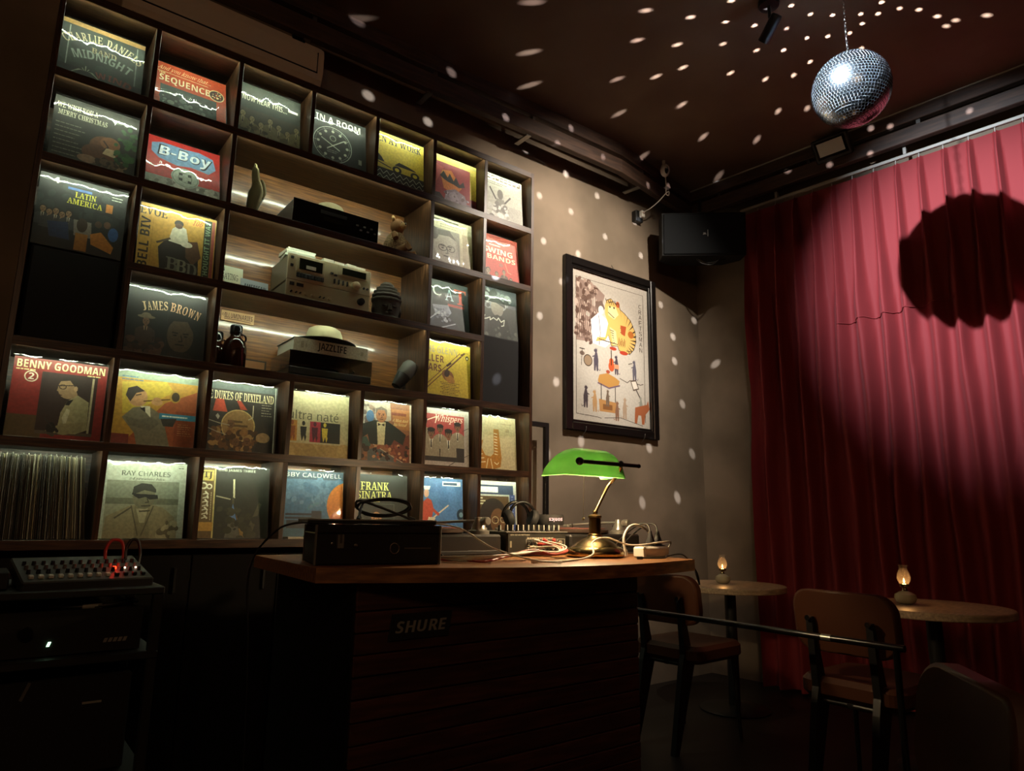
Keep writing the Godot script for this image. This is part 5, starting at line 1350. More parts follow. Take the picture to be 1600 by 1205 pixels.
	for q in [[0.3, 0.3, 0.58, 0.9], [0.58, 0.3, 0.84, 0.9], [0.85, 0.3, 0.98, 0.9]]:
		for e in [[q[0], q[1], q[2], q[1] + 0.025], [q[0], q[3], q[2], q[3] + 0.025], [q[0], q[1], q[0] + 0.008, q[3]], [q[2], q[1], q[2] + 0.008, q[3]]]:
			rear.R(e[0], e[1], e[2], e[3], "9a968a")
	for r in 2:
		rear.lines(0.32, 0.26 + 0.36 * r, 0.96, 0.1, 1, 0.014, "a8a490", r + 2)
	var rp2 := part(plate(0.3, 0.078, 0.002), "rear_panel", printed("rear", rear.im, 0.45), t)
	rp2.position = Vector3(0, 0.013, 0.1451)
	for r in 2:
		for k in 9:
			var sx := -0.05 + 0.021 * k
			part(mb(Transform3D(Basis(Vector3.RIGHT, PI / 2), Vector3(sx, 0.03 + 0.024 * r, 0.147))).lathe([Vector2(0, 0), Vector2(0.0065, 0), Vector2(0.0065, 0.008), Vector2(0.0035, 0.008), Vector2(0.003, 0.002), Vector2(0, 0.002)], 10), "socket", M.steel if (k + r) % 3 else M.paper_grey, t)
	for k in 11:
		knob(t, Vector3(-0.135 + 0.027 * k, 0.0965, 0.115), 0.0075, 0.026, M.black_plastic)
		if k % 2 == 0: knob(t, Vector3(-0.135 + 0.027 * k, 0.0965, 0.07), 0.0075, 0.024, M.black_plastic)
	for k in 4:
		part(mb().box(Vector3(-0.1 + 0.065 * k, 0.102, -0.08), Vector3(0.012, 0.012, 0.02), 0.002), "fader", M.paper_grey, t)

	t = thing("headphones", "black DJ headphones with white lettering resting on the mixer", "headphones", Vector3(1.89, DESK + 0.1225, 0.76), -0.25)
	for k in [0, 1]:
		var hp := []
		for j in 13:
			var a := PI * j / 12.0
			hp.append(Vector3(cos(a) * 0.062 - 0.04 + 0.018 * k, 0.03 + sin(a) * 0.066, -0.02 + 0.028 * k))
		part(mb().tube(hp, [0.0095, 0.0085, 0.0075, 0.007, 0.007, 0.007, 0.007, 0.007, 0.007, 0.007, 0.0075, 0.0085, 0.0095], 8), "headband", M.black_gloss, t)
	for k in [[-0.085, 0.026, 0.0], [0.03, 0.026, 0.01]]:
		part(mb(Transform3D(Basis(Vector3.FORWARD, 1.2 if k[0] < 0 else -1.2), Vector3(k[0], k[1], k[2]))).lathe([Vector2(0, -0.012), Vector2(0.03, -0.012), Vector2(0.036, -0.004), Vector2(0.036, 0.012), Vector2(0.03, 0.018), Vector2(0, 0.018)], 18), "ear_cup", M.black_rubber, t)
	var cup := part(mb(at(Vector3(0.115, -0.002, 0.0))).lathe([Vector2(0, 0.0), Vector2(0.058, 0.0), Vector2(0.062, 0.006), Vector2(0.062, 0.04), Vector2(0.058, 0.046), Vector2(0, 0.046)], 30), "round_cup", M.black_matte, t)
	var tn := TextMesh.new()
	tn.text = "sonics"
	tn.font = f
	tn.depth = 0.001
	tn.font_size = 20
	tn.pixel_size = 0.0011
	lt = part(tn, "lettering", M.lilac, cup)
	lt.transform = Transform3D(Basis(Vector3(-1, 0, 0), Vector3(0, -1, 0), Vector3(0, 0, 1)), Vector3(0.112, 0.022, 0.0625))

	# the banker's lamp
	t = thing("banker_lamp", "brass banker lamp with a glowing green glass shade and pull chain", "lamp", Vector3(1.966, DESK, 1.105))
	part(mb().lathe([Vector2(0, 0), Vector2(0.108, 0), Vector2(0.115, 0.006), Vector2(0.117, 0.02), Vector2(0.11, 0.034), Vector2(0.098, 0.042), Vector2(0.09, 0.045), Vector2(0.077, 0.056), Vector2(0.05, 0.07), Vector2(0.032, 0.078), Vector2(0.028, 0.084), Vector2(0, 0.085)], 40), "base", M.brass, t)
	part(mb().lathe([Vector2(0.026, 0.084), Vector2(0.029, 0.088), Vector2(0.024, 0.092), Vector2(0.024, 0.152), Vector2(0.028, 0.156), Vector2(0.027, 0.162), Vector2(0.016, 0.168), Vector2(0, 0.169)], 24), "column", M.brass_dark, t)
	part(mb().ball(Vector3(0.002, 0.176, 0), Vector3(0.011, 0.011, 0.011), 12), "joint", M.brass, t)
	part(mb().tube(smooth([Vector3(0.002, 0.176, 0), Vector3(0.04, 0.232, 0), Vector3(0.077, 0.283, 0), Vector3(0.086, 0.315, 0.03), Vector3(0.072, 0.342, 0.07), Vector3(0.064, 0.366, 0.088)], 6), 0.0072, 10), "arm", M.brass, t)
	var rod := part(mb().tube([Vector3(-0.165, 0.366, 0.088), Vector3(0.166, 0.366, 0.088)], 0.0078, 10), "yoke_rod", M.brass_black, t)
	part(mb().ball(Vector3(-0.165, 0.366, 0.089), Vector3(0.018, 0.016, 0.015), 12), "finial", M.brass_black, rod)
	part(mb().ball(Vector3(0.064, 0.368, 0.088), Vector3(0.012, 0.014, 0.012), 12), "clamp", M.brass_black, rod)
	part(mb().ball(Vector3(0.168, 0.366, 0.088), Vector3(0.009, 0.009, 0.009), 10), "finial", M.brass_black, rod)
	# the shade: a trough of glass, open below
	var NU := 26
	var NV := 16
	for shell in [0, 1]:
		var sh := mb()
		var g := []
		for j in NU + 1:
			var u := -1.0 + 2.0 * j / NU
			var line := []
			for i in NV + 1:
				var a := PI * i / NV - 0.42
				var e := pow(maxf(0.0, 1.0 - pow(absf(u), 3.0 if u < 0 else 9.0)), 0.55)
				var k: float = 1.0 - 0.05 * shell
				line.append(Vector3(-0.06 + u * 0.163 * k, 0.313 + 0.004 * shell + 0.082 * e * (sin(a) + 0.408) * k, 0.075 * cos(a) * k))
			g.append(line)
		for j in NU:
			for i in NV:
				var nn := []
				for q in [[j, i], [j + 1, i], [j + 1, i + 1], [j, i + 1]]:
					var p: Vector3 = g[q[0]][q[1]]
					nn.append(Vector3((p.x + 0.06) * 0.6 * absf(p.x + 0.06) / 0.16, (p.y - 0.335) * 1.1 + 0.002, p.z).normalized() * (1.0 if shell == 0 else -1.0))
				if shell == 0: sh.quadn(g[j][i], g[j + 1][i], g[j + 1][i + 1], g[j][i + 1], nn[0], nn[1], nn[2], nn[3])
				else: sh.quadn(g[j][i + 1], g[j + 1][i + 1], g[j + 1][i], g[j][i], nn[3], nn[2], nn[1], nn[0])
		part(sh, ["lamp_shade", "shade_lining"][shell], [M.green_glass, M.opal][shell], t)
	part(mb().ball(Vector3(-0.06, 0.362, 0.0), Vector3(0.05, 0.016, 0.016), 14), "light_bulb", M.bulb, t)
	omni("banker_light", t.position + Vector3(-0.06, 0.362, 0.0), Color(1.0, 0.86, 0.66), BANKER, 0.02)
	var ch := mb()
	for i in 40:
		ch.ball(Vector3(-0.126 - 0.004 * i / 40.0, 0.336 - 0.0046 * i, 0.07), Vector3(0.0019, 0.0019, 0.0019), 6)
	ch.ball(Vector3(-0.13, 0.149, 0.07), Vector3(0.005, 0.006, 0.005), 10)
	part(ch, "pull_chain", M.brass_pale, t)

	# a white power strip with two black plugs
	t = thing("power_strip", "white power strip with black plugs beside the brass lamp base", "power strip", Vector3(2.18, DESK, 1.21), 0.1)
	part(mb().box(Vector3(0, 0.022, 0), Vector3(0.17, 0.043, 0.06), 0.006), "housing", M.white_plastic, t)
	for i in 3:
		part(mb(at(Vector3(-0.055 + 0.05 * i, 0.043, 0))).lathe([Vector2(0, 0), Vector2(0.02, 0), Vector2(0.019, 0.002), Vector2(0, 0.002)], 16), "socket", M.paper_grey, t)
	part(mb().box(Vector3(0.076, 0.046, 0), Vector3(0.012, 0.006, 0.02), 0.001), "switch", M.grey_plastic, t)
	for i in 2:
		t = thing("mains_plug", ["black mains plug in the power strip, next to the lamp", "black mains plug in the power strip, next to its switch"][i], "plug", Vector3(2.18 - 0.005 + 0.05 * i, DESK + 0.0455, 1.21 - 0.004 * i))
		part(mb().lathe([Vector2(0, 0), Vector2(0.018, 0), Vector2(0.018, 0.02), Vector2(0.01, 0.04), Vector2(0.006, 0.06), Vector2(0, 0.06)], 12), "body", M.black_rubber, t)
		part(mb().tube(smooth([Vector3(0, 0.056, 0), Vector3(0.005, 0.085, -0.02), Vector3(0.0, 0.08, -0.07), Vector3(-0.03, 0.02, -0.14), Vector3(-0.06, -0.04, -0.17)], 6), 0.0035, 7), "lead", M.cable_black, t)
	# cables: red and white signal leads in front of the mixer, a white lead, a white loop
	var z := DESK + 0.006
	for i in 5:
		var dz := 0.022 * i
		cable("red_lead", "red signal lead in the bundle below the mixer's sockets", [Vector3(1.25 + 0.01 * i, z + 0.002 * i, 1.06 + dz * 0.5), Vector3(1.32, z + 0.012 * (i % 2), 1.15 + dz), Vector3(1.46, z + 0.01, 1.12 + dz * 0.7), Vector3(1.6, z + 0.014 + 0.004 * i, 1.12 + dz * 0.4), Vector3(1.7, z + 0.012, 1.13 + dz * 0.3), Vector3(1.79 + 0.008 * i, z + 0.022, 1.1), Vector3(1.815 + 0.006 * i, z + 0.04, 1.0), Vector3(1.8 + 0.02 * i, z + 0.04 + 0.012 * (i % 2), 0.975)], 0.0042, M.cable_red, "red leads on the desk", 1)
	for i in 4:
		cable("white_lead", "white signal lead in the bundle below the mixer's sockets", [Vector3(1.25, z + 0.01, 1.05 + 0.012 * i), Vector3(1.3, z + 0.006 * i, 1.19 + 0.02 * i), Vector3(1.5, z + 0.02, 1.17 + 0.015 * i), Vector3(1.62, z + 0.025, 1.16), Vector3(1.74, z + 0.02, 1.14), Vector3(1.8 + 0.02 * i, z + 0.035, 1.05), Vector3(1.76 + 0.021 * i, z + 0.03 + 0.024 * (i % 2), 0.975)], 0.003, M.cable_white, "white leads on the desk", 1)
	cable("pale_lead", "long pale lead running from the laptop over the desk's front", [Vector3(1.2, DESK + 0.128, 1.09), Vector3(1.28, DESK + 0.11, 1.17), Vector3(1.36, DESK + 0.05, 1.24), Vector3(1.47, DESK + 0.012, 1.32), Vector3(1.54, DESK + 0.005, 1.36), Vector3(1.58, DESK + 0.005, 1.33), Vector3(1.52, DESK + 0.006, 1.28)], 0.0028, M.cable_white)
	cable("cream_lead", "cream lead crossing in front of the brass lamp base", [Vector3(1.5, DESK + 0.005, 1.3), Vector3(1.66, DESK + 0.005, 1.3), Vector3(1.8, DESK + 0.02, 1.26), Vector3(1.87, DESK + 0.062, 1.19), Vector3(1.95, DESK + 0.078, 1.185), Vector3(2.05, DESK + 0.05, 1.22), Vector3(2.16, DESK + 0.06, 1.26), Vector3(2.26, DESK + 0.062, 1.24), Vector3(2.3, DESK + 0.04, 1.2), Vector3(2.24, DESK + 0.03, 1.22)], 0.0035, M.cable_white)
	cable("white_loop", "stiff white cable looping up behind the power strip", [Vector3(2.09, DESK + 0.025, 1.15), Vector3(2.085, DESK + 0.08, 1.15), Vector3(2.115, DESK + 0.118, 1.15), Vector3(2.16, DESK + 0.128, 1.15), Vector3(2.22, DESK + 0.11, 1.15), Vector3(2.262, DESK + 0.07, 1.15), Vector3(2.27, DESK + 0.01, 1.15)], 0.0055, M.cable_white)
	cable("black_lead", "black lead drooping over the desk's right corner", [Vector3(2.02, DESK + 0.006, 1.3), Vector3(2.1, DESK + 0.006, 1.34), Vector3(2.17, DESK + 0.01, 1.3), Vector3(2.23, DESK + 0.014, 1.33), Vector3(2.27, DESK - 0.05, 1.36), Vector3(2.31, DESK - 0.1, 1.34), Vector3(2.33, DESK - 0.03, 1.3)], 0.003, M.cable_black)
	cable("thin_black_lead", "thin black lead hanging from the equipment case towards the floor", [Vector3(0.83, DESK + 0.126, 0.97), Vector3(0.75, DESK + 0.1, 0.93), Vector3(0.69, DESK - 0.02, 0.88), Vector3(0.7, DESK - 0.25, 0.9), Vector3(0.71, DESK - 0.6, 0.92)], 0.0035, M.cable_black)
	cable("case_lead", "black lead arching from the case's end down to the desk", [Vector3(1.235, DESK + 0.085, 1.04), Vector3(1.255, DESK + 0.075, 1.06), Vector3(1.25, DESK + 0.03, 1.09), Vector3(1.28, DESK + 0.006, 1.12), Vector3(1.36, DESK + 0.008, 1.15)], 0.0035, M.cable_black)


# ---------------------------------------------------------------- the rack on the left
func build_rack() -> void:
	var t := thing("equipment_rack", "black steel equipment rack standing before the shelf's left end", "rack", Vector3(0.2, 0, 0.44))
	for x in [-0.28, 0.28]:
		for z in [-0.23, 0.23]:
			part(mb().box(Vector3(x, 0.45, z), Vector3(0.03, 0.86, 0.03), 0.003), "post", M.rack_black, t)
	for y in [0.89, 0.7, 0.36, 0.05]:
		part(mb().box(Vector3(0, y, 0), Vector3(0.59, 0.022, 0.5), 0.003), "shelf", M.rack_black, t)
	var a := thing("power_amplifier", "black power amplifier with a green lamp in the rack's top bay", "amplifier", Vector3(0.2, 0.711, 0.44))
	part(mb().box(Vector3(0, 0.066, -0.01), Vector3(0.48, 0.12, 0.38), 0.003), "body", M.black_matte, a)
	var fp := part(mb().box(Vector3(0, 0.066, 0.19), Vector3(0.5, 0.128, 0.012), 0.002), "front_panel", M.black_plastic, a)
	part(mb().prism(PackedVector2Array([Vector2(0.005, 0.03), Vector2(0.012, 0.03), Vector2(0.016, 0.042), Vector2(0.009, 0.042)]), 0.2, 0.0).box(Vector3(0, 0, 0), Vector3(0.001, 0.001, 0.001)), "green_light", M.led_green, fp)
	for i in 5:
		part(mb(Transform3D(Basis(Vector3(1, 0, 0), Vector3(0.35, 1, 0), Vector3(0, 0, 1)), Vector3(0.155 + 0.013 * i, 0.035, 0.1965))).box(Vector3.ZERO, Vector3(0.009, 0.012, 0.001)), "logo", M.badge_grey, fp)
	for i in 2:
		part(mb(Transform3D(Basis(Vector3.RIGHT, PI / 2), Vector3(-0.05 - 0.09 * i, 0.07, 0.196))).lathe([Vector2(0, 0), Vector2(0.02, 0), Vector2(0.018, 0.016), Vector2(0, 0.017)], 18), "knob", M.black_gloss, fp)
	t = thing("cable_bundle", "taped cable bundle with a pale tag above the amplifier", "cable", Vector3.ZERO)
	part(mb().tube(smooth([Vector3(0.2, 0.848, 0.6), Vector3(0.3, 0.846, 0.63), Vector3(0.36, 0.85, 0.64), Vector3(0.41, 0.858, 0.63), Vector3(0.435, 0.852, 0.6)], 6), 0.006, 8), "wire", M.cable_black, t)
	part(mb().tube([Vector3(0.285, 0.846, 0.627), Vector3(0.335, 0.8475, 0.636)], 0.0075, 8), "tag", M.paper_grey, t)
	t = thing("lower_amplifier", "black amplifier with a pale label in the rack's middle bay", "amplifier", Vector3(0.2, 0.371, 0.44))
	part(mb().box(Vector3(0, 0.14, 0), Vector3(0.48, 0.27, 0.38), 0.004), "body", M.black_matte, t)
	part(mb().box(Vector3(0.14, 0.2, 0.1905), Vector3(0.05, 0.006, 0.002)), "label", M.paper_grey, t)
	part(mb(Transform3D(Basis(Vector3.BACK, -0.35), Vector3(-0.03, 0.25, 0.1915))).box(Vector3.ZERO, Vector3(0.008, 0.05, 0.003)), "handle", M.edge_metal, t)
	# the small mixing desk on top
	t = thing("mixing_desk", "small mixing desk with rows of pale faders on the rack", "mixer", Vector3(0.285, 0.902, 0.52), 0.1)
	var tilt := Transform3D(Basis(Vector3.RIGHT, 0.22), Vector3(0, 0.05, 0))
	part(mb(tilt).box(Vector3(0, -0.018, 0), Vector3(0.35, 0.04, 0.26), 0.004), "body", M.grey_metal, t)
	part(mb().box(Vector3(0, 0.014, -0.05), Vector3(0.33, 0.026, 0.14), 0.002), "base", M.black_plastic, t)
	for i in 13:
		var x := -0.15 + 0.025 * i
		part(mb(tilt).box(Vector3(x, 0.007, 0.095), Vector3(0.013, 0.01, 0.016), 0.002), "fader_cap", M.white_plastic if i < 9 else M.black_plastic, t)
		for j in 3:
			part(mb(tilt * at(Vector3(x, 0.002, 0.045 - 0.045 * j))).lathe([Vector2(0, 0), Vector2(0.0065, 0), Vector2(0.005, 0.013), Vector2(0, 0.0135)], 9), "knob", M.grey_plastic if j % 2 else M.black_plastic, t)
	part(mb(tilt).box(Vector3(0.085, 0.005, 0.02), Vector3(0.007, 0.006, 0.012)), "red_light", M.led_red, t)
	for i in 3:
		part(mb(tilt).box(Vector3(0.115 + 0.016 * i, 0.004, 0.02 + 0.012 * (i % 2)), Vector3(0.004, 0.004, 0.004)), "status_light", M.led_warm, t)
	omni("red_led_glow", t.position + Vector3(0.09, 0.075, 0.02), Color(1.0, 0.12, 0.05), 0.0012)
	for i in 2:
		cable("jack_lead", ["red and black lead plugged into the mixing desk's middle", "black looped lead plugged into the mixing desk's right end"][i], [Vector3(0.36 + 0.06 * i, 0.955, 0.43), Vector3(0.355 + 0.06 * i, 1.0, 0.42), Vector3(0.37 + 0.06 * i, 1.035, 0.42), Vector3(0.4 + 0.05 * i, 1.03, 0.42), Vector3(0.41 + 0.05 * i, 0.99, 0.42), Vector3(0.405 + 0.05 * i, 0.95, 0.43)], 0.0055, M.cable_red if i == 0 else M.cable_black)
	t = thing("side_unit", "small black audio unit at the mixing desk's left", "audio unit", Vector3(0.035, 0.902, 0.52))
	part(mb().box(Vector3(0, 0.026, 0), Vector3(0.12, 0.05, 0.2), 0.004), "body", M.black_plastic, t)
	for i in 3:
		part(mb(Transform3D(Basis(Vector3.RIGHT, PI / 2), Vector3(-0.03 + 0.03 * i, 0.028, 0.1))).lathe([Vector2(0, 0), Vector2(0.006, 0), Vector2(0.005, 0.01), Vector2(0, 0.0105)], 9), "knob", M.steel, t)


# ---------------------------------------------------------------- on the walls and under the ceiling
func build_wall_things() -> void:
	# the framed print
	var x0 := 3.075
	var x1 := 4.03
	var y0 := 1.728
	var y1 := 2.985
	var cx := (x0 + x1) / 2
	var cy := (y0 + y1) / 2
	var t := thing("framed_poster", "tall black framed print of a tiger and animal musicians on the wall", "picture", Vector3(cx, y0, BACK))
	var w := x1 - x0
	var h := y1 - y0
	for k in [-1, 1]:
		part(mb().box(Vector3(k * (w / 2 - 0.03), h / 2, 0.022), Vector3(0.06, h, 0.04), 0.006), "frame_side", M.frame_black, t)
		part(mb().box(Vector3(k * (w / 2 - 0.068), h / 2, 0.018), Vector3(0.018, h - 0.12, 0.03), 0.004), "frame_bead", M.frame_black, t)
	for k in [0, 1]:
		part(mb().box(Vector3(0, 0.03 + k * (h - 0.06), 0.022), Vector3(w - 0.12, 0.06, 0.04), 0.006), "frame_rail", M.frame_black, t)
		part(mb().box(Vector3(0, 0.068 + k * (h - 0.136), 0.018), Vector3(w - 0.154, 0.018, 0.03), 0.004), "frame_bead", M.frame_black, t)
	var pr := part(plate(w - 0.15, h - 0.15, 0.004), "print", printed("poster", poster_art(), 0.34), t)
	pr.position = Vector3(0, 0.075, 0.006)
	part(mb().box(Vector3(0, h / 2, 0.004), Vector3(w - 0.08, h - 0.08, 0.006)), "backing", M.black_matte, t)
	for k in [-1, 1]:
		part(mb().tube(smooth([Vector3(k * 0.3, -0.03, 0.01), Vector3(k * 0.3, 0.005, 0.044), Vector3(k * 0.3 + 0.004, 0.035, 0.046)], 4), 0.0025, 6), "hook", M.steel, t)
	part(mb().tube([Vector3(0.0, h - 0.005, 0.042), Vector3(0.002, h + 0.03, 0.02)], 0.003, 6), "nail", M.steel, t)

	# the black bracket bar beside the shelf
	t = thing("black_bar_frame", "black square-section metal frame standing beside the shelf's end", "frame", Vector3(2.8, 0, -0.23))
	part(mb().box(Vector3(0.045, 0.87, 0), Vector3(0.03, 1.74, 0.03), 0.002), "upright", M.black_metal, t)
	part(mb().box(Vector3(-0.08, 1.725, 0), Vector3(0.22, 0.03, 0.03), 0.002), "cross_bar", M.black_metal, t)
	part(mb().box(Vector3(-0.2, 0.86, 0), Vector3(0.03, 1.72, 0.03), 0.002), "upright", M.black_metal, t)

	# the air conditioner
	t = thing("air_conditioner", "wall air conditioner with a rounded end above the shelf", "air conditioner", Vector3(0.7, 3.36, BACK + 0.001))
	var prof := PackedVector2Array([Vector2(0, 0.0), Vector2(0.12, 0.0), Vector2(0.165, 0.02), Vector2(0.195, 0.06), Vector2(0.205, 0.11), Vector2(0.205, 0.2), Vector2(0.195, 0.245), Vector2(0.165, 0.268), Vector2(0, 0.275)])
	var side := Basis(Vector3(0, 0, 1), Vector3.UP, Vector3(-1, 0, 0))
	part(mb(Transform3D(side, Vector3(0.46, 0, 0))).prism(prof, 0.92), "casing", M.ac_beige, t)
	for k in [-1, 1]:
		part(mb(Transform3D(side, Vector3(0.475 if k > 0 else -0.455, 0.002, 0))).prism(Transform2D(0, Vector2(0.97, 0.985), 0, Vector2(0, 0.002)) * prof, 0.02, 0.004), "end_cap", M.ac_beige, t)
	part(mb(Transform3D(Basis(Vector3.RIGHT, -0.95), Vector3(0, 0.036, 0.178))).box(Vector3.ZERO, Vector3(0.86, 0.075, 0.006), 0.002), "air_flap", M.ac_flap, t)
	part(mb().box(Vector3(0, 0.092, 0.2035), Vector3(0.88, 0.005, 0.006)), "seam", M.black_matte, t)
	part(mb().box(Vector3(0.437, 0.15, 0.2035), Vector3(0.004, 0.12, 0.006)), "seam", M.black_matte, t)
	part(mb().box(Vector3(0.33, 0.25, 0.192), Vector3(0.07, 0.03, 0.012), 0.003), "display_window", M.black_gloss, t)

	# the loudspeaker in the corner
	t = thing("wall_loudspeaker", "large black loudspeaker hung on its side in the room's corner", "speaker", Vector3(4.06, 3.25, 0.16))
	t.transform.basis = Basis(Vector3.UP, -0.72) * Basis(Vector3.RIGHT, 0.12) * Basis(Vector3.BACK, 0.0)
	var bp := PackedVector2Array([Vector2(-0.31, 0.0), Vector2(0.31, 0.0), Vector2(0.31, 0.16), Vector2(0.2, 0.3), Vector2(-0.2, 0.3), Vector2(-0.31, 0.16)])
	part(mb(Transform3D(Basis(Vector3(1, 0, 0), Vector3(0, 0, -1), Vector3(0, 1, 0)), Vector3(0, -0.165, 0.0))).prism(bp, 0.33, 0.004), "cabinet", M.speaker_black, t)
	var gr := part(mb().box(Vector3(0, 0, 0.006), Vector3(0.6, 0.31, 0.014), 0.006), "grille", M.speaker_grille, t)
	var jb := TextMesh.new()
	jb.text = "JBL"
	jb.font_size = 16
	jb.pixel_size = 0.0011
	jb.depth = 0.001
	var sf := SystemFont.new()
	sf.font_names = PackedStringArray(["Droid Sans"])
	sf.font_weight = 700
	jb.font = sf
	var lo := part(jb, "logo", M.badge_grey, gr)
	lo.position = Vector3(0.005, 0.0, 0.0137)
	part(mb().box(Vector3(0.027, 0.004, 0.0137), Vector3(0.004, 0.05, 0.001)), "logo_bar", M.badge_grey, gr)
	for q in [[0.1, 0.165], [-0.1, 0.165]]:
		part(mb().box(Vector3(0.316, q[0], -0.06), Vector3(0.012, 0.05, 0.05), 0.004), "corner_guard", M.black_gloss, t)
	var yk := part(mb().box(Vector3(0.0, 0.18, -0.12), Vector3(0.06, 0.03, 0.1), 0.003), "bracket", M.black_metal, t)
	part(mb().tube([Vector3(0, 0.19, -0.14), Vector3(0.02, 0.34, -0.24)], 0.014, 8), "bracket_arm", M.black_metal, yk)
	part(mb().tube(smooth([Vector3(-0.04, -0.168, -0.08), Vector3(0.0, -0.21, -0.06), Vector3(0.07, -0.22, -0.05), Vector3(0.14, -0.168, -0.08)], 6), 0.005, 7), "speaker_lead", M.cable_black, t)
	part(mb().tube(smooth([Vector3(-0.02, -0.168, -0.1), Vector3(0.04, -0.2, -0.08), Vector3(0.12, -0.19, -0.06), Vector3(0.18, -0.168, -0.1)], 6), 0.004, 7), "speaker_lead", M.cable_black, t)

	# the small camera below the ceiling, its cord and its plug
	t = thing("security_camera", "white egg-shaped security camera under the ceiling rail", "camera", Vector3(3.83, 3.757, 0.0), -0.5)
	part(mb().ball(Vector3(0, 0, 0), Vector3(0.036, 0.052, 0.036), 20), "shell", M.white_plastic, t)
	part(mb().ball(Vector3(0, -0.008, 0.018), Vector3(0.02, 0.032, 0.021), 16), "black_face", M.black_gloss, t)
	part(mb().ball(Vector3(0.0, 0.004, 0.037), Vector3(0.008, 0.008, 0.004), 10), "lens", M.chrome, t)
	part(mb().box(Vector3(0, 0.045, -0.022), Vector3(0.03, 0.03, 0.03), 0.004), "mount", M.white_plastic, t)
	part(mb().box(Vector3(0, 0.078, -0.022), Vector3(0.018, 0.036, 0.018)), "stem", M.white_plastic, t)
	cable("white_camera_cord", "white cord tied in a knot between camera and wall plug", [Vector3(3.84, 3.71, -0.005), Vector3(3.85, 3.64, -0.01), Vector3(3.86, 3.585, -0.02), Vector3(3.875, 3.57, -0.01), Vector3(3.868, 3.595, 0.0), Vector3(3.853, 3.58, -0.02), Vector3(3.845, 3.54, -0.08), Vector3(3.84, 3.51, -0.16), Vector3(3.85, 3.51, -0.25)], 0.004, M.cable_white)
	t = thing("wall_plug", "white adapter plugged into a dark box high on the wall", "plug", Vector3(3.86, 3.49, BACK))
	part(mb().box(Vector3(-0.01, 0.0, 0.025), Vector3(0.08, 0.09, 0.048), 0.004), "socket_box", M.black_plastic, t)
	part(mb().box(Vector3(0.0, 0.012, 0.066), Vector3(0.035, 0.055, 0.034), 0.005), "adapter", M.white_plastic, t)

	# the floodlight on the rail
	var fr := frame_right()
	t = thing("floodlight", "switched-off black floodlight with a pale glass front on the ceiling rail", "floodlight", fr * Vector3(-0.25, 3.75, 1.28))
	var dirv := (inward * 0.78 + Vector3(0, -0.62, 0)).normalized()
	var bx := along
	t.transform.basis = Basis(bx, dirv.cross(bx), dirv)
	part(mb().box(Vector3(0, 0, 0), Vector3(0.25, 0.17, 0.04), 0.008), "housing", M.black_metal, t)
	part(mb().box(Vector3(0, 0.005, 0.022), Vector3(0.21, 0.13, 0.006), 0.003), "bezel", M.black_gloss, t)
	part(mb().box(Vector3(0, 0.008, 0.026), Vector3(0.175, 0.095, 0.003)), "glass_front", M.flood_glass, t)
	for i in 7:
		part(mb().box(Vector3(-0.09 + 0.03 * i, 0, -0.028), Vector3(0.006, 0.15, 0.02)), "cooling_fin", M.black_metal, t)
	part(mb().box(Vector3(0, -0.03, -0.05), Vector3(0.08, 0.03, 0.05), 0.003), "mount", M.black_metal, t)

	# the spotlight that lights the print
	var lamp_at := Vector3(2.99, 3.66, 1.41)
	var goal := Vector3(3.56, 2.42, BACK)
	t = thing("ceiling_spotlight", "slim black ceiling spotlight aimed at the framed print", "spotlight", Vector3(2.99, CEIL, 1.41))
	part(mb(at(Vector3(0, -0.03, 0))).lathe([Vector2(0, 0), Vector2(0.05, 0), Vector2(0.055, 0.006), Vector2(0.055, 0.03), Vector2(0, 0.03)], 22), "canopy", M.black_metal, t)
	part(mb().tube([Vector3(0, -0.02, 0), Vector3(0, -0.1, 0)], 0.009, 10), "stem", M.black_metal, t)
	var ax := (goal - lamp_at).normalized()
	var sx := Vector3.UP.cross(ax).normalized()
	var head := Transform3D(Basis(sx, ax, sx.cross(ax)), lamp_at - t.position + Vector3(0, 0.03, 0))
	var hh := part(mb(head).lathe([Vector2(0, -0.07), Vector2(0.026, -0.068), Vector2(0.03, -0.06), Vector2(0.03, 0.07), Vector2(0.024, 0.07), Vector2(0.022, 0.05), Vector2(0, 0.05)], 20), "tube_head", M.black_metal, t)
	part(mb(head).lathe([Vector2(0, 0.052), Vector2(0.02, 0.052), Vector2(0.02, 0.0545), Vector2(0, 0.055)], 16), "spot_lens_light", M.spot_lens, hh)
	var tip := lamp_at + Vector3(0, 0.03, 0) + ax * 0.072
	spot("print_spotlight", tip, Vector3(3.12, 2.55, BACK), Color(1.0, 0.94, 0.86), PRINT, 43.0, 0.9, 0.02)
	spot("print_spotlight_core", tip, Vector3(3.55, 2.3, BACK), Color(1.0, 0.97, 0.92), PRINT * 0.8, 12.0, 1.0, 0.02)

	# the pin spot that lights the mirror ball
	var pin := Vector3(1.96, 3.7, 1.73)
	t = thing("pin_spotlight", "black pin spotlight under the ceiling aimed at the mirror ball", "spotlight", Vector3(pin.x, CEIL, pin.z))
	ax = (ball_at - pin).normalized()
	sx = Vector3.UP.cross(ax).normalized()
	head = Transform3D(Basis(sx, ax, sx.cross(ax)), pin - t.position)
	part(mb(head).lathe([Vector2(0, -0.15), Vector2(0.04, -0.148), Vector2(0.06, -0.12), Vector2(0.06, -0.01), Vector2(0.05, -0.01), Vector2(0.048, -0.03), Vector2(0, -0.03)], 20), "can", M.black_metal, t)
	part(mb(head).lathe([Vector2(0, -0.028), Vector2(0.046, -0.028), Vector2(0.046, -0.024), Vector2(0, -0.024)], 18), "spot_lens_light", M.spot_lens, t)
	part(mb().tube([Vector3(0, 0, 0), (pin - t.position) - ax * 0.08], 0.01, 8), "stem", M.black_metal, t)
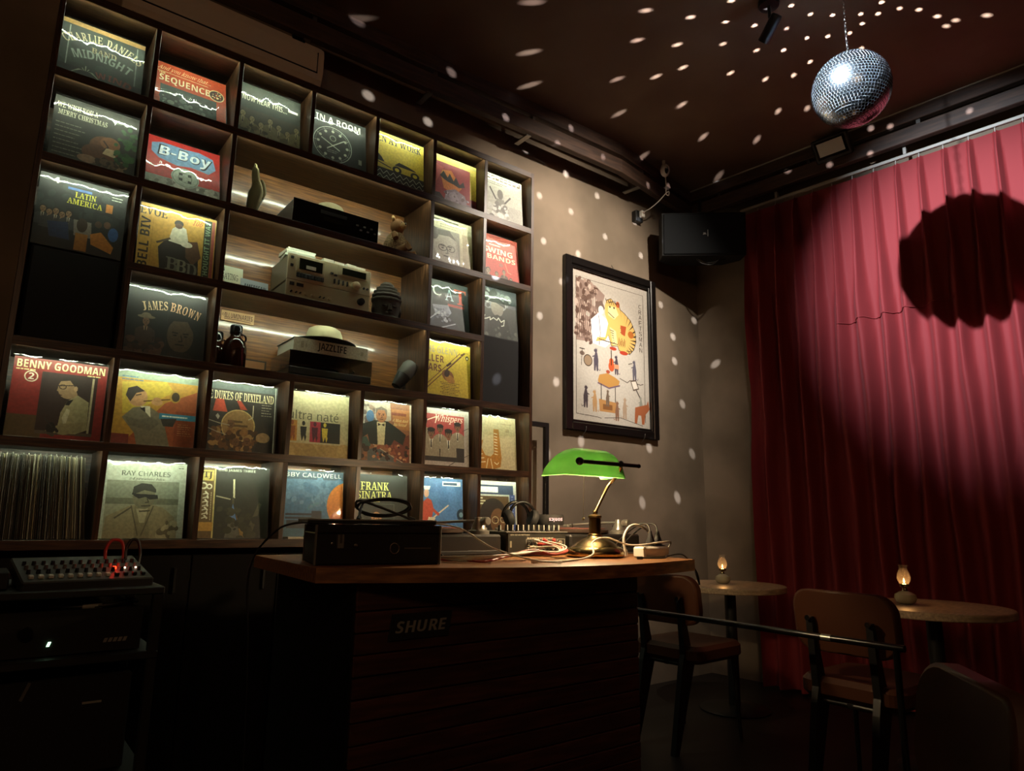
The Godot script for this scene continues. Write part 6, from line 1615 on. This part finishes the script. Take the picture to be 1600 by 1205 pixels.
	spot("mirror_ball_spotlight", pin, Vector3(4.72, 2.72, 1.7), Color(0.9, 0.95, 1.0), PIN, 23.5, 0.95, 0.012)


func build_mirror_ball() -> void:
	var t := thing("mirror_ball", "large silver mirror ball hanging before the red curtain", "mirror ball", ball_at)
	part(mb().ball(Vector3.ZERO, Vector3(BALL_R - 0.003, BALL_R - 0.003, BALL_R - 0.003), 40), "core", M.grout, t)
	var b := mb()
	var rings := 38
	for r in rings:
		var la := -PI / 2 + PI * (r + 0.5) / rings
		var cnt := maxi(4, int(round(TAU * cos(la) / (PI / rings))))
		var off := 0.0
		for k in cnt:
			var lo := TAU * (k + off) / cnt
			var nrm := Vector3(cos(la) * cos(lo), sin(la), cos(la) * sin(lo))
			var ea := Vector3(-sin(lo), 0, cos(lo))
			var up := ea.cross(nrm).normalized()
			if up.y < 0: up = -up
			var c := nrm * BALL_R
			nrm = (nrm + ea * rng.randfn(0, 0.008) + up * rng.randfn(0, 0.008)).normalized()
			ea = (ea - nrm * ea.dot(nrm)).normalized()
			up = nrm.cross(ea) * -1.0
			var s := BALL_R * PI / rings * 0.43
			var sw := BALL_R * TAU * cos(la) / cnt * 0.43
			b.quad(c - ea * sw - up * s, c - ea * sw + up * s, c + ea * sw + up * s, c + ea * sw - up * s)
	var m := part(b, "mirror_tiles", M.mirror, t)
	m.set_meta("kind", "stuff")
	part(mb().lathe([Vector2(0.022, BALL_R - 0.003), Vector2(0.024, BALL_R), Vector2(0.02, BALL_R + 0.008), Vector2(0.006, BALL_R + 0.012), Vector2(0, BALL_R + 0.012)], 16), "cap", M.chrome, t)
	t = thing("hanging_chain", "thin bright chain holding the mirror ball up to the ceiling", "chain", ball_at + Vector3(0, BALL_R + 0.008, 0))
	var y := 0.012
	var i := 0
	while y < CEIL - ball_at.y - BALL_R - 0.03:
		var p := []
		for k in 10:
			var a := TAU * k / 10
			var q := Vector3(cos(a) * 0.0055, y + sin(a) * 0.0115, 0)
			p.append(q if i % 2 else Vector3(q.z, q.y, q.x))
		part(mb().tube(p, 0.0018, 5, true), "link", M.chrome, t)
		y += 0.0185
		i += 1
	part(mb(at(Vector3(0, CEIL - ball_at.y - BALL_R - 0.038, 0))).lathe([Vector2(0, 0.0), Vector2(0.02, 0.0), Vector2(0.03, 0.015), Vector2(0.03, 0.03), Vector2(0, 0.03)], 16), "ceiling_hook", M.black_metal, t)
	# each lit tile throws its spot of light on the ceiling and the walls
	var D := [
		2.01, 3.85, 0.62, 2.25, 3.85, 0.30, 2.45, 3.85, 0.06, 2.53, 3.85, 0.96, 2.67, 3.85, 0.77,
		2.84, 3.85, 0.45, 3.12, 3.85, 0.20, 2.76, 3.85, 1.08, 2.88, 3.85, 0.89, 3.07, 3.85, 0.78,
		3.37, 3.85, 0.53, 3.80, 3.85, 0.38, 4.37, 3.85, 0.10, 2.83, 3.85, 1.29, 2.98, 3.85, 1.38,
		3.11, 3.85, 1.47, 3.25, 3.85, 1.50, 3.35, 3.85, 1.57, 2.94, 3.85, 1.18, 3.09, 3.85, 1.26,
		3.25, 3.85, 1.36, 3.41, 3.85, 1.39, 3.49, 3.85, 1.47, 3.56, 3.85, 1.56, 3.08, 3.85, 1.06,
		3.28, 3.85, 1.15, 3.40, 3.85, 1.25, 3.62, 3.85, 1.29, 3.34, 3.85, 0.93, 3.56, 3.85, 1.03,
		3.66, 3.85, 1.16, 3.46, 3.85, 1.78, 3.58, 3.85, 1.82, 3.67, 3.85, 1.88, 3.80, 3.85, 1.92,
		3.91, 3.85, 1.97, 3.92, 3.85, 1.92, 4.00, 3.85, 2.09, 3.46, 3.85, 1.67, 3.53, 3.85, 1.73,
		3.54, 3.85, 1.64, 3.74, 3.85, 1.54, 3.93, 3.85, 0.89, 4.05, 3.85, 1.03, 4.13, 3.85, 0.60,
		3.01, 3.85, 0.62, 1.53, 3.59, -0.33, 1.94, 3.58, -0.33, 2.73, 3.68, -0.33, 3.11, 3.62, -0.33,
		2.86, 3.37, -0.33, 3.43, 3.55, -0.33, 3.16, 3.34, -0.33, 3.51, 3.24, -0.33, 3.82, 3.70, -0.33,
		3.85, 3.46, -0.33, 3.91, 3.19, -0.33, 2.90, 3.04, -0.33, 2.87, 2.49, -0.33, 3.23, 3.03, -0.33,
		3.07, 2.78, -0.33, 4.13, 2.83, -0.33, 4.55, 2.78, -0.33, 4.27, 2.59, -0.33, 4.28, 2.39, -0.33,
		4.36, 2.05, -0.33, 4.46, 1.66, -0.33, 3.95, 1.67, -0.33, 3.25, 1.66, -0.33, 4.26, 1.31, -0.33,
		3.86, 1.26, -0.33, 2.94, 1.55, -0.33, 3.02, 2.05, -0.33, 1.94, 3.79, -0.08, 1.33, 3.84, -0.08,
		2.35, 3.65, -0.08, 2.91, 3.79, -0.08, 3.22, 3.68, -0.08, 3.67, 3.85, -0.08, 4.02, 3.74, -0.08,
		4.49, 3.72, 0.62, 4.52, 3.65, 0.92, 4.55, 3.81, 1.21, 4.56, 3.77, 1.33, 4.55, 3.63, 1.19,
		4.61, 3.68, 1.78, 2.24, 2.53, -0.03, 2.34, 1.96, -0.03, 4.62, 2.39, -0.19
	]
	for k in range(0, D.size(), 3):
		var to := Vector3(D[k], D[k + 1], D[k + 2])
		var dir := (to - ball_at).normalized()
		var dist := to.distance_to(ball_at)
		var warm := rng.randf_range(0.0, 1.0)
		spot("mirror_tile_glint", ball_at + dir * (BALL_R + 0.012), to, Color(0.96, 0.97, 1.0), GLINT * rng.randf_range(0.8, 1.2), lerpf(0.95, 0.72, clampf((dist - 0.6) / 2.4, 0, 1)), 0.35, 0.01)


# ---------------------------------------------------------------- wall lamps behind the camera, on the bar side
func build_sconces() -> void:
	var L := [[Vector3(-1.5, 2.9, 5.2), PI, "round opal wall lamp near the left corner of the bar-side wall", 1.8], [Vector3(-0.4, 2.9, 5.2), PI, "round opal wall lamp farther along the bar-side wall", 1.5]]
	for q in L:
		var t := thing("wall_lamp", q[2], "wall lamp", q[0], q[1])
		part(mb(Transform3D(Basis(Vector3.RIGHT, PI / 2), Vector3.ZERO)).lathe([Vector2(0, 0), Vector2(0.06, 0), Vector2(0.06, 0.015), Vector2(0.02, 0.03), Vector2(0, 0.03)], 20), "wall_plate", M.brass_dark, t)
		part(mb().tube([Vector3(0, 0, 0.02), Vector3(0, 0, 0.1), Vector3(0, 0.04, 0.13)], 0.008, 8), "arm", M.brass_dark, t)
		part(mb().ball(Vector3(0, 0.11, 0.13), Vector3(0.075, 0.075, 0.075), 20), "globe_light", M.globe, t)
		omni("wall_lamp_light", t.transform * Vector3(0, 0.11, 0.13), Color(1.0, 0.8, 0.6), SCONCE * q[3], 0.07)


# ---------------------------------------------------------------- the curtain
func fold(s: float, y: float, f: FastNoiseLite) -> float:
	var d := 3.53 - y
	var ph := (s - 0.788) / 0.1415 * TAU
	ph += clampf(d - 0.25, 0.0, 1.0) * 1.5 * f.get_noise_2d(s * 60.0, y * 9.0)
	var below := clampf((d - 0.1) / 0.8, 0.0, 1.0)
	var p := lerpf(22.0, 1.5, pow(below, 0.4))
	var amp := 0.024 + 0.044 * clampf(d / 0.1, 0, 1) + 0.03 * below
	amp *= 1.0 + 0.5 * below * f.get_noise_2d(s * 35.0 + 40.0, y * 4.0)
	var ridge := pow(0.5 + 0.5 * cos(ph), p)
	# the pinch of three small folds at the head
	if d < 0.12: ridge *= 0.75 + 0.25 * cos(ph * 3.0)
	return amp * ridge + 0.02 * below * f.get_noise_2d(s * 16.0, y * 6.0)

func build_curtain() -> void:
	var fr := frame_right()
	var f := FastNoiseLite.new()
	f.seed = 11
	f.frequency = 0.05
	var t := thing("red_curtain", "floor-length deep red curtain with pinched pleats along the whole wall", "curtain", corner)
	var s0 := 0.52
	var s1 := 4.9
	var NC := int((s1 - s0) / 0.1415 * 14)
	var ys := []
	var y := 3.53
	while y > 0.03:
		ys.append(y)
		y -= 0.02 if y > 3.35 else 0.045 if y > 2.8 else 0.09
	ys.append(0.02)
	var pts := []
	for yy in ys:
		var line := []
		for i in NC + 1:
			var s := lerpf(s0, s1, float(i) / NC)
			line.append(fr.basis * Vector3(-0.11 - fold(s, yy, f), yy, s - 0.0))
		pts.append(line)
	var b := mb()
	var nr := []
	for j in ys.size():
		var line := []
		for i in NC + 1:
			var a: Vector3 = pts[j][mini(i + 1, NC)] - pts[j][maxi(i - 1, 0)]
			var c: Vector3 = pts[maxi(j - 1, 0)][i] - pts[mini(j + 1, ys.size() - 1)][i]
			var n := a.cross(c).normalized()
			if n.dot(inward) < 0: n = -n
			line.append(n)
		nr.append(line)
	for j in ys.size() - 1:
		for i in NC:
			b.quadn(pts[j + 1][i], pts[j + 1][i + 1], pts[j][i + 1], pts[j][i], nr[j + 1][i], nr[j + 1][i + 1], nr[j][i + 1], nr[j][i])
	part(b, "cloth", M.velvet, t)
	# a mended seam across the cloth
	var sp := []
	for i in 46:
		var s := 1.2 + i * 0.016
		var yy := 2.475 + 0.06 * (s - 1.2) + 0.012 * f.get_noise_2d(s * 220.0, 3.0)
		sp.append(fr.basis * Vector3(-0.113 - fold(s, yy, f), yy, s))
	part(mb().tube(sp, 0.004, 5), "seam", M.velvet, t)
	var k := 0
	while 0.788 + 0.1415 * (k - 1) < 2.7:
		var s := 0.788 + 0.1415 * (k - 1)
		part(mb().tube([fr.basis * Vector3(-0.13, 3.52, s), fr.basis * Vector3(-0.125, 3.55, s)], 0.0035, 6), "hook", M.rail, t)
		k += 1
	t = thing("curtain_rail", "thin white curtain rail under the timber rails", "curtain rail", corner)
	part(mb(Transform3D(fr.basis, Vector3.ZERO)).box(Vector3(-0.125, 3.562, 2.75), Vector3(0.022, 0.022, 4.5), 0.003), "rail", M.rail, t)
	for i in 5:
		part(mb(Transform3D(fr.basis, Vector3.ZERO)).box(Vector3(-0.125, 3.595, 0.8 + i * 0.9), Vector3(0.03, 0.05, 0.02), 0.002), "bracket", M.rail, t)


# ---------------------------------------------------------------- tables, lamps and chairs
func oil_lamp(label: String, where: Vector3, s: float) -> void:
	var t := thing("oil_lamp", label, "oil lamp", where)
	part(mb().lathe([Vector2(0, 0), Vector2(0.022 * s, 0), Vector2(0.036 * s, 0.008 * s), Vector2(0.042 * s, 0.024 * s), Vector2(0.038 * s, 0.04 * s), Vector2(0.022 * s, 0.05 * s), Vector2(0.012 * s, 0.053 * s), Vector2(0, 0.053 * s)], 40, 0.05, 10), "glass_font", M.font_glass, t)
	part(mb().lathe([Vector2(0.011 * s, 0.052 * s), Vector2(0.013 * s, 0.054 * s), Vector2(0.009 * s, 0.06 * s), Vector2(0.009 * s, 0.066 * s), Vector2(0.019 * s, 0.072 * s), Vector2(0.02 * s, 0.082 * s), Vector2(0.015 * s, 0.084 * s), Vector2(0, 0.084 * s)], 20), "burner", M.brass, t)
	part(mb(at(Vector3(0, 0.062 * s, 0), 0.5)).tube([Vector3(0.008 * s, 0, 0), Vector3(0.024 * s, 0, 0)], 0.0018 * s, 6).box(Vector3(0.025 * s, 0, 0), Vector3(0.003, 0.009 * s, 0.009 * s)), "wick_wheel", M.brass, t)
	part(mb().lathe([Vector2(0.017 * s, 0.083 * s), Vector2(0.024 * s, 0.095 * s), Vector2(0.0265 * s, 0.108 * s), Vector2(0.023 * s, 0.126 * s), Vector2(0.016 * s, 0.142 * s), Vector2(0.0145 * s, 0.15 * s), Vector2(0.018 * s, 0.158 * s), Vector2(0.021 * s, 0.161 * s)], 26, 0.02, 6), "glass_chimney", M.chimney, t)
	part(mb().lathe([Vector2(0, 0.086 * s), Vector2(0.0035 * s, 0.089 * s), Vector2(0.004 * s, 0.093 * s), Vector2(0.0025 * s, 0.1 * s), Vector2(0.0004, 0.107 * s)], 12), "flame", M.flame, t)
	omni("flame_light", where + Vector3(0, 0.097 * s, 0), Color(1.0, 0.72, 0.42), FLAME, 0.006)

func round_table(label: String, where: Vector3, r: float) -> void:
	var t := thing("round_table", label, "table", where)
	part(mb(at(Vector3(0, 0.705, 0))).lathe([Vector2(0, 0), Vector2(r - 0.004, 0), Vector2(r, 0.004), Vector2(r, 0.031), Vector2(r - 0.004, 0.035), Vector2(0, 0.035)], 56), "table_top", M.table_wood, t)
	part(mb().lathe([Vector2(0, 0.02), Vector2(0.035, 0.02), Vector2(0.035, 0.7), Vector2(0, 0.7)], 24), "column", M.black_metal, t)
	part(mb().lathe([Vector2(0, 0), Vector2(0.2, 0), Vector2(0.21, 0.006), Vector2(0.2, 0.014), Vector2(0.05, 0.03), Vector2(0, 0.03)], 32), "foot", M.black_metal, t)
	part(mb().lathe([Vector2(0, 0.69), Vector2(0.13, 0.69), Vector2(0.13, 0.705), Vector2(0, 0.705)], 20), "top_plate", M.black_metal, t)

func make_chair() -> Node3D:
	# faces +x; its base on the floor under the middle of the seat
	var t := Node3D.new()
	t.name = numbered("leather_chair")
	add_child(t)
	var seat := mb(Transform3D(FLAT, Vector3(0, 0.415, 0)))
	seat.prism(rounded(0.44, 0.43, 0.07, 6), 0.085, 0.02)
	part(seat, "seat", M.leather, t)
	# a bent back plate
	var bk := mb()
	var N := 12
	var ring := rounded(0.43, 0.25, 0.075, 6)
	var front := []
	var rear := []
	for p in ring:
		var bend := 0.03 * pow(p.x / 0.215, 2.0)
		front.append(Vector3(-0.2 + bend - 0.12 * p.y, 0.725 + p.y, p.x))
		rear.append(Vector3(-0.232 + bend - 0.12 * p.y, 0.725 + p.y, p.x))
	var cn := ring.size()
	var fc := Vector3(-0.2, 0.725, 0)
	var rc := Vector3(-0.232, 0.725, 0)
	for i in cn:
		var j := (i + 1) % cn
		var fi: Vector3 = front[i].lerp(fc, 0.06) + Vector3(0.008, 0, 0)
		var fj: Vector3 = front[j].lerp(fc, 0.06) + Vector3(0.008, 0, 0)
		var ri: Vector3 = rear[i].lerp(rc, 0.06) - Vector3(0.008, 0, 0)
		var rj: Vector3 = rear[j].lerp(rc, 0.06) - Vector3(0.008, 0, 0)
		var ni := Vector3(1, 0.12, -0.28 * ring[i].x / 0.215)
		var nj := Vector3(1, 0.12, -0.28 * ring[j].x / 0.215)
		var mid := Vector3(1, 0.12, 0)
		bk.tri3(fc + Vector3(0.008, 0, 0), fj, fi, mid, nj, ni); bk.tri3(rc - Vector3(0.008, 0, 0), ri, rj, -mid, -ni, -nj)
		var oi := Vector3(0, ring[i].y, ring[i].x).normalized()
		var oj := Vector3(0, ring[j].y, ring[j].x).normalized()
		bk.quadn(fi, fj, front[j], front[i], (ni + oi * 0.4).normalized(), (nj + oj * 0.4).normalized(), (ni * 0.5 + oj).normalized(), (ni * 0.5 + oi).normalized())
		bk.quadn(rj, ri, rear[i], rear[j], (oj * 0.4 - nj).normalized(), (oi * 0.4 - ni).normalized(), (oi - ni * 0.5).normalized(), (oj - nj * 0.5).normalized())
		bk.quadn(front[i], front[j], rear[j], rear[i], oi, oj, oj, oi)
	part(bk, "backrest", M.leather, t)
	for k in [-1, 1]:
		var z: float = k * 0.125
		# rear leg: a flat tapered blade
		var lp := PackedVector2Array([Vector2(-0.33, 0.0), Vector2(-0.295, 0.0), Vector2(-0.14, 0.42), Vector2(-0.16, 0.45), Vector2(-0.232, 0.74), Vector2(-0.25, 0.74), Vector2(-0.23, 0.46), Vector2(-0.25, 0.4)])
		part(mb(at(Vector3(0, 0, z - 0.014))).prism(lp, 0.028, 0.003), "rear_leg", M.black_metal, t)
		part(mb().tube([Vector3(0.19, 0.0, k * 0.18), Vector3(0.165, 0.414, k * 0.165)], [0.009, 0.012], 10), "front_leg", M.black_metal, t)
		part(mb(Transform3D(Basis(Vector3.FORWARD, PI / 2) , Vector3(-0.252, 0.735, z))).lathe([Vector2(0, -0.01), Vector2(0.011, -0.01), Vector2(0.011, 0.006), Vector2(0.007, 0.01), Vector2(0, 0.011)], 12), "bolt", M.chrome, t)
	part(mb().box(Vector3(-0.02, 0.404, 0), Vector3(0.36, 0.022, 0.03), 0.003), "seat_rail", M.black_metal, t)
	part(mb().tube([Vector3(-0.19, 0.404, -0.125), Vector3(-0.19, 0.404, 0.125)], 0.011, 8), "cross_bar", M.black_metal, t)
	part(mb().tube([Vector3(0.167, 0.404, -0.165), Vector3(0.167, 0.404, 0.165)], 0.01, 8), "cross_bar", M.black_metal, t)
	return t

func build_tables() -> void:
	round_table("round wooden table with an oil lamp beside the bare wall corner", Vector3(3.84, 0, 0.4), 0.34)
	round_table("round wooden table with an oil lamp before the red curtain", Vector3(3.74, 0, 1.62), 0.34)
	oil_lamp("small glass oil lamp on the round table by the wall corner", Vector3(3.854, 0.741, 0.343), 1.12)
	oil_lamp("small glass oil lamp on the round table before the curtain", Vector3(3.7, 0.741, 1.517), 1.16)
	var L := [[Vector3(3.08, 0, 1.62), 0.0, "brown leather chair facing the table before the red curtain"],
		[Vector3(3.16, 0, 0.6), 0.05, "brown leather chair half hidden by the desk's end"],
		[Vector3(1.33, 0, 2.43), 2.27, "brown leather chair standing apart in the middle of the room"]]
	for i in L.size():
		var c: Node3D
		if i == 0:
			chair_proto = make_chair()
			c = chair_proto
		else:
			c = chair_proto.duplicate()
			c.name = numbered("leather_chair")
			add_child(c)
		c.position = L[i][0]
		c.rotation.y = L[i][1]
		tag(c, L[i][2], "chair", "leather chairs at the tables")
	var t := thing("black_railing", "low black tube railing running behind the leather chairs", "railing", Vector3(2.7, 0, 0))
	part(mb().tube([Vector3(0, 0.685, 0.45), Vector3(0, 0.685, 1.93)], 0.013, 12), "top_tube", M.rail_black, t)
	for z in [0.47, 1.9]:
		part(mb().tube([Vector3(0, 0.0, z), Vector3(0, 0.685, z)], 0.012, 10), "post", M.rail_black, t)
		part(mb(at(Vector3(0, 0, z))).lathe([Vector2(0, 0), Vector2(0.05, 0), Vector2(0.05, 0.006), Vector2(0, 0.008)], 16), "floor_plate", M.rail_black, t)
	part(mb().tube([Vector3(0, 0.685, 1.62), Vector3(0, 0.685, 1.66)], 0.0136, 12), "worn_patch", M.edge_metal, t)


# ---------------------------------------------------------------- materials
func build_materials() -> void:
	mat("plaster", Color.WHITE, 0.85)
	triplanar(M.plaster, noise_tex(0.006, 512, Color("6c5f4f"), Color("867664"), 5, 3), Vector3(0.35, 0.35, 0.35))
	mat("ceiling", Color.WHITE, 0.8)
	triplanar(M.ceiling, noise_tex(0.01, 256, Color("644b3b"), Color("705946"), 4, 5), Vector3(0.5, 0.5, 0.5))
	mat("floor", Color.WHITE, 0.45)
	triplanar(M.floor, noise_tex(0.01, 256, Color("171310"), Color("201a16"), 4, 8), Vector3(0.6, 0.6, 0.6))
	var grain := noise_tex(0.02, 512, Color("2a1a10"), Color("4e3320"), 5, 21)
	var grain_oak := noise_tex(0.018, 512, Color("623a18"), Color("96602c"), 5, 22)
	triplanar(mat("walnut", Color.WHITE, 0.42), grain, Vector3(0.5, 7, 7))
	triplanar(mat("walnut_up", Color.WHITE, 0.38), grain, Vector3(7, 0.5, 5))
	triplanar(mat("oak", Color.WHITE, 0.4), grain_oak, Vector3(0.5, 9, 6))
	M.oak.clearcoat_enabled = true
	M.oak.clearcoat = 0.8
	M.oak.clearcoat_roughness = 0.1
	triplanar(mat("beam", Color.WHITE, 0.6), noise_tex(0.02, 256, Color("33241c"), Color("4a3529"), 4, 23), Vector3(0.6, 6, 0.6))
	triplanar(mat("desk_wood", Color.WHITE, 0.45), noise_tex(0.02, 512, Color("6a4427"), Color("a3703f"), 5, 24), Vector3(0.7, 4, 8))
	triplanar(mat("table_wood", Color.WHITE, 0.4), noise_tex(0.02, 512, Color("84705a"), Color("b39a7c"), 5, 25), Vector3(1.2, 4, 6))
	for i in 4:
		triplanar(mat("plank_%d" % i, [Color("ffffff"), Color("e8dcd6"), Color("f4eae6"), Color("dcd0ca")][i], 0.6), noise_tex(0.02, 256, Color("3a211b"), Color("553027"), 4, 26 + i), Vector3(0.7, 8, 1))
	mat("blackwood", Color("0f0d0b"), 0.8, 0.0, 0.3)
	mat("walnut_dark", Color("2a1a12"), 0.5)
	mat("oak_flat", Color("8a5a34"), 0.5)
	glow("led", Color(0.94, 1.0, 0.86), 3.0)
	glow("led_green", Color(0.75, 1.0, 0.8), 4.0)
	glow("led_red", Color(1.0, 0.16, 0.06), 14.0)
	glow("led_warm", Color(1.0, 0.82, 0.7), 5.0)
	glow("bulb", Color(1.0, 0.88, 0.7), 6.0)
	glow("globe", Color(1.0, 0.84, 0.66), 1.2)
	glow("flame", Color(1.0, 0.78, 0.46), 9.0)
	glow("spot_lens", Color(1.0, 0.96, 0.9), 4.0)
	glass("plastic", Color(1, 1, 1), 0.008, 0.04)
	glass("plastic_dull", Color(0.9, 0.9, 0.85), 0.1, 0.1)
	glass("smoked", Color(0.1, 0.1, 0.1), 0.35, 0.05)
	glass("chimney", Color(1, 0.96, 0.9), 0.04, 0.02)
	glass("flood_glass", Color(0.66, 0.7, 0.66), 1.0, 0.2)
	M.flood_glass.transparency = BaseMaterial3D.TRANSPARENCY_DISABLED
	M.flood_glass.albedo_color = Color("b8beb4")
	M.flood_glass.roughness = 0.4
	mat("font_glass", Color("a89c80"), 0.1)
	mat("amber", Color("2a120a"), 0.08)
	mat("paper", Color("c8c4b4"), 0.7)
	mat("paper_grey", Color("9c988c"), 0.6)
	mat("book_grey", Color("6c675c"), 0.6)
	mat("black_matte", Color("121111"), 0.8)
	mat("black_cloth", Color("151314"), 0.9)
	mat("black_plastic", Color("161615"), 0.45)
	mat("black_gloss", Color("0c0c0c"), 0.15)
	mat("black_rubber", Color("141414"), 0.7)
	mat("black_metal", Color("141312"), 0.4)
	mat("rail_black", Color("100f0f"), 0.22)
	mat("rack_black", Color("1a1918"), 0.5)
	mat("display", Color("15160f"), 0.12)
	mat("grey_plastic", Color("55534e"), 0.5)
	mat("grey_metal", Color("2e2c29"), 0.5)
	mat("silver_paint", Color("77725f"), 0.45, 0.3)
	mat("champagne", Color("b7ab8c"), 0.38, 0.35)
	mat("case_a", Color("a8ac9e"), 0.2)
	mat("case_b", Color("c9ccbc"), 0.25)
	mat("bronze", Color("5c5238"), 0.35, 0.7)
	mat("stone", Color("3a342e"), 0.9)
	mat("felt", Color("8d8568"), 0.95)
	mat("felt_dark", Color("2a2720"), 0.95)
	mat("felt_band", Color("4a4433"), 0.9)
	triplanar(mat("knit", Color.WHITE, 1.0), noise_tex(0.12, 128, Color("5a4630"), Color("a88c66"), 3, 31), Vector3(6, 6, 6), false)
	mat("plush", Color("7c5838"), 1.0)
	mat("plush_pale", Color("a98a62"), 1.0)
	mat("mesh_grey", Color("5c5c56"), 0.7, 0.2)
	mat("steel", Color("8a8680"), 0.35, 0.9)
	mat("arm_metal", Color("a8a49a"), 0.28, 0.75)
	mat("chrome", Color("d6d6d2"), 0.15, 1.0)
	mat("edge_metal", Color("8c8c86"), 0.35, 0.8)
	mat("rail", Color("a4a098"), 0.4)
	mat("badge_grey", Color("8c8880"), 0.5)
	mat("lilac", Color("b4a4c4"), 0.5)
	mat("tt_body", Color("1c1b19"), 0.4)
	mat("platter", Color("4a3c34"), 0.35, 0.6)
	mat("slipmat", Color("6a3a30"), 0.8)
	mat("mixer_black", Color("1a1916"), 0.45)
	mat("laptop", Color("8c8a84"), 0.4, 0.2)
	mat("laptop_dark", Color("1c1c1c"), 0.4)
	mat("brass", Color("9a8862"), 0.24, 1.0)
	mat("brass_dark", Color("6e5838"), 0.3, 1.0)
	mat("brass_black", Color("1c1712"), 0.35, 0.5)
	mat("brass_pale", Color("d2c49c"), 0.3, 0.8)
	mat("opal", Color("d8d4c4"), 0.4)
	M.opal.backlight_enabled = true
	M.opal.backlight = Color(0.62, 0.62, 0.58)
	mat("green_glass", Color("63b85c"), 0.12)
	M.green_glass.backlight_enabled = true
	M.green_glass.backlight = Color(0.5, 0.85, 0.42)
	mat("white_plastic", Color("c9c4b8"), 0.4)
	mat("cable_white", Color("c4beb2"), 0.5)
	mat("cable_red", Color("8c2c22"), 0.45)
	mat("cable_black", Color("171716"), 0.4)
	mat("frame_black", Color("141110"), 0.22)
	mat("ac_beige", Color("d2c6b4"), 0.5)
	mat("ac_flap", Color("c4b8a6"), 0.5)
	mat("speaker_black", Color("101112"), 0.7, 0.0, 0.3)
	mat("speaker_grille", Color("141618"), 0.8, 0.0, 0.25)
	mat("grout", Color("c2c8cc"), 0.6)
	mat("mirror", Color("b8c6d2"), 0.22, 1.0)
	mat("leather", Color("432617"), 0.45, 0.0, 0.35)
	var v := mat("velvet", Color("7e1f22"), 0.8)
	v.rim_enabled = true
	v.rim = 0.35
	v.rim_tint = 0.7
